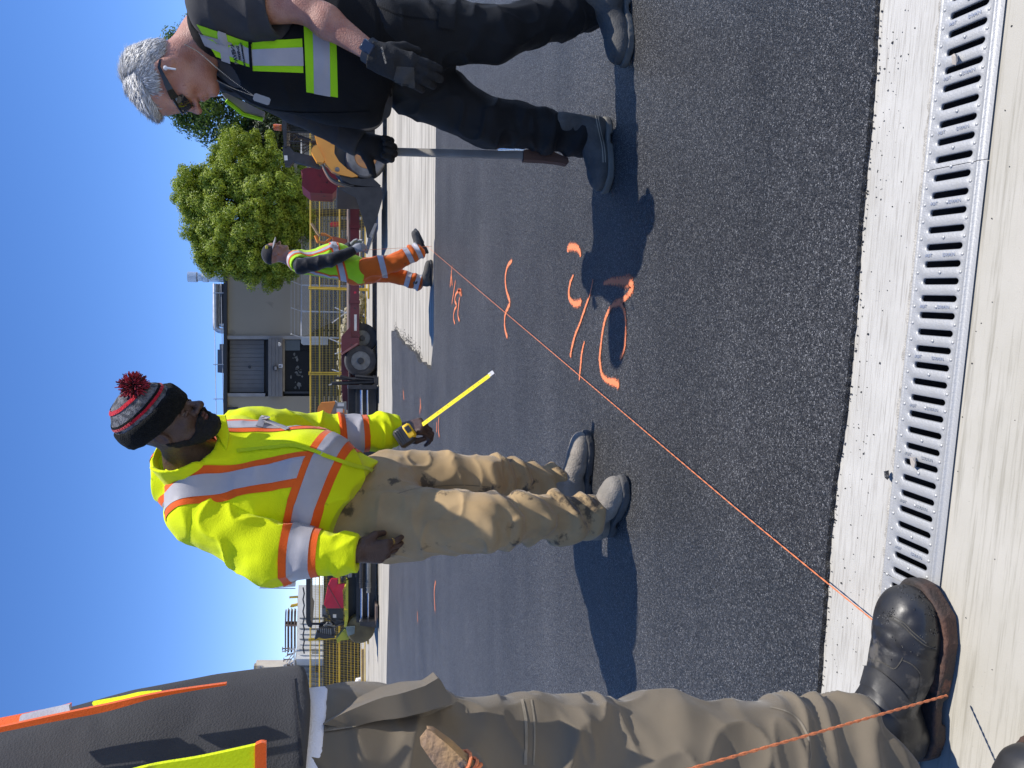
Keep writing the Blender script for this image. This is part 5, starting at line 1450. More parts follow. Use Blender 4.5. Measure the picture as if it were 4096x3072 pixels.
# hands
hand_r = frame(wr_r, at(1540, 2205, 2.40) - wr_r, V((-.45, -.9, .1)))
prR = hand_prims(hand_r, 1, (.25, .45, .3), s=1.08, per=[(.30, .40, .25), (.30, .45, .3), (.38, .5, .35), (.45, .6, .4)], spread=.03, thumb=((.02, .03, -.012), (.058, .044, -.028), (.090, .036, -.044)))
hand_l = frame(wr_l, at(1700, 1700, 2.89) - wr_l, V((.75, -.55, .1)))
prL = hand_prims(hand_l, -1, (1.0, 1.0, .6), s=1.1, thumb=((.02, .03, -.014), (.060, .045, -.030), (.092, .034, -.036)), spread=.02)
def f_body_a(P):
    d = fhA(P)
    d = smin(d, sd_cone(P, gAh((-.03, 0, -.055)), neck, .060, .066), .03)
    d = smin(d, sd_cone(P, neck, hipc, .085, .105), .05)
    for s_, e, w, pr in ((sh_r, el_r, wr_r, prR), (sh_l, el_l, wr_l, prL)):
        d = smin(d, sd_cone(P, neck.lerp(s_, .5), s_, .05, .048), .04)
        d = smin(d, sd_cone(P, s_, e, .046, .038), .02); d = smin(d, sd_cone(P, e, w, .038, .027), .02)
        d = smin(d, sd_hand(P, pr), .012)
    for h_, k_, a in ((hp_r, kn_r, an_r), (hp_l, kn_l, an_l)):
        d = smin(d, sd_cone(P, h_, k_, .075, .055), .04); d = smin(d, sd_cone(P, k_, a, .055, .038), .02)
    return d
lo, hi = bound([an_r, an_l, sh_r, sh_l, gAh((0, 0, .14)), gAh((.14, 0, -.1)), gAh((-.1, 0, .1)), wr_r, wr_l, at(1600, 2190, 2.4), at(1730, 1690, 2.9)], .13)
sdf_obj('body', f_body_a, lo, hi, .0046, M_SKIN_A, person_a, smooth=1)
# eyes, lids, brows, lips
for y in (-1, 1):
    m = MB(); m.lathe([(0, -.0125 * SA), (.009 * SA, -.009 * SA), (.0125 * SA, 0), (.009 * SA, .009 * SA), (0, .0125 * SA)], gAh((.0795, .032 * y, -.003)), RA @ A3((1, 0, 0)), 18); e = m.build('eye', M_EYEW, person_a)
    m = MB(); c = gAh((.0915, .032 * y, -.005)); m.lathe([(.0055, 0), (.004, .0014), (0, .0018)], c, RA @ A3((1, 0, -.12)), 12); m.build('iris', M_IRIS, e)
    for nm, z0, mt in (('upper_eyelid', .0035, M_SKIN_A), ('lower_eyelid', -.0105, M_SKIN_A)):
        m = MB(); pts = [gAh((.0895 - abs(t) * .006, .032 * y + t * .014, z0 - t * t * .004)) for t in (-1, -.5, 0, .5, 1)]
        m.tube([V(p) for p in pts], [.004, .0064, .0072, .0064, .004], 8); m.build(nm, mt, person_a)
    m = MB(); pts = [gAh((.0945 - abs(t) ** 2 * .008, .034 * y + t * .019, .0175 + (.003 - t * t * .004))) for t in (-1, -.5, 0, .5, 1)]
    m.tube([V(p) for p in pts], [.002, .004, .0045, .004, .002], 6); m.build('eyebrow', M_BEARD, person_a)
m = MB(); m.tube([V(gAh((.0985 - abs(t) * .006, t * .020, -.0615))) for t in (-1, -.5, 0, .5, 1)], [.003, .0058, .0055, .0058, .003], 8); m.tube([V(gAh((.0965 - abs(t) * .006, t * .018, -.0750))) for t in (-1, -.5, 0, .5, 1)], [.003, .0065, .0072, .0065, .003], 8)
m.build('lips', pmat('lips', (.16, .07, .06), (.12, .05, .045), 40, .4), person_a)
# beard: a shell over jaw, chin and upper lip
def f_beard(P):
    q = (P - A3(CA)) @ RA / SA
    x, y, z = q[:, 0], q[:, 1], q[:, 2]
    ay = np.abs(y)
    line = np.interp(x, [-.02, .0, .03, .06, .085, .11], [-.012, -.040, -.076, -.070, -.050, -.046])     # top of the beard along the face
    nn_ = (noise3(P, 160, 2) - .5)
    reg = (z - line - .006 * nn_)
    mouth = .021 - np.sqrt((z + .069) ** 2 * 1.7 + (y * .85) ** 2)                                   # keep the lips free
    d = fhA(P) - np.interp(z, [-.14, -.09, -.05, 0], [.014, .010, .006, .002]) * SA - .006 * nn_
    d = smax(d, reg * SA, .008)
    d = smax(d, np.where(x > .06, mouth * SA, -1), .004)
    d = smax(d, (-.022 - x) * SA, .01)
    return d
lo, hi = bound([gAh((-.05, -.09, -.15)), gAh((.14, .09, .03)), gAh((.14, -.09, -.15)), gAh((-.05, .09, .03))], .02)
sdf_obj('beard', f_beard, lo, hi, .0036, M_BEARD, person_a, smooth=1, disp=lambda v_, n: (noise3(v_, 300) - .5) * .003)
# bobble hat
M_HATG = fabric('grey_marl_knit', (0.20, 0.20, 0.21), (0.075, 0.077, 0.085), 60, .95, .7, 260, .05, lo=.4, hi=.6)
M_HATK = fabric('black_knit', (0.006, 0.0065, 0.0062), (0.011, 0.0115, 0.011), 80, .95, .9, 240, .02)
M_HATR = fabric('red_knit', (0.55, 0.015, 0.03), (0.42, 0.012, 0.025), 60, .95, .6, 240, .3)
BR = RA                                                   # hat axes follow the head
def hat_g(p): return gAh(p)
def f_hat(P):
    q = (P - A3(CA)) @ RA / SA
    z = q[:, 2]
    d = sd_ell(P, gAh((-.018, 0, .052)), A3((.118, .094, .100)) * SA, RA)
    d = smin(d, sd_ell(P, gAh((-.015, 0, .092)), A3((.088, .078, .066)) * SA, RA), .03)
    rib = .0014 * np.sin(np.arctan2(q[:, 1], q[:, 0] + .02) * 46)
    d = d + rib + (noise3(P, 45, 4) - .5) * .004
    d = smax(d, (.030 - .36 * (q[:, 0] + .0)* 0 - z - .0) * SA * .8 + 0.0, .004)
    return d
lo, hi = bound([gAh((-.16, -.12, -.02)), gAh((.13, .12, .2)), gAh((-.16, .12, .2)), gAh((.13, -.12, -.02))], .04)
hat = sdf_obj('hat', f_hat, lo, hi, .0042, M_HATG, person_a, smooth=1)
up_h = V(RA @ A3((0, 0, 1)))
def f_cuff(P):
    q = (P - A3(CA)) @ RA / SA
    z = q[:, 2] + .10 * (q[:, 0] + .02)
    d = np.abs(sd_ell(P, gAh((-.016, 0, .045)), A3((.124, .099, .120)) * SA, RA)) - .0075
    d = smax(d, (.018 - z) * SA, .008); d = smax(d, (z - .088) * SA, .008)
    return d + (noise3(P, 60, 8) - .5) * .003
cuff_o = sdf_obj('hat_cuff', f_cuff, lo, hi, .0042, M_HATK, person_a, smooth=1)
def hat_band(z0, z1, mat, name, off): return cut_piece(hat, [(gAh((0, 0, z1)), V(RA @ A3((.10, 0, 1)))), (gAh((0, 0, z0)), V(RA @ A3((-.10, 0, -1))))], off, name, mat, person_a)
hat_band(.096, .104, M_HATR, 'hat_stripe', .003)
hat_band(.104, .111, M_HATK, 'hat_stripe', .0025)
hat_band(.139, .147, M_HATR, 'hat_stripe', .003)
# pompom of yarn
r_ = random.Random(3); m = MB(); pc_ = A3(at(536, 1545, 2.335))
for k in range(900):
    d = V((r_.gauss(0, 1), r_.gauss(0, 1), r_.gauss(0, 1))).normalized(); e = d.orthogonal().normalized(); l = r_.uniform(.030, .046)
    p = V(pc_); q_ = p + d * l + V((r_.uniform(-1, 1), r_.uniform(-1, 1), r_.uniform(-1, 1))) * .006
    b_ = p + d * l * .45; w = .0026; f_ = d.cross(e)
    m.add([b_ + e * w, b_ - e * w * .5 + f_ * w * .8, b_ - e * w * .5 - f_ * w * .8, q_ + e * w * .6, q_ - e * w * .3 + f_ * w * .5, q_ - e * w * .3 - f_ * w * .5], [(0, 1, 4, 3), (1, 2, 5, 4), (2, 0, 3, 5), (3, 4, 5)], k % 5 // 3)
pm_ = m.build('pompom', [pmat('pompom_red', (0.42, 0.03, 0.05), (0.30, 0.02, 0.04), 90, .9), pmat('pompom_maroon', (0.07, 0.012, 0.018), None, rough=.9)], person_a, 60)
# fleece jacket
ux = (sh_l - sh_r).normalized(); axis_t = (neck - hipc).normalized()
hem_c = at(1405, 1985, 2.62)
fl = (flat_n(TF), .78)
j1, j2, j3 = at(1240, 1940, 2.60), at(1010, 1905, 2.58), at(860, 1895, 2.57)
hemN = (hipc - neck).normalized()
hem_pt_l, hem_pt_r = at(1475, 1860, 2.5), at(1310, 2165, 2.52)
# plane of the hem: tilted up on his right side
e1 = (hem_pt_l - hem_pt_r).normalized(); hemN = e1.cross(TF * .9 + V((0, 0, -.1))).normalized()
if hemN.z > 0: hemN = -hemN
cuffR_n, cuffL_n = (wr_r - el_r).normalized(), (wr_l - el_l).normalized()
def f_torso(P):
    d = sd_cone(P, hipc + hemN * .1, j1, .178, .182, fl)
    d = smin(d, sd_cone(P, j1, j2, .185, .182, fl), .05)
    d = smin(d, sd_cone(P, j2, j3, .178, .130, fl), .06)
    d = smin(d, sd_ell(P, at(1230, 1880, 2.52), (.14, .12, .16)), .06)
    for s_ in (sh_r, sh_l): d = smin(d, sd_cone(P, neck + V((0, 0, -.04)), s_, .105, .096), .05)
    d = smin(d, sd_ell(P, at(668, 1905, 2.60), (.085, .07, .045)), .03)          # bunched hood at the nape
    d = smin(d, sd_cone(P, at(655, 1850, 2.62), at(690, 1990, 2.56), .045, .040), .025)
    d = np.maximum(d, sd_plane(P, hem_pt_l, hemN))
    d = smax(d, -sd_cone(P, gAh((-.02, 0, -.06)), neck + V((.0, .0, -.03)), .086, .082), .012)
    return d
def jfold(v_, n): return (ridge(v_ * A3((1, 1, 1.5)), 6.5, 3, 3.6) - .22) * .013 + (noise3(v_, 18, 5) - .5) * .007
lo, hi = bound([hem_pt_l, hem_pt_r, sh_r, sh_l, at(620, 1900, 2.6), hipc], .2)
jacket = sdf_obj('jacket', f_torso, lo, hi, .0062, M_HIVIS, person_a, smooth=2, disp=jfold)
def sleeve(s_, e, w, r0, r1, r2, puff, seed):
    cn = (w - e).normalized()
    def f(P):
        ar = sd_cone(P, s_, e, r0, r1); ar = smin(ar, sd_cone(P, e, w, r1, r2), .03)
        ar = smin(ar, sd_ell(P, puff, (r2 + .008, r2 + .008, .045)), .02)
        ar = np.maximum(ar, sd_plane(P, w + cn * .004, cn))
        return smax(ar, -sd_cone(P, w - cn * .06, w + cn * .1, r2 - .02, r2 - .016), .006)
    def dsp(v_, n):
        t = (v_ - A3(e)) @ A3(cn) / (w - e).length
        tw = np.exp(-((t - .80) / .16) ** 2)
        al = v_ @ A3(cn)                                   # creases run slantwise round the sleeve
        q = v_ + np.outer(al, A3(cn)) * .9
        a = (ridge(q, 8, seed, 4.0) - .2) * .013 + (noise3(v_, 26, seed) - .5) * .006
        up = np.clip(1.15 - .7 * t, .3, 1)
        return a * up + tw * (ridge(v_ + np.outer(al, A3(cn)) * 2.2, 11, seed + 3, 2.4) - .3) * .013
    lo, hi = bound([s_, e, w], .15)
    return sdf_obj('sleeve', f, lo, hi, .0058, M_HIVIS, person_a, smooth=2, disp=dsp)
sleeve_r = sleeve(sh_r, el_r, wr_r, .100, .094, .058, at(1385, 2212, 2.39), 8)
sleeve_l = sleeve(sh_l, el_l, wr_l, .104, .090, .062, at(1530, 1722, 2.925), 12)
bJ = bvh_of(jacket)
# stand collar, open at the throat
nk_ax = (V(gAh((-.025, 0, -.04))) - neck).normalized()
def f_collar(P):
    t = (P - A3(neck)) @ A3(nk_ax)
    c0, c1 = neck - nk_ax * .05, neck + nk_ax * .12
    d = np.abs(sd_cone(P, c0, c1, .100, .112, (flat_n(TF), .92))) - .006
    d = smax(d, t - .085 - .018 * np.sin(5 * noise3(P, 12)), .006); d = smax(d, -.05 - t, .004)
    # gap at the front: throat direction
    th = (P - A3(neck)) @ A3(TF); sd_ = (P - A3(neck)) @ A3(TL)
    d = smax(d, -(np.maximum(np.abs(sd_ - .012) - .028 - np.clip(t, 0, 1) * .5, .03 - th)), .008)
    return d + (noise3(P, 30, 6) - .5) * .008
lo, hi = bound([neck], .24)
collar = sdf_obj('collar', f_collar, lo, hi, .0048, M_HIVIS, person_a, smooth=2)
# right-hand collar wing standing away from the neck
m = MB(); qd = [at(842, 1665, 2.50), at(900, 1664, 2.50), at(915, 1740, 2.46), at(905, 1800, 2.44), at(868, 1735, 2.46)]
m.add([p for p in qd] + [p + V((.004, .016, 0)) for p in qd], [(0, 1, 2, 3, 4), (9, 8, 7, 6, 5)] + [(i, (i + 1) % 5, 5 + (i + 1) % 5, 5 + i) for i in range(5)]); m.build('collar_wing', M_HIVIS, person_a)
# reflective tape: waist, both sleeves, braces over the shoulders
wn_ = (at(1345, 1740, 2.5) - at(1195, 2140, 2.5)).normalized().cross(TF).normalized()
if wn_.z < 0: wn_ = -wn_
wc_ = at(1262, 1950, 2.45)
tor = lambda c, n: True
armfree = lambda p: (p - sh_r).length > 0
def seg_dist(p, a, b):
    ab = b - a; t = max(0, min(1, (p - a).dot(ab) / ab.length_squared)); return (p - (a + ab * t)).length
def not_sleeve(c, n):
    return min(seg_dist(c, el_r, wr_r) - .095, seg_dist(c, el_l, wr_l) - .088, seg_dist(c, sh_r.lerp(el_r, .35), el_r) - .104, seg_dist(c, sh_l.lerp(el_l, .35), el_l) - .098) > 0
def band3(src, c, n, half, trim, keep, parent, offs=(.003, .0045), extra=()):
    n = V(n).normalized(); c = V(c)
    cut_piece(src, [(c + n * (half + trim), n), (c - n * (half + trim), -n)] + list(extra), offs[0], 'orange_trim', M_HIVO, parent, keep)
    cut_piece(src, [(c + n * half, n), (c - n * half, -n)] + list(extra), offs[1], 'reflective_tape', M_REFL, parent, keep)
band3(jacket, wc_, wn_, .030, .024, None, person_a)
ca_r, ca_l = el_r.lerp(wr_r, .37), el_l.lerp(wr_l, .42)
band3(sleeve_r, ca_r, cuffR_n, .033, .024, None, person_a, (.0032, .0048))
band3(sleeve_l, ca_l, cuffL_n, .033, .024, None, person_a, (.0032, .0048))
# braces: slabs across the torso's width
for s_, lat, tw in ((-1, .105, .10), (1, .120, -.05)):
    nb_ = (TL * s_ + axis_t * tw * -1).normalized()
    c0 = at(960, 1895, 2.58) + TL * lat * s_ if s_ < 0 else at(1000, 1895, 2.58) + TL * lat * s_
    up_lim = lambda c, n, q=c0: (c - wc_).dot(wn_) > .045
    band3(jacket, c0, nb_, .027, .020, None, person_a, (.0028, .0042), [(wc_ + wn_ * .050, -wn_)])
# zip, dangling tape loop
ribbon('zip', bJ, [(945, 1806), (1010, 1800), (1090, 1793), (1170, 1785), (1250, 1805), (1330, 1835), (1420, 1865), (1488, 1880)], .014, fabric('zip_tape', (0.62, 0.74, 0.015), (0.55, 0.67, 0.015), 9), person_a, .007)
p0, n0 = hit(bJ, 1060, 1700)
if p0 is not None:
    m = MB(); lp = [(1035, 1712), (1050, 1690), (1075, 1676), (1110, 1690), (1150, 1722)]
    pts = [V(q_) for q_ in cat_rom([tuple((hit(bJ, *a)[0] or p0) + n0 * o_) for a, o_ in zip(lp, (.004, .02, .028, .018, .004))], 5)]
    vs, fs = [], []
    for i, p in enumerate(pts):
        d = (pts[min(i + 1, len(pts) - 1)] - pts[max(0, i - 1)]).normalized(); s_ = V((0, 0, 1)).cross(d).normalized() if abs(d.z) < .9 else V((1, 0, 0)); s_ = n0
        w = d.cross(n0).normalized()
        vs += [p + w * .011, p - w * .011, p - w * .011 + n0 * .003, p + w * .011 + n0 * .003]
    for i in range(len(pts) - 1):
        for k in range(4): fs.append((i * 4 + k, i * 4 + (k + 1) % 4, i * 4 + 4 + (k + 1) % 4, i * 4 + 4 + k))
    m.add(vs, fs); m.build('tape_loop', M_REFL, person_a)
# trousers
fA_r, fA_l = V((.24, -.19, 0)).normalized(), V((.225, -.03, 0)).normalized()
hmR = an_r + V((0, 0, -.035)); hmL = an_l + V((0, 0, -.035))
def f_trous(P):
    d = sd_cone(P, hipc + V((0, 0, .10)), hipc + V((0, 0, -.02)), .168, .168, (flat_n(TF), .80))
    r = sd_cone(P, hp_r, kn_r, .128, .090); r = smin(r, sd_cone(P, kn_r, an_r, .088, .078), .03)
    l = sd_cone(P, hp_l, kn_l, .118, .086); l = smin(l, sd_cone(P, kn_l, an_l, .084, .074), .03)
    r = smax(r, sd_plane(P, hmR, (kn_r * -1 + an_r)), .006); r = smax(r, -sd_cone(P, an_r + V((0, 0, .03)), an_r + V((0, 0, -.3)), .050, .052), .004)
    l = smax(l, sd_plane(P, hmL, (kn_l * -1 + an_l)), .006); l = smax(l, -sd_cone(P, an_l + V((0, 0, .03)), an_l + V((0, 0, -.3)), .047, .049), .004)
    e = smin(r, l, .012)
    e = smin(e, d, .05)
    # pleats where the cloth bunches over the boots
    for k_, a_ in ((kn_r, an_r), (kn_l, an_l)):
        ax = A3(a_ - k_); L_ = float(np.linalg.norm(ax)); ax = ax / L_
        t = ((P - A3(k_)) @ ax) / L_
        q = P - A3(k_) - np.outer((P - A3(k_)) @ ax, ax)
        ang = np.arctan2(q @ A3(TL), q @ A3(TF))
        near = np.exp(-(np.linalg.norm(q, axis=1) / .12) ** 4)
        w = np.clip((t + .25) / .5, 0, 1) * np.clip((1.02 - t) / .06, 0, 1)
        ph = t * 24 + 1.5 * np.sin(ang + 1.2) + 1.6 * np.sin(2 * ang) + 5.5 * noise3(P, 7, 2)
        crest = (.5 + .5 * np.sin(ph)) ** 3.2
        e = e - near * w * (crest - .3) * .028
    return e
lo, hi = bound([hmR, hmL, hp_r, hp_l, hipc + V((0, 0, .1))], .21)
trous = sdf_obj('trousers', f_trous, lo, hi, .0058, M_KHAKI, person_a, smooth=2, disp=lambda v_, n: folds(.020, 6.5, 17, (1, 1, .9))(v_, n) + (ridge(v_ + .03 * np.stack([noise3(v_, 11, 1), noise3(v_, 11, 2), noise3(v_, 11, 3)], 1), 15, 23, 3.5) - .2) * .007)
bT = bvh_of(trous)
ribbon('seam', bT, [(1590, 1975), (1660, 1955), (1740, 1945), (1850, 1940), (1960, 1948)], .0035, fabric('khaki_thread', (0.24, 0.18, 0.10), (.2, .15, .085), 30), person_a, .0008)
patch('pocket', bT, [(1462, 2135), (1528, 2128), (1535, 2215), (1466, 2200)], M_KHAKI, person_a, .006)
# boots
LACE = fabric('dirty_laces', (0.10, 0.085, 0.07), (0.06, 0.05, 0.045), 60)
SOLE_A = pmat('dusty_rubber_sole', (0.06, 0.058, 0.055), (0.10, 0.095, 0.088), 14, .85, .3, 120)
boot(person_a, gp(2440, 2135) - fA_r * .005, fA_r, .315, sole_mat=SOLE_A, lace_mat=LACE, shaft=.19)
boot(person_a, gp(2352, 1985) - fA_l * .02, fA_l, .305, sole_mat=SOLE_A, lace_mat=LACE, shaft=.19)
# ring on the right hand
m = MB(); p, q_ = prR[1][0][0][0], prR[1][0][0][1]; m.tube([p.lerp(q_, .45), p.lerp(q_, .58)], .0118, 14); m.build('ring', pmat('gold', (.8, .55, .2), None, rough=.25, metal=1), person_a)
# pencil stubs held in the right hand
tp = []
# tape measure held in the left hand
tape = empty('tape_measure', at(1629, 1735, 2.84), 'yellow and black tape measure with blade pulled out, in the lime-sleeved hand', 'tape measure')
tx = (at(1697, 1691, 2.84) - at(1600, 1755, 2.84)).normalized(); tz = V((.25, -.95, .1)); tz = (tz - tx * tz.dot(tx)).normalized(); ty = tz.cross(tx)
Mt = Matrix((tx, ty, tz)).transposed()
tc_ = at(1628, 1738, 2.83)
m = MB(); m.box(tc_ - tx * .013, (.068, .080, .044), Mt, .010); m.build('case', M_BLKP, tape)
m = MB(); m.box(tc_ + tx * .012 + ty * .004, (.038, .064, .050), Mt, .008); m.build('yellow_shell', pmat('tool_yellow', (0.80, 0.50, 0.01), None, rough=.35), tape)
m = MB(); m.box(tc_ + tx * .014 + ty * .012 + tz * .0245, (.020, .026, .004), Mt, .001); m.build('badge', M_BLKP, tape)
for k in range(3):
    m = MB(); m.box(tc_ - tx * (.020 + .009 * k) + tz * .0215, (.004, .066, .004), Mt, .001); m.build('grip_rib', M_BLK, tape)
a, b_ = at(1690, 1698, 2.83), at(1964, 1497, 2.76)
bd = (b_ - a).normalized(); bw = V((.2, -.9, .6)); bw = (bw - bd * bw.dot(bd)).normalized(); bw = (bw.cross(bd) * .75 + bw * -.66).normalized(); bn = bd.cross(bw)
if bn.y > 0: bn = -bn
vs, fs = [], []
for i in range(9):
    p = a.lerp(b_, i / 8)
    for j in range(7):
        t = (j - 3) / 3; vs.append(p + bw * t * .0165 - bn * (.003 * (1 - t * t)) * -1)
for i in range(8):
    for j in range(6): fs.append((i * 7 + j, i * 7 + j + 1, i * 7 + j + 8, i * 7 + j + 7))
m = MB(); m.add(vs, fs); bl = m.build('blade', pmat('tape_yellow', (0.85, 0.68, 0.01), (0.78, 0.60, 0.01), 30, .35), tape, 80)
L_ = (b_ - a).length; n = int(L_ / .0127)
m = MB(); m2 = MB()
for i in range(1, n):
    p = a + bd * (L_ * i / n); l = .010 if i % 2 == 0 else .006
    e = bw * .0118 + bn * .0006; m.add([p + e - bd * .0007, p + e + bd * .0007, p + e + bd * .0007 - bw * l + bn * .002, p + e - bd * .0007 - bw * l + bn * .002], [(0, 1, 2, 3)])
m.build('graduation_marks', M_BLKP, bl, 80)
for i in range(1, int(L_ / .0254)):
    place(text_mesh(str(int(L_ / .0254) - i), .010, .0001), 'numeral', M_BLKP if i % 3 else M_PINK, bl, b_ - bd * (L_ - i * .0254) - bw * .003 + bn * .0042, bd, bw)
m = MB(); Mb = Matrix((bd, bw, bn)).transposed(); m.box(b_ + bd * .002 + bn * .002, (.022, .033, .0015), Mb, .0004); m.box(b_ + bd * .013 - bn * .004, (.0015, .024, .014), Mb, .0004)
for k in range(3): m.lathe([(.0025, 0), (.0015, .0012), (0, .0014)], b_ + bw * (k - 1) * .007 + bn * .003, bn, 8)
m.build('end_hook', pmat('hook_steel', (.62, .6, .57), None, rough=.45, metal=.3), tape)
# ------------------------------------------------------------------ grey-haired worker in black vest, seen from his left
BF = V((-.97, -.10, 0)).normalized(); BL = V((-BF.y, BF.x, 0))
person_b = empty('person', (1.12, 2.52, 0), 'grey-haired worker in sunglasses and black vest with lime tape, looking down', 'person', 'road crew')
b_neck = at(850, 150, 2.50)
b_shl, b_shr = at(860, 35, 2.34), at(930, 280, 2.76)
b_ell, b_wrl = at(1215, 25, 2.26), at(1480, 205, 2.22)
b_elr, b_wrr = at(1190, 425, 2.82), at(1440, 575, 2.80)
b_hip = at(1560, 170, 2.52)
b_hpl, b_hpr = at(1650, 130, 2.44), at(1650, 330, 2.62)
b_knl, b_knr = at(1985, 140, 2.42), at(1960, 490, 2.62)
b_anl, b_anr = at(2370, 22, 2.47), at(2315, 545, 2.63)
pb = math.radians(27)
hB_f = V((-.985 * math.cos(pb), .10 * math.cos(pb), -math.sin(pb))).normalized()
RB = axes(hB_f); SB = 1.0
earB = at(655, 262, 2.40)
CB_ = A3(earB) - RB @ (A3((-.012, .079, -.006)) * SB)
fhB, gBh = head_sdf(CB_, RB, SB, True, 1.05)
def f_body_b(P):
    d = fhB(P)
    d = smin(d, sd_cone(P, gBh((-.035, 0, -.05)), b_neck, .062, .072), .04)
    d = smin(d, sd_ell(P, gBh((.03, 0, -.105)), (.05, .045, .03)), .03)                  # soft under-chin
    d = smin(d, sd_cone(P, b_neck, b_hip, .085, .10), .05)
    for s_, e, w in ((b_shl, b_ell, b_wrl), (b_shr, b_elr, b_wrr)):
        d = smin(d, sd_cone(P, b_neck.lerp(s_, .5), s_, .05, .05), .04)
        d = smin(d, sd_cone(P, s_, e, .052, .046), .02)
        m_ = e.lerp(w, .35)
        d = smin(d, sd_cone(P, e, m_, .046, .047), .02); d = smin(d, sd_cone(P, m_, w, .047, .029), .02)
        d = smin(d, sd_cone(P, w, w + (w - e).normalized() * .06, .027, .022), .01)
    for h_, k_, a in ((b_hpl, b_knl, b_anl), (b_hpr, b_knr, b_anr)):
        d = smin(d, sd_cone(P, h_, k_, .075, .055), .04); d = smin(d, sd_cone(P, k_, a, .055, .04), .02)
    return d
lo, hi = bound([b_anl, b_anr, b_shl, b_shr, b_ell, b_wrl, b_wrr, gBh((0, 0, .14)), gBh((.15, 0, -.1)), gBh((-.12, 0, .1))], .12)
sdf_obj('body', f_body_b, lo, hi, .0046, M_SKIN_B, person_b, smooth=1)
# short silver hair: a rough cap with strands
def hair_line(q):
    x, y, z = q[:, 0], np.abs(q[:, 1]), q[:, 2]
    # keep above a line: nape -> behind ear -> temple -> forehead
    return np.interp(x, [-.12, -.06, -.03, .0, .03, .055, .075, .12], [-.045, -.040, .000, .026, .030, .045, .068, .075])
def f_hair(P):
    q = (P - A3(CB_)) @ RB / SB
    d = sd_ell(P, gBh((-.014, 0, .040)), A3((.108, .083, .096)) * SB, RB)
    d = smin(d, sd_ell(P, gBh((.040, 0, .092)), A3((.060, .060, .030)) * SB, RB), .02)
    d = smin(d, sd_ell(P, gBh((-.06, 0, -.005)), A3((.055, .070, .06)) * SB, RB), .02)
    d = d + (noise3(P, 40, 4) - .5) * .005 + (noise3(P @ RB * A3((.25, 1, .45)), 230, 9) - .5) * .004
    return smax(d, (hair_line(q) + .012 * (noise3(P, 60, 2) - .5) - q[:, 2]) * SB, .006)
lo, hi = bound([gBh((-.14, -.1, -.08)), gBh((.13, .1, .16)), gBh((-.14, .1, .16)), gBh((.13, -.1, -.08))], .03)
hair = sdf_obj('hair', f_hair, lo, hi, .0042, M_HAIR, person_b, smooth=1)
# tufts lying along the growth direction
r_ = random.Random(8); m = MB()
hv = hair.data; nv_ = len(hv.vertices); nrm = [v_.normal.copy() for v_ in hv.vertices]
for k in range(9000):
    i = r_.randrange(nv_); p = hv.vertices[i].co; n = nrm[i]
    q = RB.T @ (A3(p) - CB_)
    top = q[2] > .075
    flow = V(RB @ A3((1.0, 0, .25) if top and q[0] > -.03 else ((.25, 0, -.9) if q[0] > 0 else (-.35, 0, -.9))))
    d = flow - n * flow.dot(n)
    if d.length < .05: d = n.orthogonal()
    d = (d.normalized() + n * (.30 if top else .12) + V((r_.gauss(0, 1), r_.gauss(0, 1), r_.gauss(0, 1))) * .16).normalized()
    l = r_.uniform(.014, .030) * (1.0 if top else .6); w = d.cross(n).normalized() * r_.uniform(.0005, .0011)
    q0 = p + n * .0012; q1 = q0 + d * l * .55 + n * .0015; q2 = q0 + d * l
    m.add([q0 - w, q0 + w, q1 + w * .8, q1 - w * .8, q2], [(0, 1, 2, 3), (3, 2, 4)], r_.choice((0, 0, 1, 1, 2)))
m.build('hair_strands', [pmat('white_strand', (0.72, 0.72, 0.71), None, rough=.45), pmat('silver_strand', (0.46, 0.46, 0.455), None, rough=.45), pmat('grey_strand', (0.22, 0.22, 0.22), None, rough=.5)], hair, 60)
# stubble/brow, mouth
for y in (-1, 1):
    m = MB(); m.tube([V(gBh((.0945 - abs(t) ** 2 * .008, .034 * y + t * .019, .020))) for t in (-1, -.5, 0, .5, 1)], [.002, .004, .004, .0035, .002], 6); m.build('eyebrow', M_HAIR, person_b)
    m = MB(); m.lathe([(0, -.0125), (.009, -.009), (.0125, 0), (.009, .009), (0, .0125)], gBh((.079, .032 * y, -.003)), RB @ A3((1, 0, 0)), 14); m.build('eye', M_EYEW, person_b)
m = MB(); m.tube([V(gBh((.0975 - abs(t) * .006, t * .020, -.0612))) for t in (-1, -.5, 0, .5, 1)], [.002, .0048, .0048, .0048, .002], 8); m.tube([V(gBh((.0955 - abs(t) * .006, t * .018, -.0745))) for t in (-1, -.5, 0, .5, 1)], [.002, .0055, .006, .0055, .002], 8)
m.build('lips', pmat('pale_lips', (.42, .17, .13), (.36, .14, .11), 40, .5), person_b)
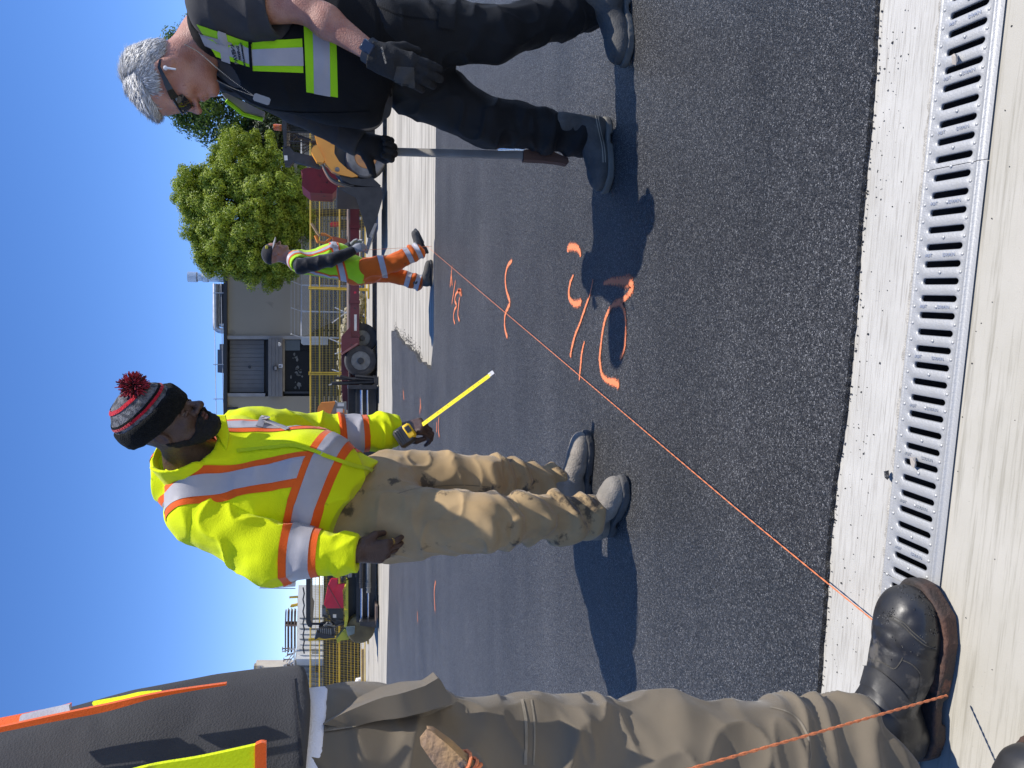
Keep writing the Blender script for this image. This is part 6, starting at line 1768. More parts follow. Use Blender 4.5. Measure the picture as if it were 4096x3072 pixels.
# sunglasses
sg = empty('sunglasses', gBh((.1, 0, 0)), 'black wraparound sunglasses on the grey-haired worker', 'sunglasses')
M_FRAME = pmat('black_frame', (.012, .012, .013), None, rough=.25)
m = MB(); vs, fs = [], []
for y in (-1, 1):
    m = MB(); vs, fs = [], []
    for i in range(9):
        a = y * (.10 + i * .118)
        for j in range(5):
            t = (j - 2) / 2; hgt = .0195 * (1 - .28 * ((i - 3.5) / 4) ** 2)
            r0 = .0085 * (1 - t * t)
            vs.append(V(gBh((.044 + (.066 + r0 * .3) * math.cos(a) , (.068 + r0 * .3) * math.sin(a), -.002 + t * hgt))))
    for i in range(8):
        for j in range(4): fs.append((i * 5 + j, i * 5 + j + 1, i * 5 + j + 6, i * 5 + j + 5))
    n0 = len(vs); cc_ = V(gBh((.03, 0, 0)))
    vs2 = vs + [p + (cc_ - p).normalized() * .002 for p in vs]; fs2 = fs + [tuple(k + n0 for k in f)[::-1] for f in fs]
    m.add(vs2, fs2); m.build('lens', pmat('dark_lens', (.006, .007, .009), None, rough=.06, spec=.8), sg, 60)
    m = MB(); ap = math.radians(57) * y
    pts = [gBh((.044 + .067 * math.cos(ap), .069 * math.sin(ap), .012)), gBh((.060, .081 * y, .012)), gBh((.02, .086 * y, .010)), gBh((-.010, .086 * y, .008)), gBh((-.030, .083 * y, -.006))]
    vs, fs = [], []; up_ = V(RB @ A3((0, 0, 1))); out_ = V(RB @ A3((0, y, 0)))
    for i, p in enumerate(pts):
        hh = (.012, .010, .006, .0045, .004)[i]; p = V(p)
        vs += [p + up_ * hh, p - up_ * hh, p - up_ * hh + out_ * .003, p + up_ * hh + out_ * .003]
    for i in range(4):
        for k in range(4): fs.append((i * 4 + k, i * 4 + (k + 1) % 4, i * 4 + 4 + (k + 1) % 4, i * 4 + 4 + k))
    fs += [(0, 3, 2, 1), (16, 17, 18, 19)]
    m.add(vs, fs); m.build('temple', M_FRAME, sg)
m = MB(); m.tube([V(gBh((.113, t * .012, .006))) for t in (-1, 0, 1)], .003, 6); m.tube([V(gBh((.044 + .068 * math.cos(t), .070 * math.sin(t), .017))) for t in np.linspace(-1.05, 1.05, 13)], .003, 6); m.build('bridge', M_FRAME, sg)
# earbud
eb_ = empty('earbud', earB, 'white wireless earbud in the grey-haired worker\'s ear', 'earbud')
m = MB(); c = V(gBh((.0, .089, -.008))); m.lathe([(0, -.008), (.006, -.005), (.0075, 0), (.006, .005), (0, .0075)], c, RB @ A3((0, 1, 0)), 14); m.build('bud', pmat('white_gloss', (.75, .75, .76), None, rough=.2), eb_)
m = MB(); m.tube([c + V(RB @ A3((.002, .004, -.002))), c + V(RB @ A3((.016, .005, -.026)))], [.0034, .003], 8); m.build('stem', bpy.data.materials['white_gloss'], eb_)
# T-shirt (short sleeves) under the vest; long black sleeve on the far arm
b_j1, b_j2 = at(1330, 150, 2.53), at(1040, 155, 2.53)
flB = (flat_n(BL), 1.0)
def torso_b(P, g):
    d = sd_cone(P, at(1500, 175, 2.52), b_j1, .150 + g, .152 + g)
    d = smin(d, sd_cone(P, b_j1, b_j2, .152 + g, .152 + g), .05)
    d = smin(d, sd_cone(P, b_j2, at(930, 160, 2.53), .145 + g, .105 + g), .05)
    d = smin(d, sd_ell(P, at(1360, 300, 2.52), (.15 + g, .15 + g, .23)), .08); d = smin(d, sd_ell(P, at(1470, 320, 2.52), (.125 + g, .14 + g, .10)), .06)            # belly
    d = smin(d, sd_ell(P, at(1090, 260, 2.53), (.12 + g, .16 + g, .14)), .08)
    d = smin(d, sd_ell(P, at(1330, 150, 2.40), (.13 + g, .08 + g, .26)), .08); d = smin(d, sd_ell(P, at(1330, 150, 2.66), (.13 + g, .08 + g, .26)), .08)
    for s_ in (b_shl, b_shr): d = smin(d, sd_cone(P, b_neck + V((0, 0, -.035)), s_ + V((0, 0, -.005)), .085 + g, .078 + g), .05)
    return d
def f_shirt(P):
    d = torso_b(P, 0.0)
    a = sd_cone(P, b_shl, b_shl.lerp(b_ell, .72), .082, .080); cn = (b_ell - b_shl).normalized(); ce = b_shl.lerp(b_ell, .68)
    a = np.maximum(a, sd_plane(P, ce, cn)); a = smax(a, -sd_cone(P, ce - cn * .05, ce + cn * .2, .066, .068), .006)
    d = smin(d, a, .03)
    s_ = sd_cone(P, b_shr, b_elr, .078, .062); s_ = smin(s_, sd_cone(P, b_elr, b_wrr, .062, .048), .02); cw = (b_wrr - b_elr).normalized()
    s_ = np.maximum(s_, sd_plane(P, b_wrr, cw))
    d = smin(d, s_, .03)
    d = smax(d, sd_plane(P, at(1560, 170, 2.52), (0, 0, -1)), .01)
    return smax(d, -sd_cone(P, gBh((-.03, 0, -.03)), b_neck + V((0, 0, -.02)), .078, .078), .008)
lo, hi = bound([b_shl, b_shr, b_elr, b_wrr, b_hip, b_neck, at(1330, 330, 2.5)], .19)
shirt = sdf_obj('t_shirt', f_shirt, lo, hi, .0062, M_CHAR, person_b, smooth=2, disp=folds(.010, 8, 21, (1, 1, 1.4)))
def f_vest(P):
    d = torso_b(P, .013)
    # arm holes, neck opening, hem, open front
    for s_, e in ((b_shl, b_ell), (b_shr, b_elr)):
        n = (s_ - b_neck); n = V((n.x * .2, n.y, n.z)).normalized()
        d = smax(d, -np.maximum(sd_cone(P, s_ + n * .0, s_ + (e - s_).normalized() * .14 + n * .0, .108, .098), -sd_plane(P, s_ - n * .035, n)), .008)
    d = smax(d, -sd_cone(P, b_neck + V((0, 0, .1)), b_neck + BF * .10 + V((0, 0, -.06)), .098, .060), .01)
    d = smax(d, sd_plane(P, at(1548, 400, 2.45), (-.35, 0, -1)), .008)
    return d
lo, hi = bound([b_shl, b_shr, b_hip, b_neck, at(1330, 330, 2.5)], .2)
vest = sdf_obj('vest', f_vest, lo, hi, .0060, M_BLKV, person_b, smooth=2, disp=folds(.009, 6, 33, (1, 1, 1.2)))
def bvh_join(*obs):
    vs, fs = [], []
    for o in obs:
        n = len(vs); vs += [v_.co.copy() for v_ in o.data.vertices]; fs += [tuple(k + n for k in p.vertices) for p in o.data.polygons]
    return BVHTree.FromPolygons(vs, fs)
bV = bvh_join(vest, shirt)
# lime and silver tape
patch('lime_tape', bV, [(788, 95), (1008, 170), (1015, 272), (865, 225)], M_LIMEV, person_b, .003, 16, 8)
patch('reflective_tape', bV, [(795, 130), (905, 160), (915, 222), (822, 180)], M_REFL, person_b, .0045, 12, 6)
patch('reflective_tape', bV, [(905, 160), (1000, 195), (1008, 258), (918, 222)], M_REFL, person_b, .0045, 12, 6)
patch('reflective_tape', bV, [(870, 118), (902, 128), (925, 252), (888, 238)], M_REFL, person_b, .006, 6, 10)
patch('lime_tape', bV, [(1010, 168), (1209, 155), (1214, 290), (1010, 282)], M_LIMEV, person_b, .0032, 14, 10)
patch('reflective_tape', bV, [(1010, 198), (1212, 190), (1215, 262), (1010, 260)], M_REFL, person_b, .005, 14, 8)
ribbon('binding', bV, [(1003, 160), (1006, 220), (1009, 282)], .010, M_BLKV, person_b, .0075)
patch('lime_tape', bV, [(1215, 100), (1345, 120), (1352, 388), (1226, 366)], M_LIMEV, person_b, .0034, 10, 18)
patch('reflective_tape', bV, [(1251, 100), (1318, 110), (1322, 384), (1258, 372)], M_REFL, person_b, .005, 8, 18)
ribbon('binding', bV, [(1562, 385), (1540, 300), (1530, 200), (1525, 90)], .012, M_BLKV, person_b, .003)
ribbon('front_edge', bV, [(875, 300), (960, 380), (1060, 430), (1180, 450), (1330, 455), (1480, 450)], .014, M_BLKV, person_b, .003)
# printed lettering
def print_on(txt, size, x, y, x2, y2, mat, off=.0065, shear=.2):
    p, n = hit(bV, x, y); p2, _ = hit(bV, x2, y2)
    if p is None or p2 is None: return
    u = (p2 - p).normalized(); w = n.cross(u)
    place(text_mesh(txt, size, .0004, shear, bold=.0006), 'lettering', mat, person_b, p + n * off, u, w)
print_on('PAVEMAR', .0170, 938, 205, 930, 175, M_BLKP); print_on('PAVING', .0115, 960, 212, 955, 184, M_BLKP); print_on('35TH ANNIVERSARY', .0072, 977, 218, 972, 186, M_BLKP)
# far lapel of the vest with its tape
m = MB(); ql = [at(885, 372, 2.70), at(905, 372, 2.72), at(1060, 448, 2.74), at(1055, 475, 2.74), at(975, 455, 2.74), at(915, 410, 2.72)]
m.add(ql + [p + V((0, .012, 0)) for p in ql], [tuple(range(6)), tuple(range(6, 12))[::-1]] + [(i, (i + 1) % 6, 6 + (i + 1) % 6, 6 + i) for i in range(6)]); m.build('far_lapel', M_REFL, person_b)
m = MB(); m.tube([at(905, 402, 2.695), at(975, 457, 2.725), at(1052, 478, 2.725)], .008, 6); m.build('lime_edge', M_LIMEV, person_b)
# neck chain and tag
chn = empty('necklace', b_neck, 'silver neck chain with dog tag on the black vest', 'necklace')
path = [hit(bV, *q_)[0] for q_ in ((905, 285), (950, 320), (1000, 360), (1018, 376))]
pts = [at(735, 175, 2.42), at(790, 205, 2.38), at(838, 245, 2.36), at(868, 272, 2.35), at(940, 330, 2.345), at(1018, 385, 2.34)]
m = MB()
cp = [V(q_) for q_ in cat_rom([tuple(p) for p in pts], 14)]
for k, p in enumerate(cp): m.lathe([(0, -.0022), (.0022, 0), (0, .0022)], p, (0, .3, 1), 6)
cp2 = [V(q_) for q_ in cat_rom([tuple(p) for p in [at(868, 322, 2.43), at(930, 352, 2.39), at(1018, 385, 2.34)]], 18)]
for p in cp2: m.lathe([(0, -.002), (.002, 0), (0, .002)], p, (0, .3, 1), 6)
m.build('chain', pmat('silver', (.24, .245, .25), None, rough=.5, metal=.5), chn)
m = MB(); a, c = at(1022, 388, 2.338), at(1072, 405, 2.338); u = (c - a).normalized(); w = u.cross(V((0, 1, 0))).normalized()
poly = [(-.025, -.008), (-.02, -.012), (.02, -.012), (.025, -.008), (.025, .008), (.02, .012), (-.02, .012), (-.025, .008)]
m.prism(poly, a.lerp(c, .5), u, w, (0, .002, 0)); m.build('dog_tag', bpy.data.materials['silver'], chn)
# trousers
def f_trb(P):
    d = sd_cone(P, at(1480, 175, 2.53), at(1640, 200, 2.53), .150, .155)
    d = smin(d, sd_cone(P, at(1560, 130, 2.43), at(1560, 160, 2.62), .12, .12), .04)
    for h_, k_, a in ((b_hpl, b_knl, b_anl), (b_hpr, b_knr, b_anr)):
        l = sd_cone(P, h_, k_, .112, .080); l = smin(l, sd_cone(P, k_, a, .080, .074), .03)
        ax = (a - k_).normalized(); l = smax(l, sd_plane(P, a + ax * .03, ax), .006); l = smax(l, -sd_cone(P, a - ax * .0, a + ax * .2, .050, .054), .004)
        A_ = A3(ax); L_ = (a - k_).length; t = ((P - A3(k_)) @ A_) / L_
        w = np.clip((t - .15) / .5, 0, 1) * np.clip((1.04 - t) / .1, 0, 1)
        l = l - w * ((.5 + .5 * np.sin(t * 19 + 5 * noise3(P, 7, 6))) ** 2 - .3) * .012
        d = smin(d, l, .03)
    return smax(d, sd_plane(P, at(1470, 175, 2.5), (0, 0, 1)), .01)
lo, hi = bound([b_anl, b_anr, b_hpl, b_hpr, b_hip + V((0, 0, .1))], .2)
trb = sdf_obj('trousers', f_trb, lo, hi, .0062, M_BTRO, person_b, smooth=2, disp=lambda v_, n: folds(.014, 6.5, 41, (1, 1, .9))(v_, n) + (ridge(v_ + .03 * np.stack([noise3(v_, 11, 1), noise3(v_, 11, 2), noise3(v_, 11, 3)], 1), 14, 29, 3.5) - .2) * .008)
bTB = bvh_of(trb)
patch('pocket_flap', bTB, [(1755, 25), (1822, 30), (1815, 120), (1750, 110)], M_BTRO, person_b, .012)
ribbon('seam', bTB, [(1500, 20), (1600, 60), (1700, 75), (1800, 80)], .005, M_BLKV, person_b, .002)
# gloves
def glove(wr, tip, backn, side, per, thumb, fat, name, mat, cuff):
    M = frame(wr, tip - wr, backn); pr = hand_prims(M, side, per=per, thumb=thumb, fat=fat, spread=.045, s=1.06)
    ax = (tip - wr).normalized()
    def f(P):
        d = sd_hand(P, pr)
        c = sd_cone(P, wr - ax * cuff, wr + ax * .03, .042, .040); c = np.maximum(c, -sd_plane(P, wr - ax * cuff, ax))
        return smin(d, c, .015)
    pts = [q_ for ch in pr[1] for c in ch for q_ in c[:2]] + [wr - ax * cuff]
    lo, hi = bound(pts, .06)
    return sdf_obj(name, f, lo, hi, .0040, mat, person_b, smooth=1, disp=lambda v_, n: (ridge(v_, 34, 5, 2) - .4) * .0022), pr
gl_l, prBl = glove(b_wrl + (b_wrl - b_ell).normalized() * .035, at(1690, 300, 2.20), V((-.35, -.93, -.1)), 1, [(.15, .35, .25), (.2, .35, .25), (.2, .4, .3), (.25, .45, .3)], ((.02, .034, -.012), (.055, .056, -.03), (.09, .062, -.048)), .0035, 'glove', M_GLOVE, .03)
bG = bvh_of(gl_l)
patch('leather_panel', bG, [(1585, 265), (1655, 270), (1660, 352), (1572, 335)], M_GLOVEG, person_b, .002)
p, n = hit(bG, 1536, 222); p2, _ = hit(bG, 1530, 200)
if p is not None and p2 is not None:
    u = (p2 - p).normalized(); place(text_mesh('WORKWEAR', .009, .0003), 'lettering', pmat('glove_print', (.35, .32, .26), None), person_b, p + n * .003, u, n.cross(u))
glove(b_wrr + V((0, 0, -.01)), at(1545, 600, 2.79), V((.2, .9, .2)), 1, [(.9, 1.0, .7)] * 4, ((.02, .034, -.012), (.045, .070, -.012), (.060, .100, -.014)), .0035, 'glove', M_GLOVE, .035)
# watch
m = MB(); wax = (b_wrl - b_ell).normalized(); wc2 = b_wrl + wax * .002
m.lathe([(.036, -.013), (.039, -.011), (.039, .011), (.036, .013)], wc2, wax, 28)
wt = empty('wristwatch', wc2, 'dark blue square smartwatch above the black glove', 'watch'); m.build('strap', pmat('navy_strap', (.012, .02, .035), None, rough=.6), wt)
wn2 = (V((-.25, -1, .1)) - wax * V((-.25, -1, .1)).dot(wax)).normalized()
m = MB(); m.box(wc2 + wn2 * .042, (.040, .036, .011), Matrix((wax, wn2.cross(wax), wn2)).transposed(), .004); m.build('case', pmat('navy_case', (.02, .03, .055), None, rough=.25), wt)
# boots
boot(person_b, gp(2505, -40) , V((-1, -.12, 0)).normalized(), .30, M_DKLEA, pmat('pale_welt', (.17, .16, .135), (.09, .085, .075), 9, .8), shaft=.19)
fb_ = boot(person_b, gp(2436, 470), V((-1, -.04, 0)).normalized(), .30, M_DKLEA, bpy.data.materials['pale_welt'], shaft=.19)
bFB = bvh_of(fb_)
for o_ in (0, 9): ribbon('welt_stitch', bFB, [(2378 + o_, 445), (2392 + o_, 517), (2408 + o_, 590), (2412 + o_, 650)], .0035, pmat('pale_thread', (.34, .31, .25), None) if 'pale_thread' not in bpy.data.materials else bpy.data.materials['pale_thread'], fb_, .0015)
# steel bar with wooden grip
bar = empty('steel_bar', at(1531, 606, 2.78), 'long flat steel bar with worn wooden grip held by black glove', 'steel bar')
a, c = at(1525, 606, 2.79), at(2110, 622, 2.68)
bx_ = (c - a).normalized(); Mz = Matrix((bx_, bx_.cross(V((0, 1, 0))).normalized(), V((0, 1, 0)))).transposed()
m = MB(); m.box(a.lerp(c, .5), ((c - a).length, .030, .014), Mz, .002); m.build('shaft', pmat('dull_steel', (.33, .31, .28), (.25, .235, .21), 12, .5, .1, 60, metal=.15), bar)
m = MB(); prof = [(2095, 600), (2095, 640), (2180, 644), (2235, 650), (2268, 658), (2276, 648), (2272, 630), (2250, 622), (2200, 600), (2150, 592)]
P_ = [at(x, y, 2.665) for x, y in prof]; n = len(P_)
m.add(P_ + [p + V((0, .032, 0)) for p in P_], [tuple(range(n)), tuple(range(n, 2 * n))[::-1]] + [(i, n + i, n + (i + 1) % n, (i + 1) % n) for i in range(n)])
m.build('wooden_grip', pmat('worn_red_wood', (.16, .075, .045), (.10, .05, .035), 9, .7, .3, 60, stretch=(1, 1, .2)), bar)
m = MB(); a2, c2 = at(1990, 585, 2.76), at(2098, 592, 2.74); m.lathe([(.0, 0), (.020, .002), (.022, .02), (.022, (c2 - a2).length * .6), (.018, (c2 - a2).length * .62), (.018, (c2 - a2).length)], a2, c2 - a2, 16); m.build('chrome_ferrule', M_CHR, bar)
# ------------------------------------------------------------------ capped worker in lime vest and orange trousers, far edge of the mat
YW = 7.95
person_c = empty('person', (1.2, YW, -.05), 'worker in grey cap, lime vest and orange trousers standing on the milled edge', 'person', 'road crew')
c_neck = at(1170, 1035, YW); c_shr = at(1205, 1066, YW - .20); c_shl = at(1205, 1050, YW + .20)
c_elr, c_wrr = at(1325, 1040, YW - .26), at(1412, 1000, YW - .20)
c_ell, c_wrl = at(1325, 1035, YW + .26), at(1405, 985, YW + .12)
c_hip = at(1440, 1085, YW)
c_hpr, c_hpl = at(1460, 1075, YW - .10), at(1460, 1092, YW + .10)
c_knr, c_knl = at(1585, 1048, YW - .13), at(1580, 1100, YW + .10)
c_anr, c_anl = at(1672, 1002, YW - .15), at(1675, 1128, YW + .08)
pc2 = math.radians(6)
hC_f = V((math.cos(pc2), -.12, -math.sin(pc2))).normalized(); RC = axes(hC_f); SC = 1.0
earC = at(1102, 1016, YW - .07); CC = A3(earC) - RC @ (A3((-.012, -.079, -.006)) * SC)
fhC, gCh = head_sdf(CC, RC, SC, True, 1.1)
hc_r = frame(c_wrr, at(1440, 990, YW - .2) - c_wrr, V((.2, -1, .2))); prC = hand_prims(hc_r, 1, (.5, .6, .4), fat=.004)
hc_l = frame(c_wrl, at(1440, 975, YW + .1) - c_wrl, V((.2, 1, .2))); prC2 = hand_prims(hc_l, -1, (.5, .6, .4), fat=.004)
def f_body_c(P):
    d = fhC(P); d = smin(d, sd_cone(P, gCh((-.03, 0, -.06)), c_neck, .058, .068), .03)
    d = smin(d, sd_cone(P, c_neck, c_hip, .08, .10), .05)
    for s_, e, w in ((c_shr, c_elr, c_wrr), (c_shl, c_ell, c_wrl)):
        d = smin(d, sd_cone(P, c_neck, s_, .05, .05), .04); d = smin(d, sd_cone(P, s_, e, .045, .038), .02); d = smin(d, sd_cone(P, e, w, .038, .026), .02)
    for h_, k_, a in ((c_hpr, c_knr, c_anr), (c_hpl, c_knl, c_anl)):
        d = smin(d, sd_cone(P, h_, k_, .07, .05), .04); d = smin(d, sd_cone(P, k_, a, .05, .035), .02)
    return d
lo, hi = bound([c_anr, c_anl, c_shr, c_shl, c_elr, c_ell, c_wrr, gCh((.1, 0, 0)), gCh((0, 0, .13)), gCh((-.1, 0, 0))], .1)
sdf_obj('body', f_body_c, lo, hi, .0075, M_SKIN_C, person_c, smooth=1)
M_GG = pmat('grey_work_glove', (.30, .30, .31), (.22, .22, .23), 12, .85)
for pr in (prC, prC2):
    pts = [q_ for ch in pr[1] for c in ch for q_ in c[:2]]; lo, hi = bound(pts, .1)
    sdf_obj('glove', lambda P, pr=pr: sd_hand(P, pr), lo, hi, .006, M_GG, person_c, smooth=1)
m = MB()
for y in (-1, 1):
    m.lathe([(0, -.012), (.009, -.008), (.0125, 0), (.009, .009), (0, .0125)], gCh((.079, .032 * y, -.003)), RC @ A3((1, 0, 0)), 12)
m.build('eyes', M_EYEW, person_c)
# cap
M_CAP = fabric('black_cap_cloth', (.03, .03, .033), (.022, .022, .025), 12, .8)
def f_cap(P):
    q = (P - A3(CC)) @ RC / SC
    d = sd_ell(P, gCh((-.016, 0, .045)), A3((.112, .090, .098)) * SC, RC)
    return smax(d, (.028 - q[:, 2]) * SC, .006)
lo, hi = bound([gCh((-.14, -.11, 0)), gCh((.12, .11, .17)), gCh((-.14, .11, .17))], .05)
cap = sdf_obj('cap', f_cap, lo, hi, .006, M_CAP, person_c, smooth=1)
def f_brim(P):
    q = (P - A3(CC)) @ RC / SC
    x, y, z = q[:, 0] - .06, q[:, 1], q[:, 2] - .036 + .25 * (q[:, 0] - .09) + 3.5 * q[:, 1] ** 2
    return smax(np.sqrt((x / 1.35) ** 2 + y ** 2) - .083, np.abs(z) - .004, .004)
lo, hi = bound([gCh((.0, -.1, -.05)), gCh((.2, .1, .1))], .05)
sdf_obj('cap_brim', f_brim, lo, hi, .005, fabric('grey_brim', (.24, .24, .25), (.2, .2, .21), 12), person_c, smooth=1)
m = MB(); p = V(gCh((.045, -.070, .088))); m.box(p, (.034, .014, .026), Matrix(RC.tolist()), .003); m.build('cap_badge', pmat('badge_yellow', (.75, .6, .03), None, rough=.5), person_c)
# black jacket sleeves, lime vest
CF = V((.98, -.15, 0)).normalized(); CL = V((-CF.y, CF.x, 0)); flC = (flat_n(CF), .82)
def tors_c(P, g):
    d = sd_cone(P, at(1445, 1085, YW), at(1310, 1052, YW), .165 + g, .170 + g, flC)
    d = smin(d, sd_cone(P, at(1310, 1052, YW), at(1215, 1050, YW), .170 + g, .130 + g, flC), .05)
    d = smin(d, sd_ell(P, at(1340, 1030, YW), (.14 + g, .15 + g, .2)), .05)
    for s_ in (c_shr, c_shl): d = smin(d, sd_cone(P, c_neck + V((0, 0, -.03)), s_, .08 + g, .072 + g), .05)
    return d
def f_jc(P):
    d = tors_c(P, 0)
    for s_, e, w in ((c_shr, c_elr, c_wrr), (c_shl, c_ell, c_wrl)):
        a = sd_cone(P, s_, e, .078, .066); a = smin(a, sd_cone(P, e, w, .066, .048), .02); cn = (w - e).normalized(); a = np.maximum(a, sd_plane(P, w + cn * .01, cn)); d = smin(d, a, .02)
    d = np.maximum(d, -((P[:, 2]) - at(1435, 1085, YW).z))
    return smax(d, -sd_cone(P, c_neck, c_neck + V((.02, 0, .2)), .075, .085), .008)
lo, hi = bound([c_shr, c_shl, c_elr, c_ell, c_wrr, c_hip, c_neck], .2)
sdf_obj('jacket', f_jc, lo, hi, .009, fabric('black_jacket_cloth', (.012, .012, .014), (.02, .02, .023), 8, .55), person_c, smooth=2, disp=folds(.016, 9, 51, (1, 1, .9)))
def f_vc(P):
    d = tors_c(P, .016)
    for s_, e in ((c_shr, c_elr), (c_shl, c_ell)):
        n = V((0, (s_ - c_neck).y, .02)).normalized()
        d = smax(d, -np.maximum(sd_cone(P, s_, s_.lerp(e, .6), .105, .10), -sd_plane(P, s_ - n * .05, n)), .008)
    d = smax(d, -sd_cone(P, c_neck + V((0, 0, .1)), c_neck + CF * .05 + V((0, 0, -.03)), .098, .07), .008)
    return smax(d, sd_plane(P, at(1458, 1110, YW - .1), (.12, 0, -1)), .006)
lo, hi = bound([c_shr, c_shl, c_hip + V((0, 0, -.1)), c_neck], .24)
vc = sdf_obj('vest', f_vc, lo, hi, .008, M_GVEST, person_c, smooth=2, disp=folds(.012, 7, 61, (1, 1, 1)))
def band_c(src, c, n, half, trim, keep=None):
    n = V(n).normalized(); c = V(c)
    cut_piece(src, [(c + n * (half + trim), n), (c - n * (half + trim), -n)], .004, 'orange_trim', M_HIVO, person_c, keep)
    cut_piece(src, [(c + n * half, n), (c - n * half, -n)], .007, 'reflective_tape', M_REFL, person_c, keep)
band_c(vc, at(1365, 1080, YW - .1), V((-.28, 0, 1)), .028, .020)
for sgn, w_ in ((-1, .115), (1, .115)):
    band_c(vc, c_neck + CL * w_ * sgn, CL * sgn, .018, .014, lambda c, n: c.z > at(1352, 1050, YW).z)
# trousers
def f_tc(P):
    d = sd_cone(P, at(1420, 1085, YW), at(1475, 1085, YW), .16, .155, (flat_n(CF), .9))
    for h_, k_, a in ((c_hpr, c_knr, c_anr), (c_hpl, c_knl, c_anl)):
        l = sd_cone(P, h_, k_, .110, .088); l = smin(l, sd_cone(P, k_, a, .088, .082), .03); ax = (a - k_).normalized(); l = smax(l, sd_plane(P, a + ax * .05, ax), .006)
        t = ((P - A3(k_)) @ A3(ax)) / (a - k_).length; w = np.clip(t, 0, 1)
        d = smin(d, l - w * ((.5 + .5 * np.sin(t * 17 + 5 * noise3(P, 7, 8))) ** 2 - .3) * .02, .025)
    return d
lo, hi = bound([c_anr, c_anl, c_hpr, c_hpl, c_hip], .2)
tc2 = sdf_obj('trousers', f_tc, lo, hi, .009, M_OTRO, person_c, smooth=2, disp=folds(.018, 7, 71, (1, 1, .9)))
for k_, a, hh in ((c_knr, c_anr, c_hpr), (c_knl, c_anl, c_hpl)):
    ax = (a - k_).normalized(); near = lambda c, n, k_=k_, a=a: seg_dist(c, k_, a) < .14 and abs(c.y - k_.lerp(a, .7).y) < .13
    for t in (.55, .95): cut_piece(tc2, [(k_.lerp(a, t) + ax * .028, ax), (k_.lerp(a, t) - ax * .028, -ax)], .004, 'reflective_tape', M_REFL, person_c, near)
ax = (c_knr - c_hpr).normalized(); cut_piece(tc2, [(c_hpr.lerp(c_knr, .55) + ax * .03, ax), (c_hpr.lerp(c_knr, .55) - ax * .03, -ax)], .004, 'reflective_tape', M_REFL, person_c, lambda c, n: c.y < YW + .02)
hl = at(1716, 1012, YW - .15); toe = at(1664, 930, YW - .16)
boot(person_c, hl, (toe - hl).normalized() * 1.0 + V((0, 0, -.12)), .30, M_DKLEA, M_BLK, .008, up=(-.4, 0, 1), shaft=.2)
hr = gp(1712, 1163, -.05); boot(person_c, V((hr.x, YW + .05, -.05)), V((1, -.12, 0)), .30, M_DKLEA, M_BLK, .008, shaft=.2)

# ------------------------------------------------------------------ foreground worker cut by the frame
person_d = empty('person', (-.6, 1.08, -.012), 'foreground worker cut by the frame: charcoal shirt, taupe trousers, black boot', 'person', 'road crew')
d_an = V((-.655, 1.075, .13)); d_kn = at(2350, 3058, 1.13); d_hp = at(1380, 3095, 1.10)
DF = V((1, -.06, 0)).normalized()
d_hem = V((-.575, 1.07, .135))
def f_body_d(P):
    d = sd_cone(P, d_hp + V((-.05, 0, .45)), d_hp, .08, .075); d = smin(d, sd_cone(P, d_hp, d_kn, .075, .055), .03); return smin(d, sd_cone(P, d_kn, d_an, .055, .04), .02)
lo, hi = bound([d_an, d_hp + V((-.05, 0, .5))], .14); sdf_obj('body', f_body_d, lo, hi, .012, M_SKIN_C, person_d)
def f_td(P):
    d = sd_cone(P, d_hp + V((-.03, 0, .12)), d_hp, .125, .118); d = smin(d, sd_cone(P, d_hp, d_kn, .115, .098), .04)
    l = sd_cone(P, d_kn, d_an, .098, .088); l = smin(l, sd_cone(P, at(2560, 3045, 1.13), at(2720, 3050, 1.12), .098, .092), .03)
    d = smin(d, l, .03)
    hemn = V((.85, .0, -1)).normalized()
    d = smax(d, sd_plane(P, d_hem, hemn), .008); d = smax(d, -sd_cone(P, d_an + V((0, 0, .02)), d_an + V((.03, 0, -.2)), .052, .060), .005)
    # cloth slumped over the boot
    t = np.clip((.42 - P[:, 2]) / .30, 0, 1)
    ang = np.arctan2(P[:, 1] - 1.08, P[:, 0] + .62)
    ph = P[:, 2] * 46 + 2.0 * np.sin(ang * 1.0 + .6) + 7 * noise3(P, 6.5, 4)
    d = d - t * ((.5 + .5 * np.sin(ph)) ** 3 - .25) * .017
    t2 = np.exp(-((P[:, 2] - .62) / .22) ** 2)
    ph2 = (P[:, 2] + .35 * (P[:, 0])) * 38 + 6 * noise3(P, 5, 14)
    return d - t2 * ((.5 + .5 * np.sin(ph2)) ** 3 - .25) * .007
lo, hi = bound([d_an, d_hp + V((-.03, 0, .12)), d_kn, d_hem], .19)
td = sdf_obj('trousers', f_td, lo, hi, .0042, M_TAUPE, person_d, smooth=2, disp=lambda v_, n: (ridge(v_ * A3((.7, .7, 1.5)) + np.outer(v_[:, 0], A3((0, 0, .8))), 7.5, 81, 4.5) - .15) * .015 + (ridge(v_ * A3((.8, .8, 1.3)) + .03 * np.stack([noise3(v_, 11, 1), noise3(v_, 11, 2), noise3(v_, 11, 3)], 1), 16, 83, 3.5) - .2) * .006)
bD = bvh_of(td)
M_THR = fabric('taupe_thread', (.25, .21, .155), (.2, .17, .12), 60)
ribbon('seam', bD, [(2088, 2800), (2102, 2880), (2104, 2960), (2102, 3060)], .005, M_THR, person_d, .0015)
ribbon('seam', bD, [(2125, 2800), (2136, 2880), (2138, 2960), (2134, 3060)], .003, M_THR, person_d, .0012)
ribbon('seam', bD, [(3080, 2830), (3150, 2850), (3200, 2890), (3235, 2960), (3240, 3040)], .004, M_THR, person_d, .0015)
ribbon('pocket_edge', bD, [(1300, 2920), (1400, 2905), (1480, 2885), (1560, 2875), (1640, 2868), (1720, 2850), (1800, 2815)], .008, M_THR, person_d, .003)
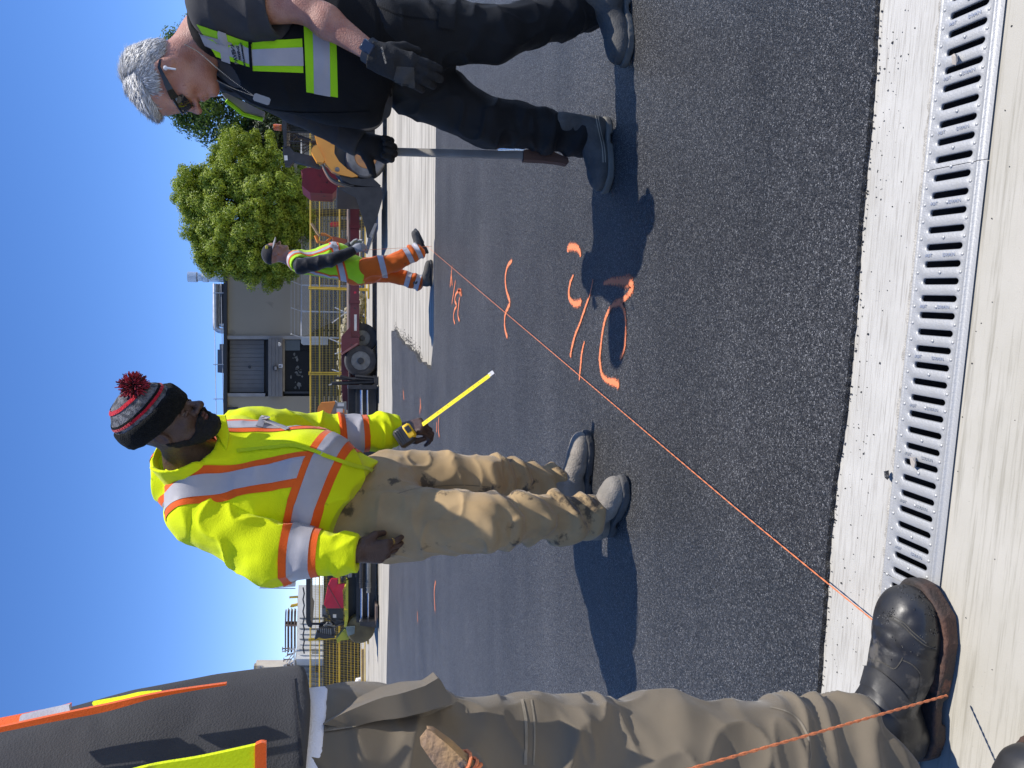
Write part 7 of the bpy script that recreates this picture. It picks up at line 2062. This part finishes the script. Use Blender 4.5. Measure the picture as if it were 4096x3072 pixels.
# cargo pocket flap standing off the thigh
m = MB(); qd = [at(1290, 2895, 1.03), at(1400, 2850, 1.02), at(1540, 2790, 1.02), at(1700, 2745, 1.02), at(1752, 2712, 1.02), at(1766, 2725, 1.02), at(1790, 2770, 1.02), at(1836, 2800, 1.02), at(1815, 2818, 1.02), at(1700, 2850, 1.02), at(1540, 2880, 1.02), at(1400, 2910, 1.03)]
n = len(qd); m.add(qd + [p + V((-.012, .055, 0)) for p in qd], [tuple(range(n)), tuple(range(n, 2 * n))[::-1]] + [(i, (i + 1) % n, n + (i + 1) % n, n + i) for i in range(n)])
me = m.mesh('cargo_pocket'); bm = bmesh.new(); bm.from_mesh(me); bmesh.ops.triangulate(bm, faces=bm.faces); bmesh.ops.subdivide_edges(bm, edges=bm.edges, cuts=3, use_grid_fill=True)
for v_ in bm.verts:
    k = noise3(np.array([v_.co], np.float32), 22, 3)[0] - .5; v_.co += V((k * .006, k * .016, k * .004))
bmesh.ops.recalc_face_normals(bm, faces=bm.faces); bm.to_mesh(me); bm.free(); me.shade_smooth(); me.set_sharp_from_angle(angle=math.radians(50)); link('cargo_pocket', me, M_TAUPE, person_d)
# shirt, white undershirt, vest
hz = at(1215, 2900, 1.08).z
def f_sd(P):
    ed_ = [at(1300, 2692, 1.1), at(1211, 2696, 1.1), at(902, 2735, 1.1), at(515, 2790, 1.1), at(0, 2915, 1.1), at(-300, 2990, 1.1)]
    cxx = np.interp(P[:, 2], [p.z for p in ed_], [p.x - .175 for p in ed_])
    d = np.sqrt(((P[:, 0] - cxx) / 1.0) ** 2 + ((P[:, 1] - 1.10) / .85) ** 2) - .175
    d = d * .85
    d = smax(d, hz + .007 * np.sin(P[:, 1] * 17) - P[:, 2], .006)
    return smax(d, P[:, 2] - (hz + .75), .01)
lo, hi = bound([(-.95, .88, hz - .05), (-.35, 1.34, hz + .78)], .03)
shd = sdf_obj('shirt', f_sd, lo, hi, .0062, M_CHAR, person_d, smooth=2, disp=folds(.012, 5, 91, (1, 1, .7)))
def f_ud(P):
    d = np.sqrt((P[:, 0] + .622) ** 2 + ((P[:, 1] - 1.10) / .85) ** 2) - .160
    d = d * .85; d = smax(d, hz - .032 + .005 * np.sin(P[:, 1] * 15) - P[:, 2], .004); return smax(d, P[:, 2] - hz - .06, .004)
sdf_obj('undershirt', f_ud, lo, hi, .006, fabric('white_cotton', (.75, .75, .8), (.7, .7, .75), 8), person_d, smooth=1)
bS = bvh_of(shd)
ribbon('hem_stitch', bS, [(1172, 2715), (1180, 2800), (1190, 2900), (1200, 3000), (1208, 3065)], .004, fabric('shirt_thread', (.03, .03, .035), None), person_d, .002)
# vest edge in orange with lime panel, hanging open
def cloth_strip(name, inner, outer, mat, parent, th=.006):
    a = [V(q_) for q_ in cat_rom([tuple(p) for p in inner], 6)]; b = [V(q_) for q_ in cat_rom([tuple(p) for p in outer], 6)]
    m = MB(); n = len(a); vs = a + b + [p + V((0, th, 0)) for p in a] + [p + V((0, th, 0)) for p in b]; fs = []
    for i in range(n - 1):
        fs += [(i, i + 1, n + i + 1, n + i), (2 * n + i, 3 * n + i, 3 * n + i + 1, 2 * n + i + 1), (i, 2 * n + i, 2 * n + i + 1, i + 1), (n + i, n + i + 1, 3 * n + i + 1, 3 * n + i)]
    fs += [(0, n, 3 * n, 2 * n), (n - 1, 3 * n - 1, 4 * n - 1, 2 * n - 1)]
    m.add(vs, fs); return m.build(name, mat, parent)
Yv = .985
cloth_strip('vest_trim', [at(-60, 2942, Yv), at(200, 2890, Yv), at(420, 2848, Yv), at(640, 2788, Yv), at(905, 2741, 1.0)], [at(-60, 2922, Yv), at(200, 2866, Yv), at(420, 2820, Yv), at(640, 2772, Yv), at(905, 2734, 1.0)], M_HIVO, person_d)
cloth_strip('vest_front', [at(-60, 2918, Yv + .008), at(200, 2862, Yv + .008), at(280, 2842, Yv + .008)], [at(-60, 2890, Yv + .02), at(200, 2838, Yv + .02), at(280, 2818, Yv + .02)], M_HIVO, person_d)
cloth_strip('reflective_tape', [at(75, 2890, Yv + .006), at(180, 2868, Yv + .006), at(280, 2842, Yv + .006)], [at(80, 2866, Yv + .012), at(180, 2842, Yv + .012), at(275, 2822, Yv + .012)], M_REFL, person_d)
cloth_strip('lime_panel', [at(375, 2828, Yv + .01), at(480, 2806, Yv + .01), at(560, 2788, Yv + .01), at(650, 2775, Yv + .01)], [at(368, 2812, Yv + .02), at(480, 2792, Yv + .02), at(560, 2774, Yv + .02), at(640, 2768, Yv + .02)], M_HIVIS, person_d)
cloth_strip('lime_flap', [at(500, 3090, .90), at(620, 3060, .90), at(800, 3030, .90), at(1020, 2982, .90)], [at(500, 3300, .90), at(620, 3300, .90), at(800, 3300, .90), at(1020, 3300, .90)], M_HIVIS, person_d)
cloth_strip('flap_trim', [at(1020, 2982, .898), at(1042, 2972, .898), at(1064, 2974, .898)], [at(1020, 3300, .898), at(1042, 3300, .898), at(1064, 3300, .898)], M_HIVO, person_d, .008)
# the big boot
db = boot(person_d, V((-.690, 1.085, -.010)), DF, .335, M_BLKLEA, M_SOLE, .0032, shaft=.15, w=1.08)
bB = bvh_of(db)
M_STI = fabric('boot_thread', (.085, .08, .068), (.06, .055, .045), 80)
for pts in ([(3440, 2705), (3500, 2720), (3560, 2780), (3600, 2830), (3625, 2860)], [(3446, 2690), (3510, 2708), (3572, 2770), (3612, 2822)], [(3470, 2635), (3530, 2650), (3575, 2675), (3600, 2650), (3610, 2630)], [(3610, 2640), (3650, 2660), (3680, 2700), (3672, 2760), (3650, 2830)],
            [(3560, 2470), (3610, 2500), (3650, 2540), (3700, 2580), (3745, 2595)], [(3566, 2462), (3616, 2492), (3656, 2532), (3705, 2572)]):
    ribbon('stitching', bB, pts, .0018, M_STI, db, .0012)
ribbon('ankle_band', bB, [(3440, 2700), (3505, 2715), (3566, 2775), (3620, 2850)], .034, M_BLKLEA, db, .004)
ribbon('toe_seam', bB, [(3560, 2475), (3612, 2507), (3655, 2548), (3705, 2590), (3745, 2602)], .004, pmat('seam_black', (.01, .01, .01), None), db, .001)
# sticky asphalt crumbs on the boot
m = MB(); r_ = random.Random(77)
for k in range(240):
    cx2, cy2, s_ = r_.choice(((3545, 2470, 14), (3560, 2455, 10), (3735, 2480, 14), (3720, 2440, 16), (3690, 2380, 18), (3735, 2530, 12), (3610, 2360, 16), (3640, 2600, 60), (3700, 2420, 30)))
    p, n = hit(bB, cx2 + r_.gauss(0, s_), cy2 + r_.gauss(0, s_))
    if p is not None: crumb(m, p - n * .0005, r_.uniform(.0008, .0026), r_)
tag(m.build('asphalt_crumbs', MAT_ASPH, db, 20), kind='stuff')
# trouser hem turn-up
# second boot just inside the lower corner
db2 = boot(person_d, V((-.865, .80, -.012)), V((.99, .12, 0)).normalized(), .335, M_BLKLEA, M_SOLE, .006, shaft=.15, w=1.08)

# ------------------------------------------------------------------ string lines and stake
def string(name, pts, r, label, cat='string', twist=True):
    m = MB(); P_ = [V(p) for p in pts]
    if twist:
        L_ = sum((b - a).length for a, b in zip(P_[:-1], P_[1:])); n = max(8, int(min(L_ / .006, 700)))
        cum = [0]
        for a, b in zip(P_[:-1], P_[1:]): cum.append(cum[-1] + (b - a).length)
        def pos(s):
            for i in range(len(P_) - 1):
                if s <= cum[i + 1] + 1e-9: return P_[i].lerp(P_[i + 1], (s - cum[i]) / max(1e-9, cum[i + 1] - cum[i])), (P_[i + 1] - P_[i]).normalized()
            return P_[-1], (P_[-1] - P_[-2]).normalized()
        for ph in (0, math.pi):
            q = []
            for i in range(n + 1):
                p, d = pos(L_ * i / n); u = d.orthogonal().normalized(); w = d.cross(u); a = ph + i * .9
                q.append(p + (u * math.cos(a) + w * math.sin(a)) * r * .45)
            m.tube(q, r * .6, 5)
    else: m.tube(P_, r, 6)
    return tag(m.build(name, M_STRING), label, cat)
s0 = at(3505, 2535, 1.155); s0.z = .004
s1 = at(1728, 985, YW - .22); s1.z = .035
mid = [s0.lerp(s1, t) + V((0, 0, .012 * min(1, t * 14))) for t in (0, .03, .08, .2, .4, .6, .8, 1)]
string('string_line', mid, .0017, 'taut orange string running across the asphalt to the capped worker')
string('string_line', [at(2640, 3110, .80), at(3788, 2782, .985)], .0022, 'orange string slanting down in front of the foreground trouser leg')
string('string_line', [at(1425, 1002, YW - .2), at(1728, 985, YW - .22)], .002, 'thin string hanging from the capped worker\'s glove', twist=False)
stake = empty('wooden_stake', at(1760, 3000, .80), 'split wooden stake with orange string wound round it', 'stake')
a, c = at(1702, 2932, .80), at(1900, 3130, .78)
ax = (c - a).normalized(); u = ax.cross(V((0, 1, 0))).normalized(); w = ax.cross(u)
m = MB(); vs, fs = [], []; r_ = random.Random(12); prof = [(0.0, .006), (.006, .010), (.03, .0135), (.08, .0145), (.14, .015)]
for h_, rr in prof:
    for k in range(7):
        g_ = 2 * math.pi * k / 7; q_ = rr * (1 + .25 * math.sin(k * 2.3)); vs.append(a + ax * (h_ + .004 * math.sin(k * 4)) + u * math.cos(g_) * q_ * 1.1 + w * math.sin(g_) * q_)
for i in range(len(prof) - 1):
    for k in range(7): fs.append((i * 7 + k, i * 7 + (k + 1) % 7, i * 7 + 7 + (k + 1) % 7, i * 7 + 7 + k))
fs += [tuple(range(7))[::-1], tuple(range(28, 35))]
m.add(vs, fs); m.build('stick', pmat('split_wood', (.42, .25, .10), (.20, .13, .085), 26, .75, .5, 90, c3=(.05, .045, .045), s3=20, t3=.62), stake, 30)
for k in range(3):
    m = MB(); cc_ = a + ax * (.052 + k * .006); m.tube([cc_ + (u * math.cos(t) * 1.1 + w * math.sin(t)) * .0165 + ax * (.006 * math.sin(t + k)) for t in np.linspace(0, 6.283, 15)], .0022, 5, cap=False); m.build('string_wrap', M_STRING, stake)
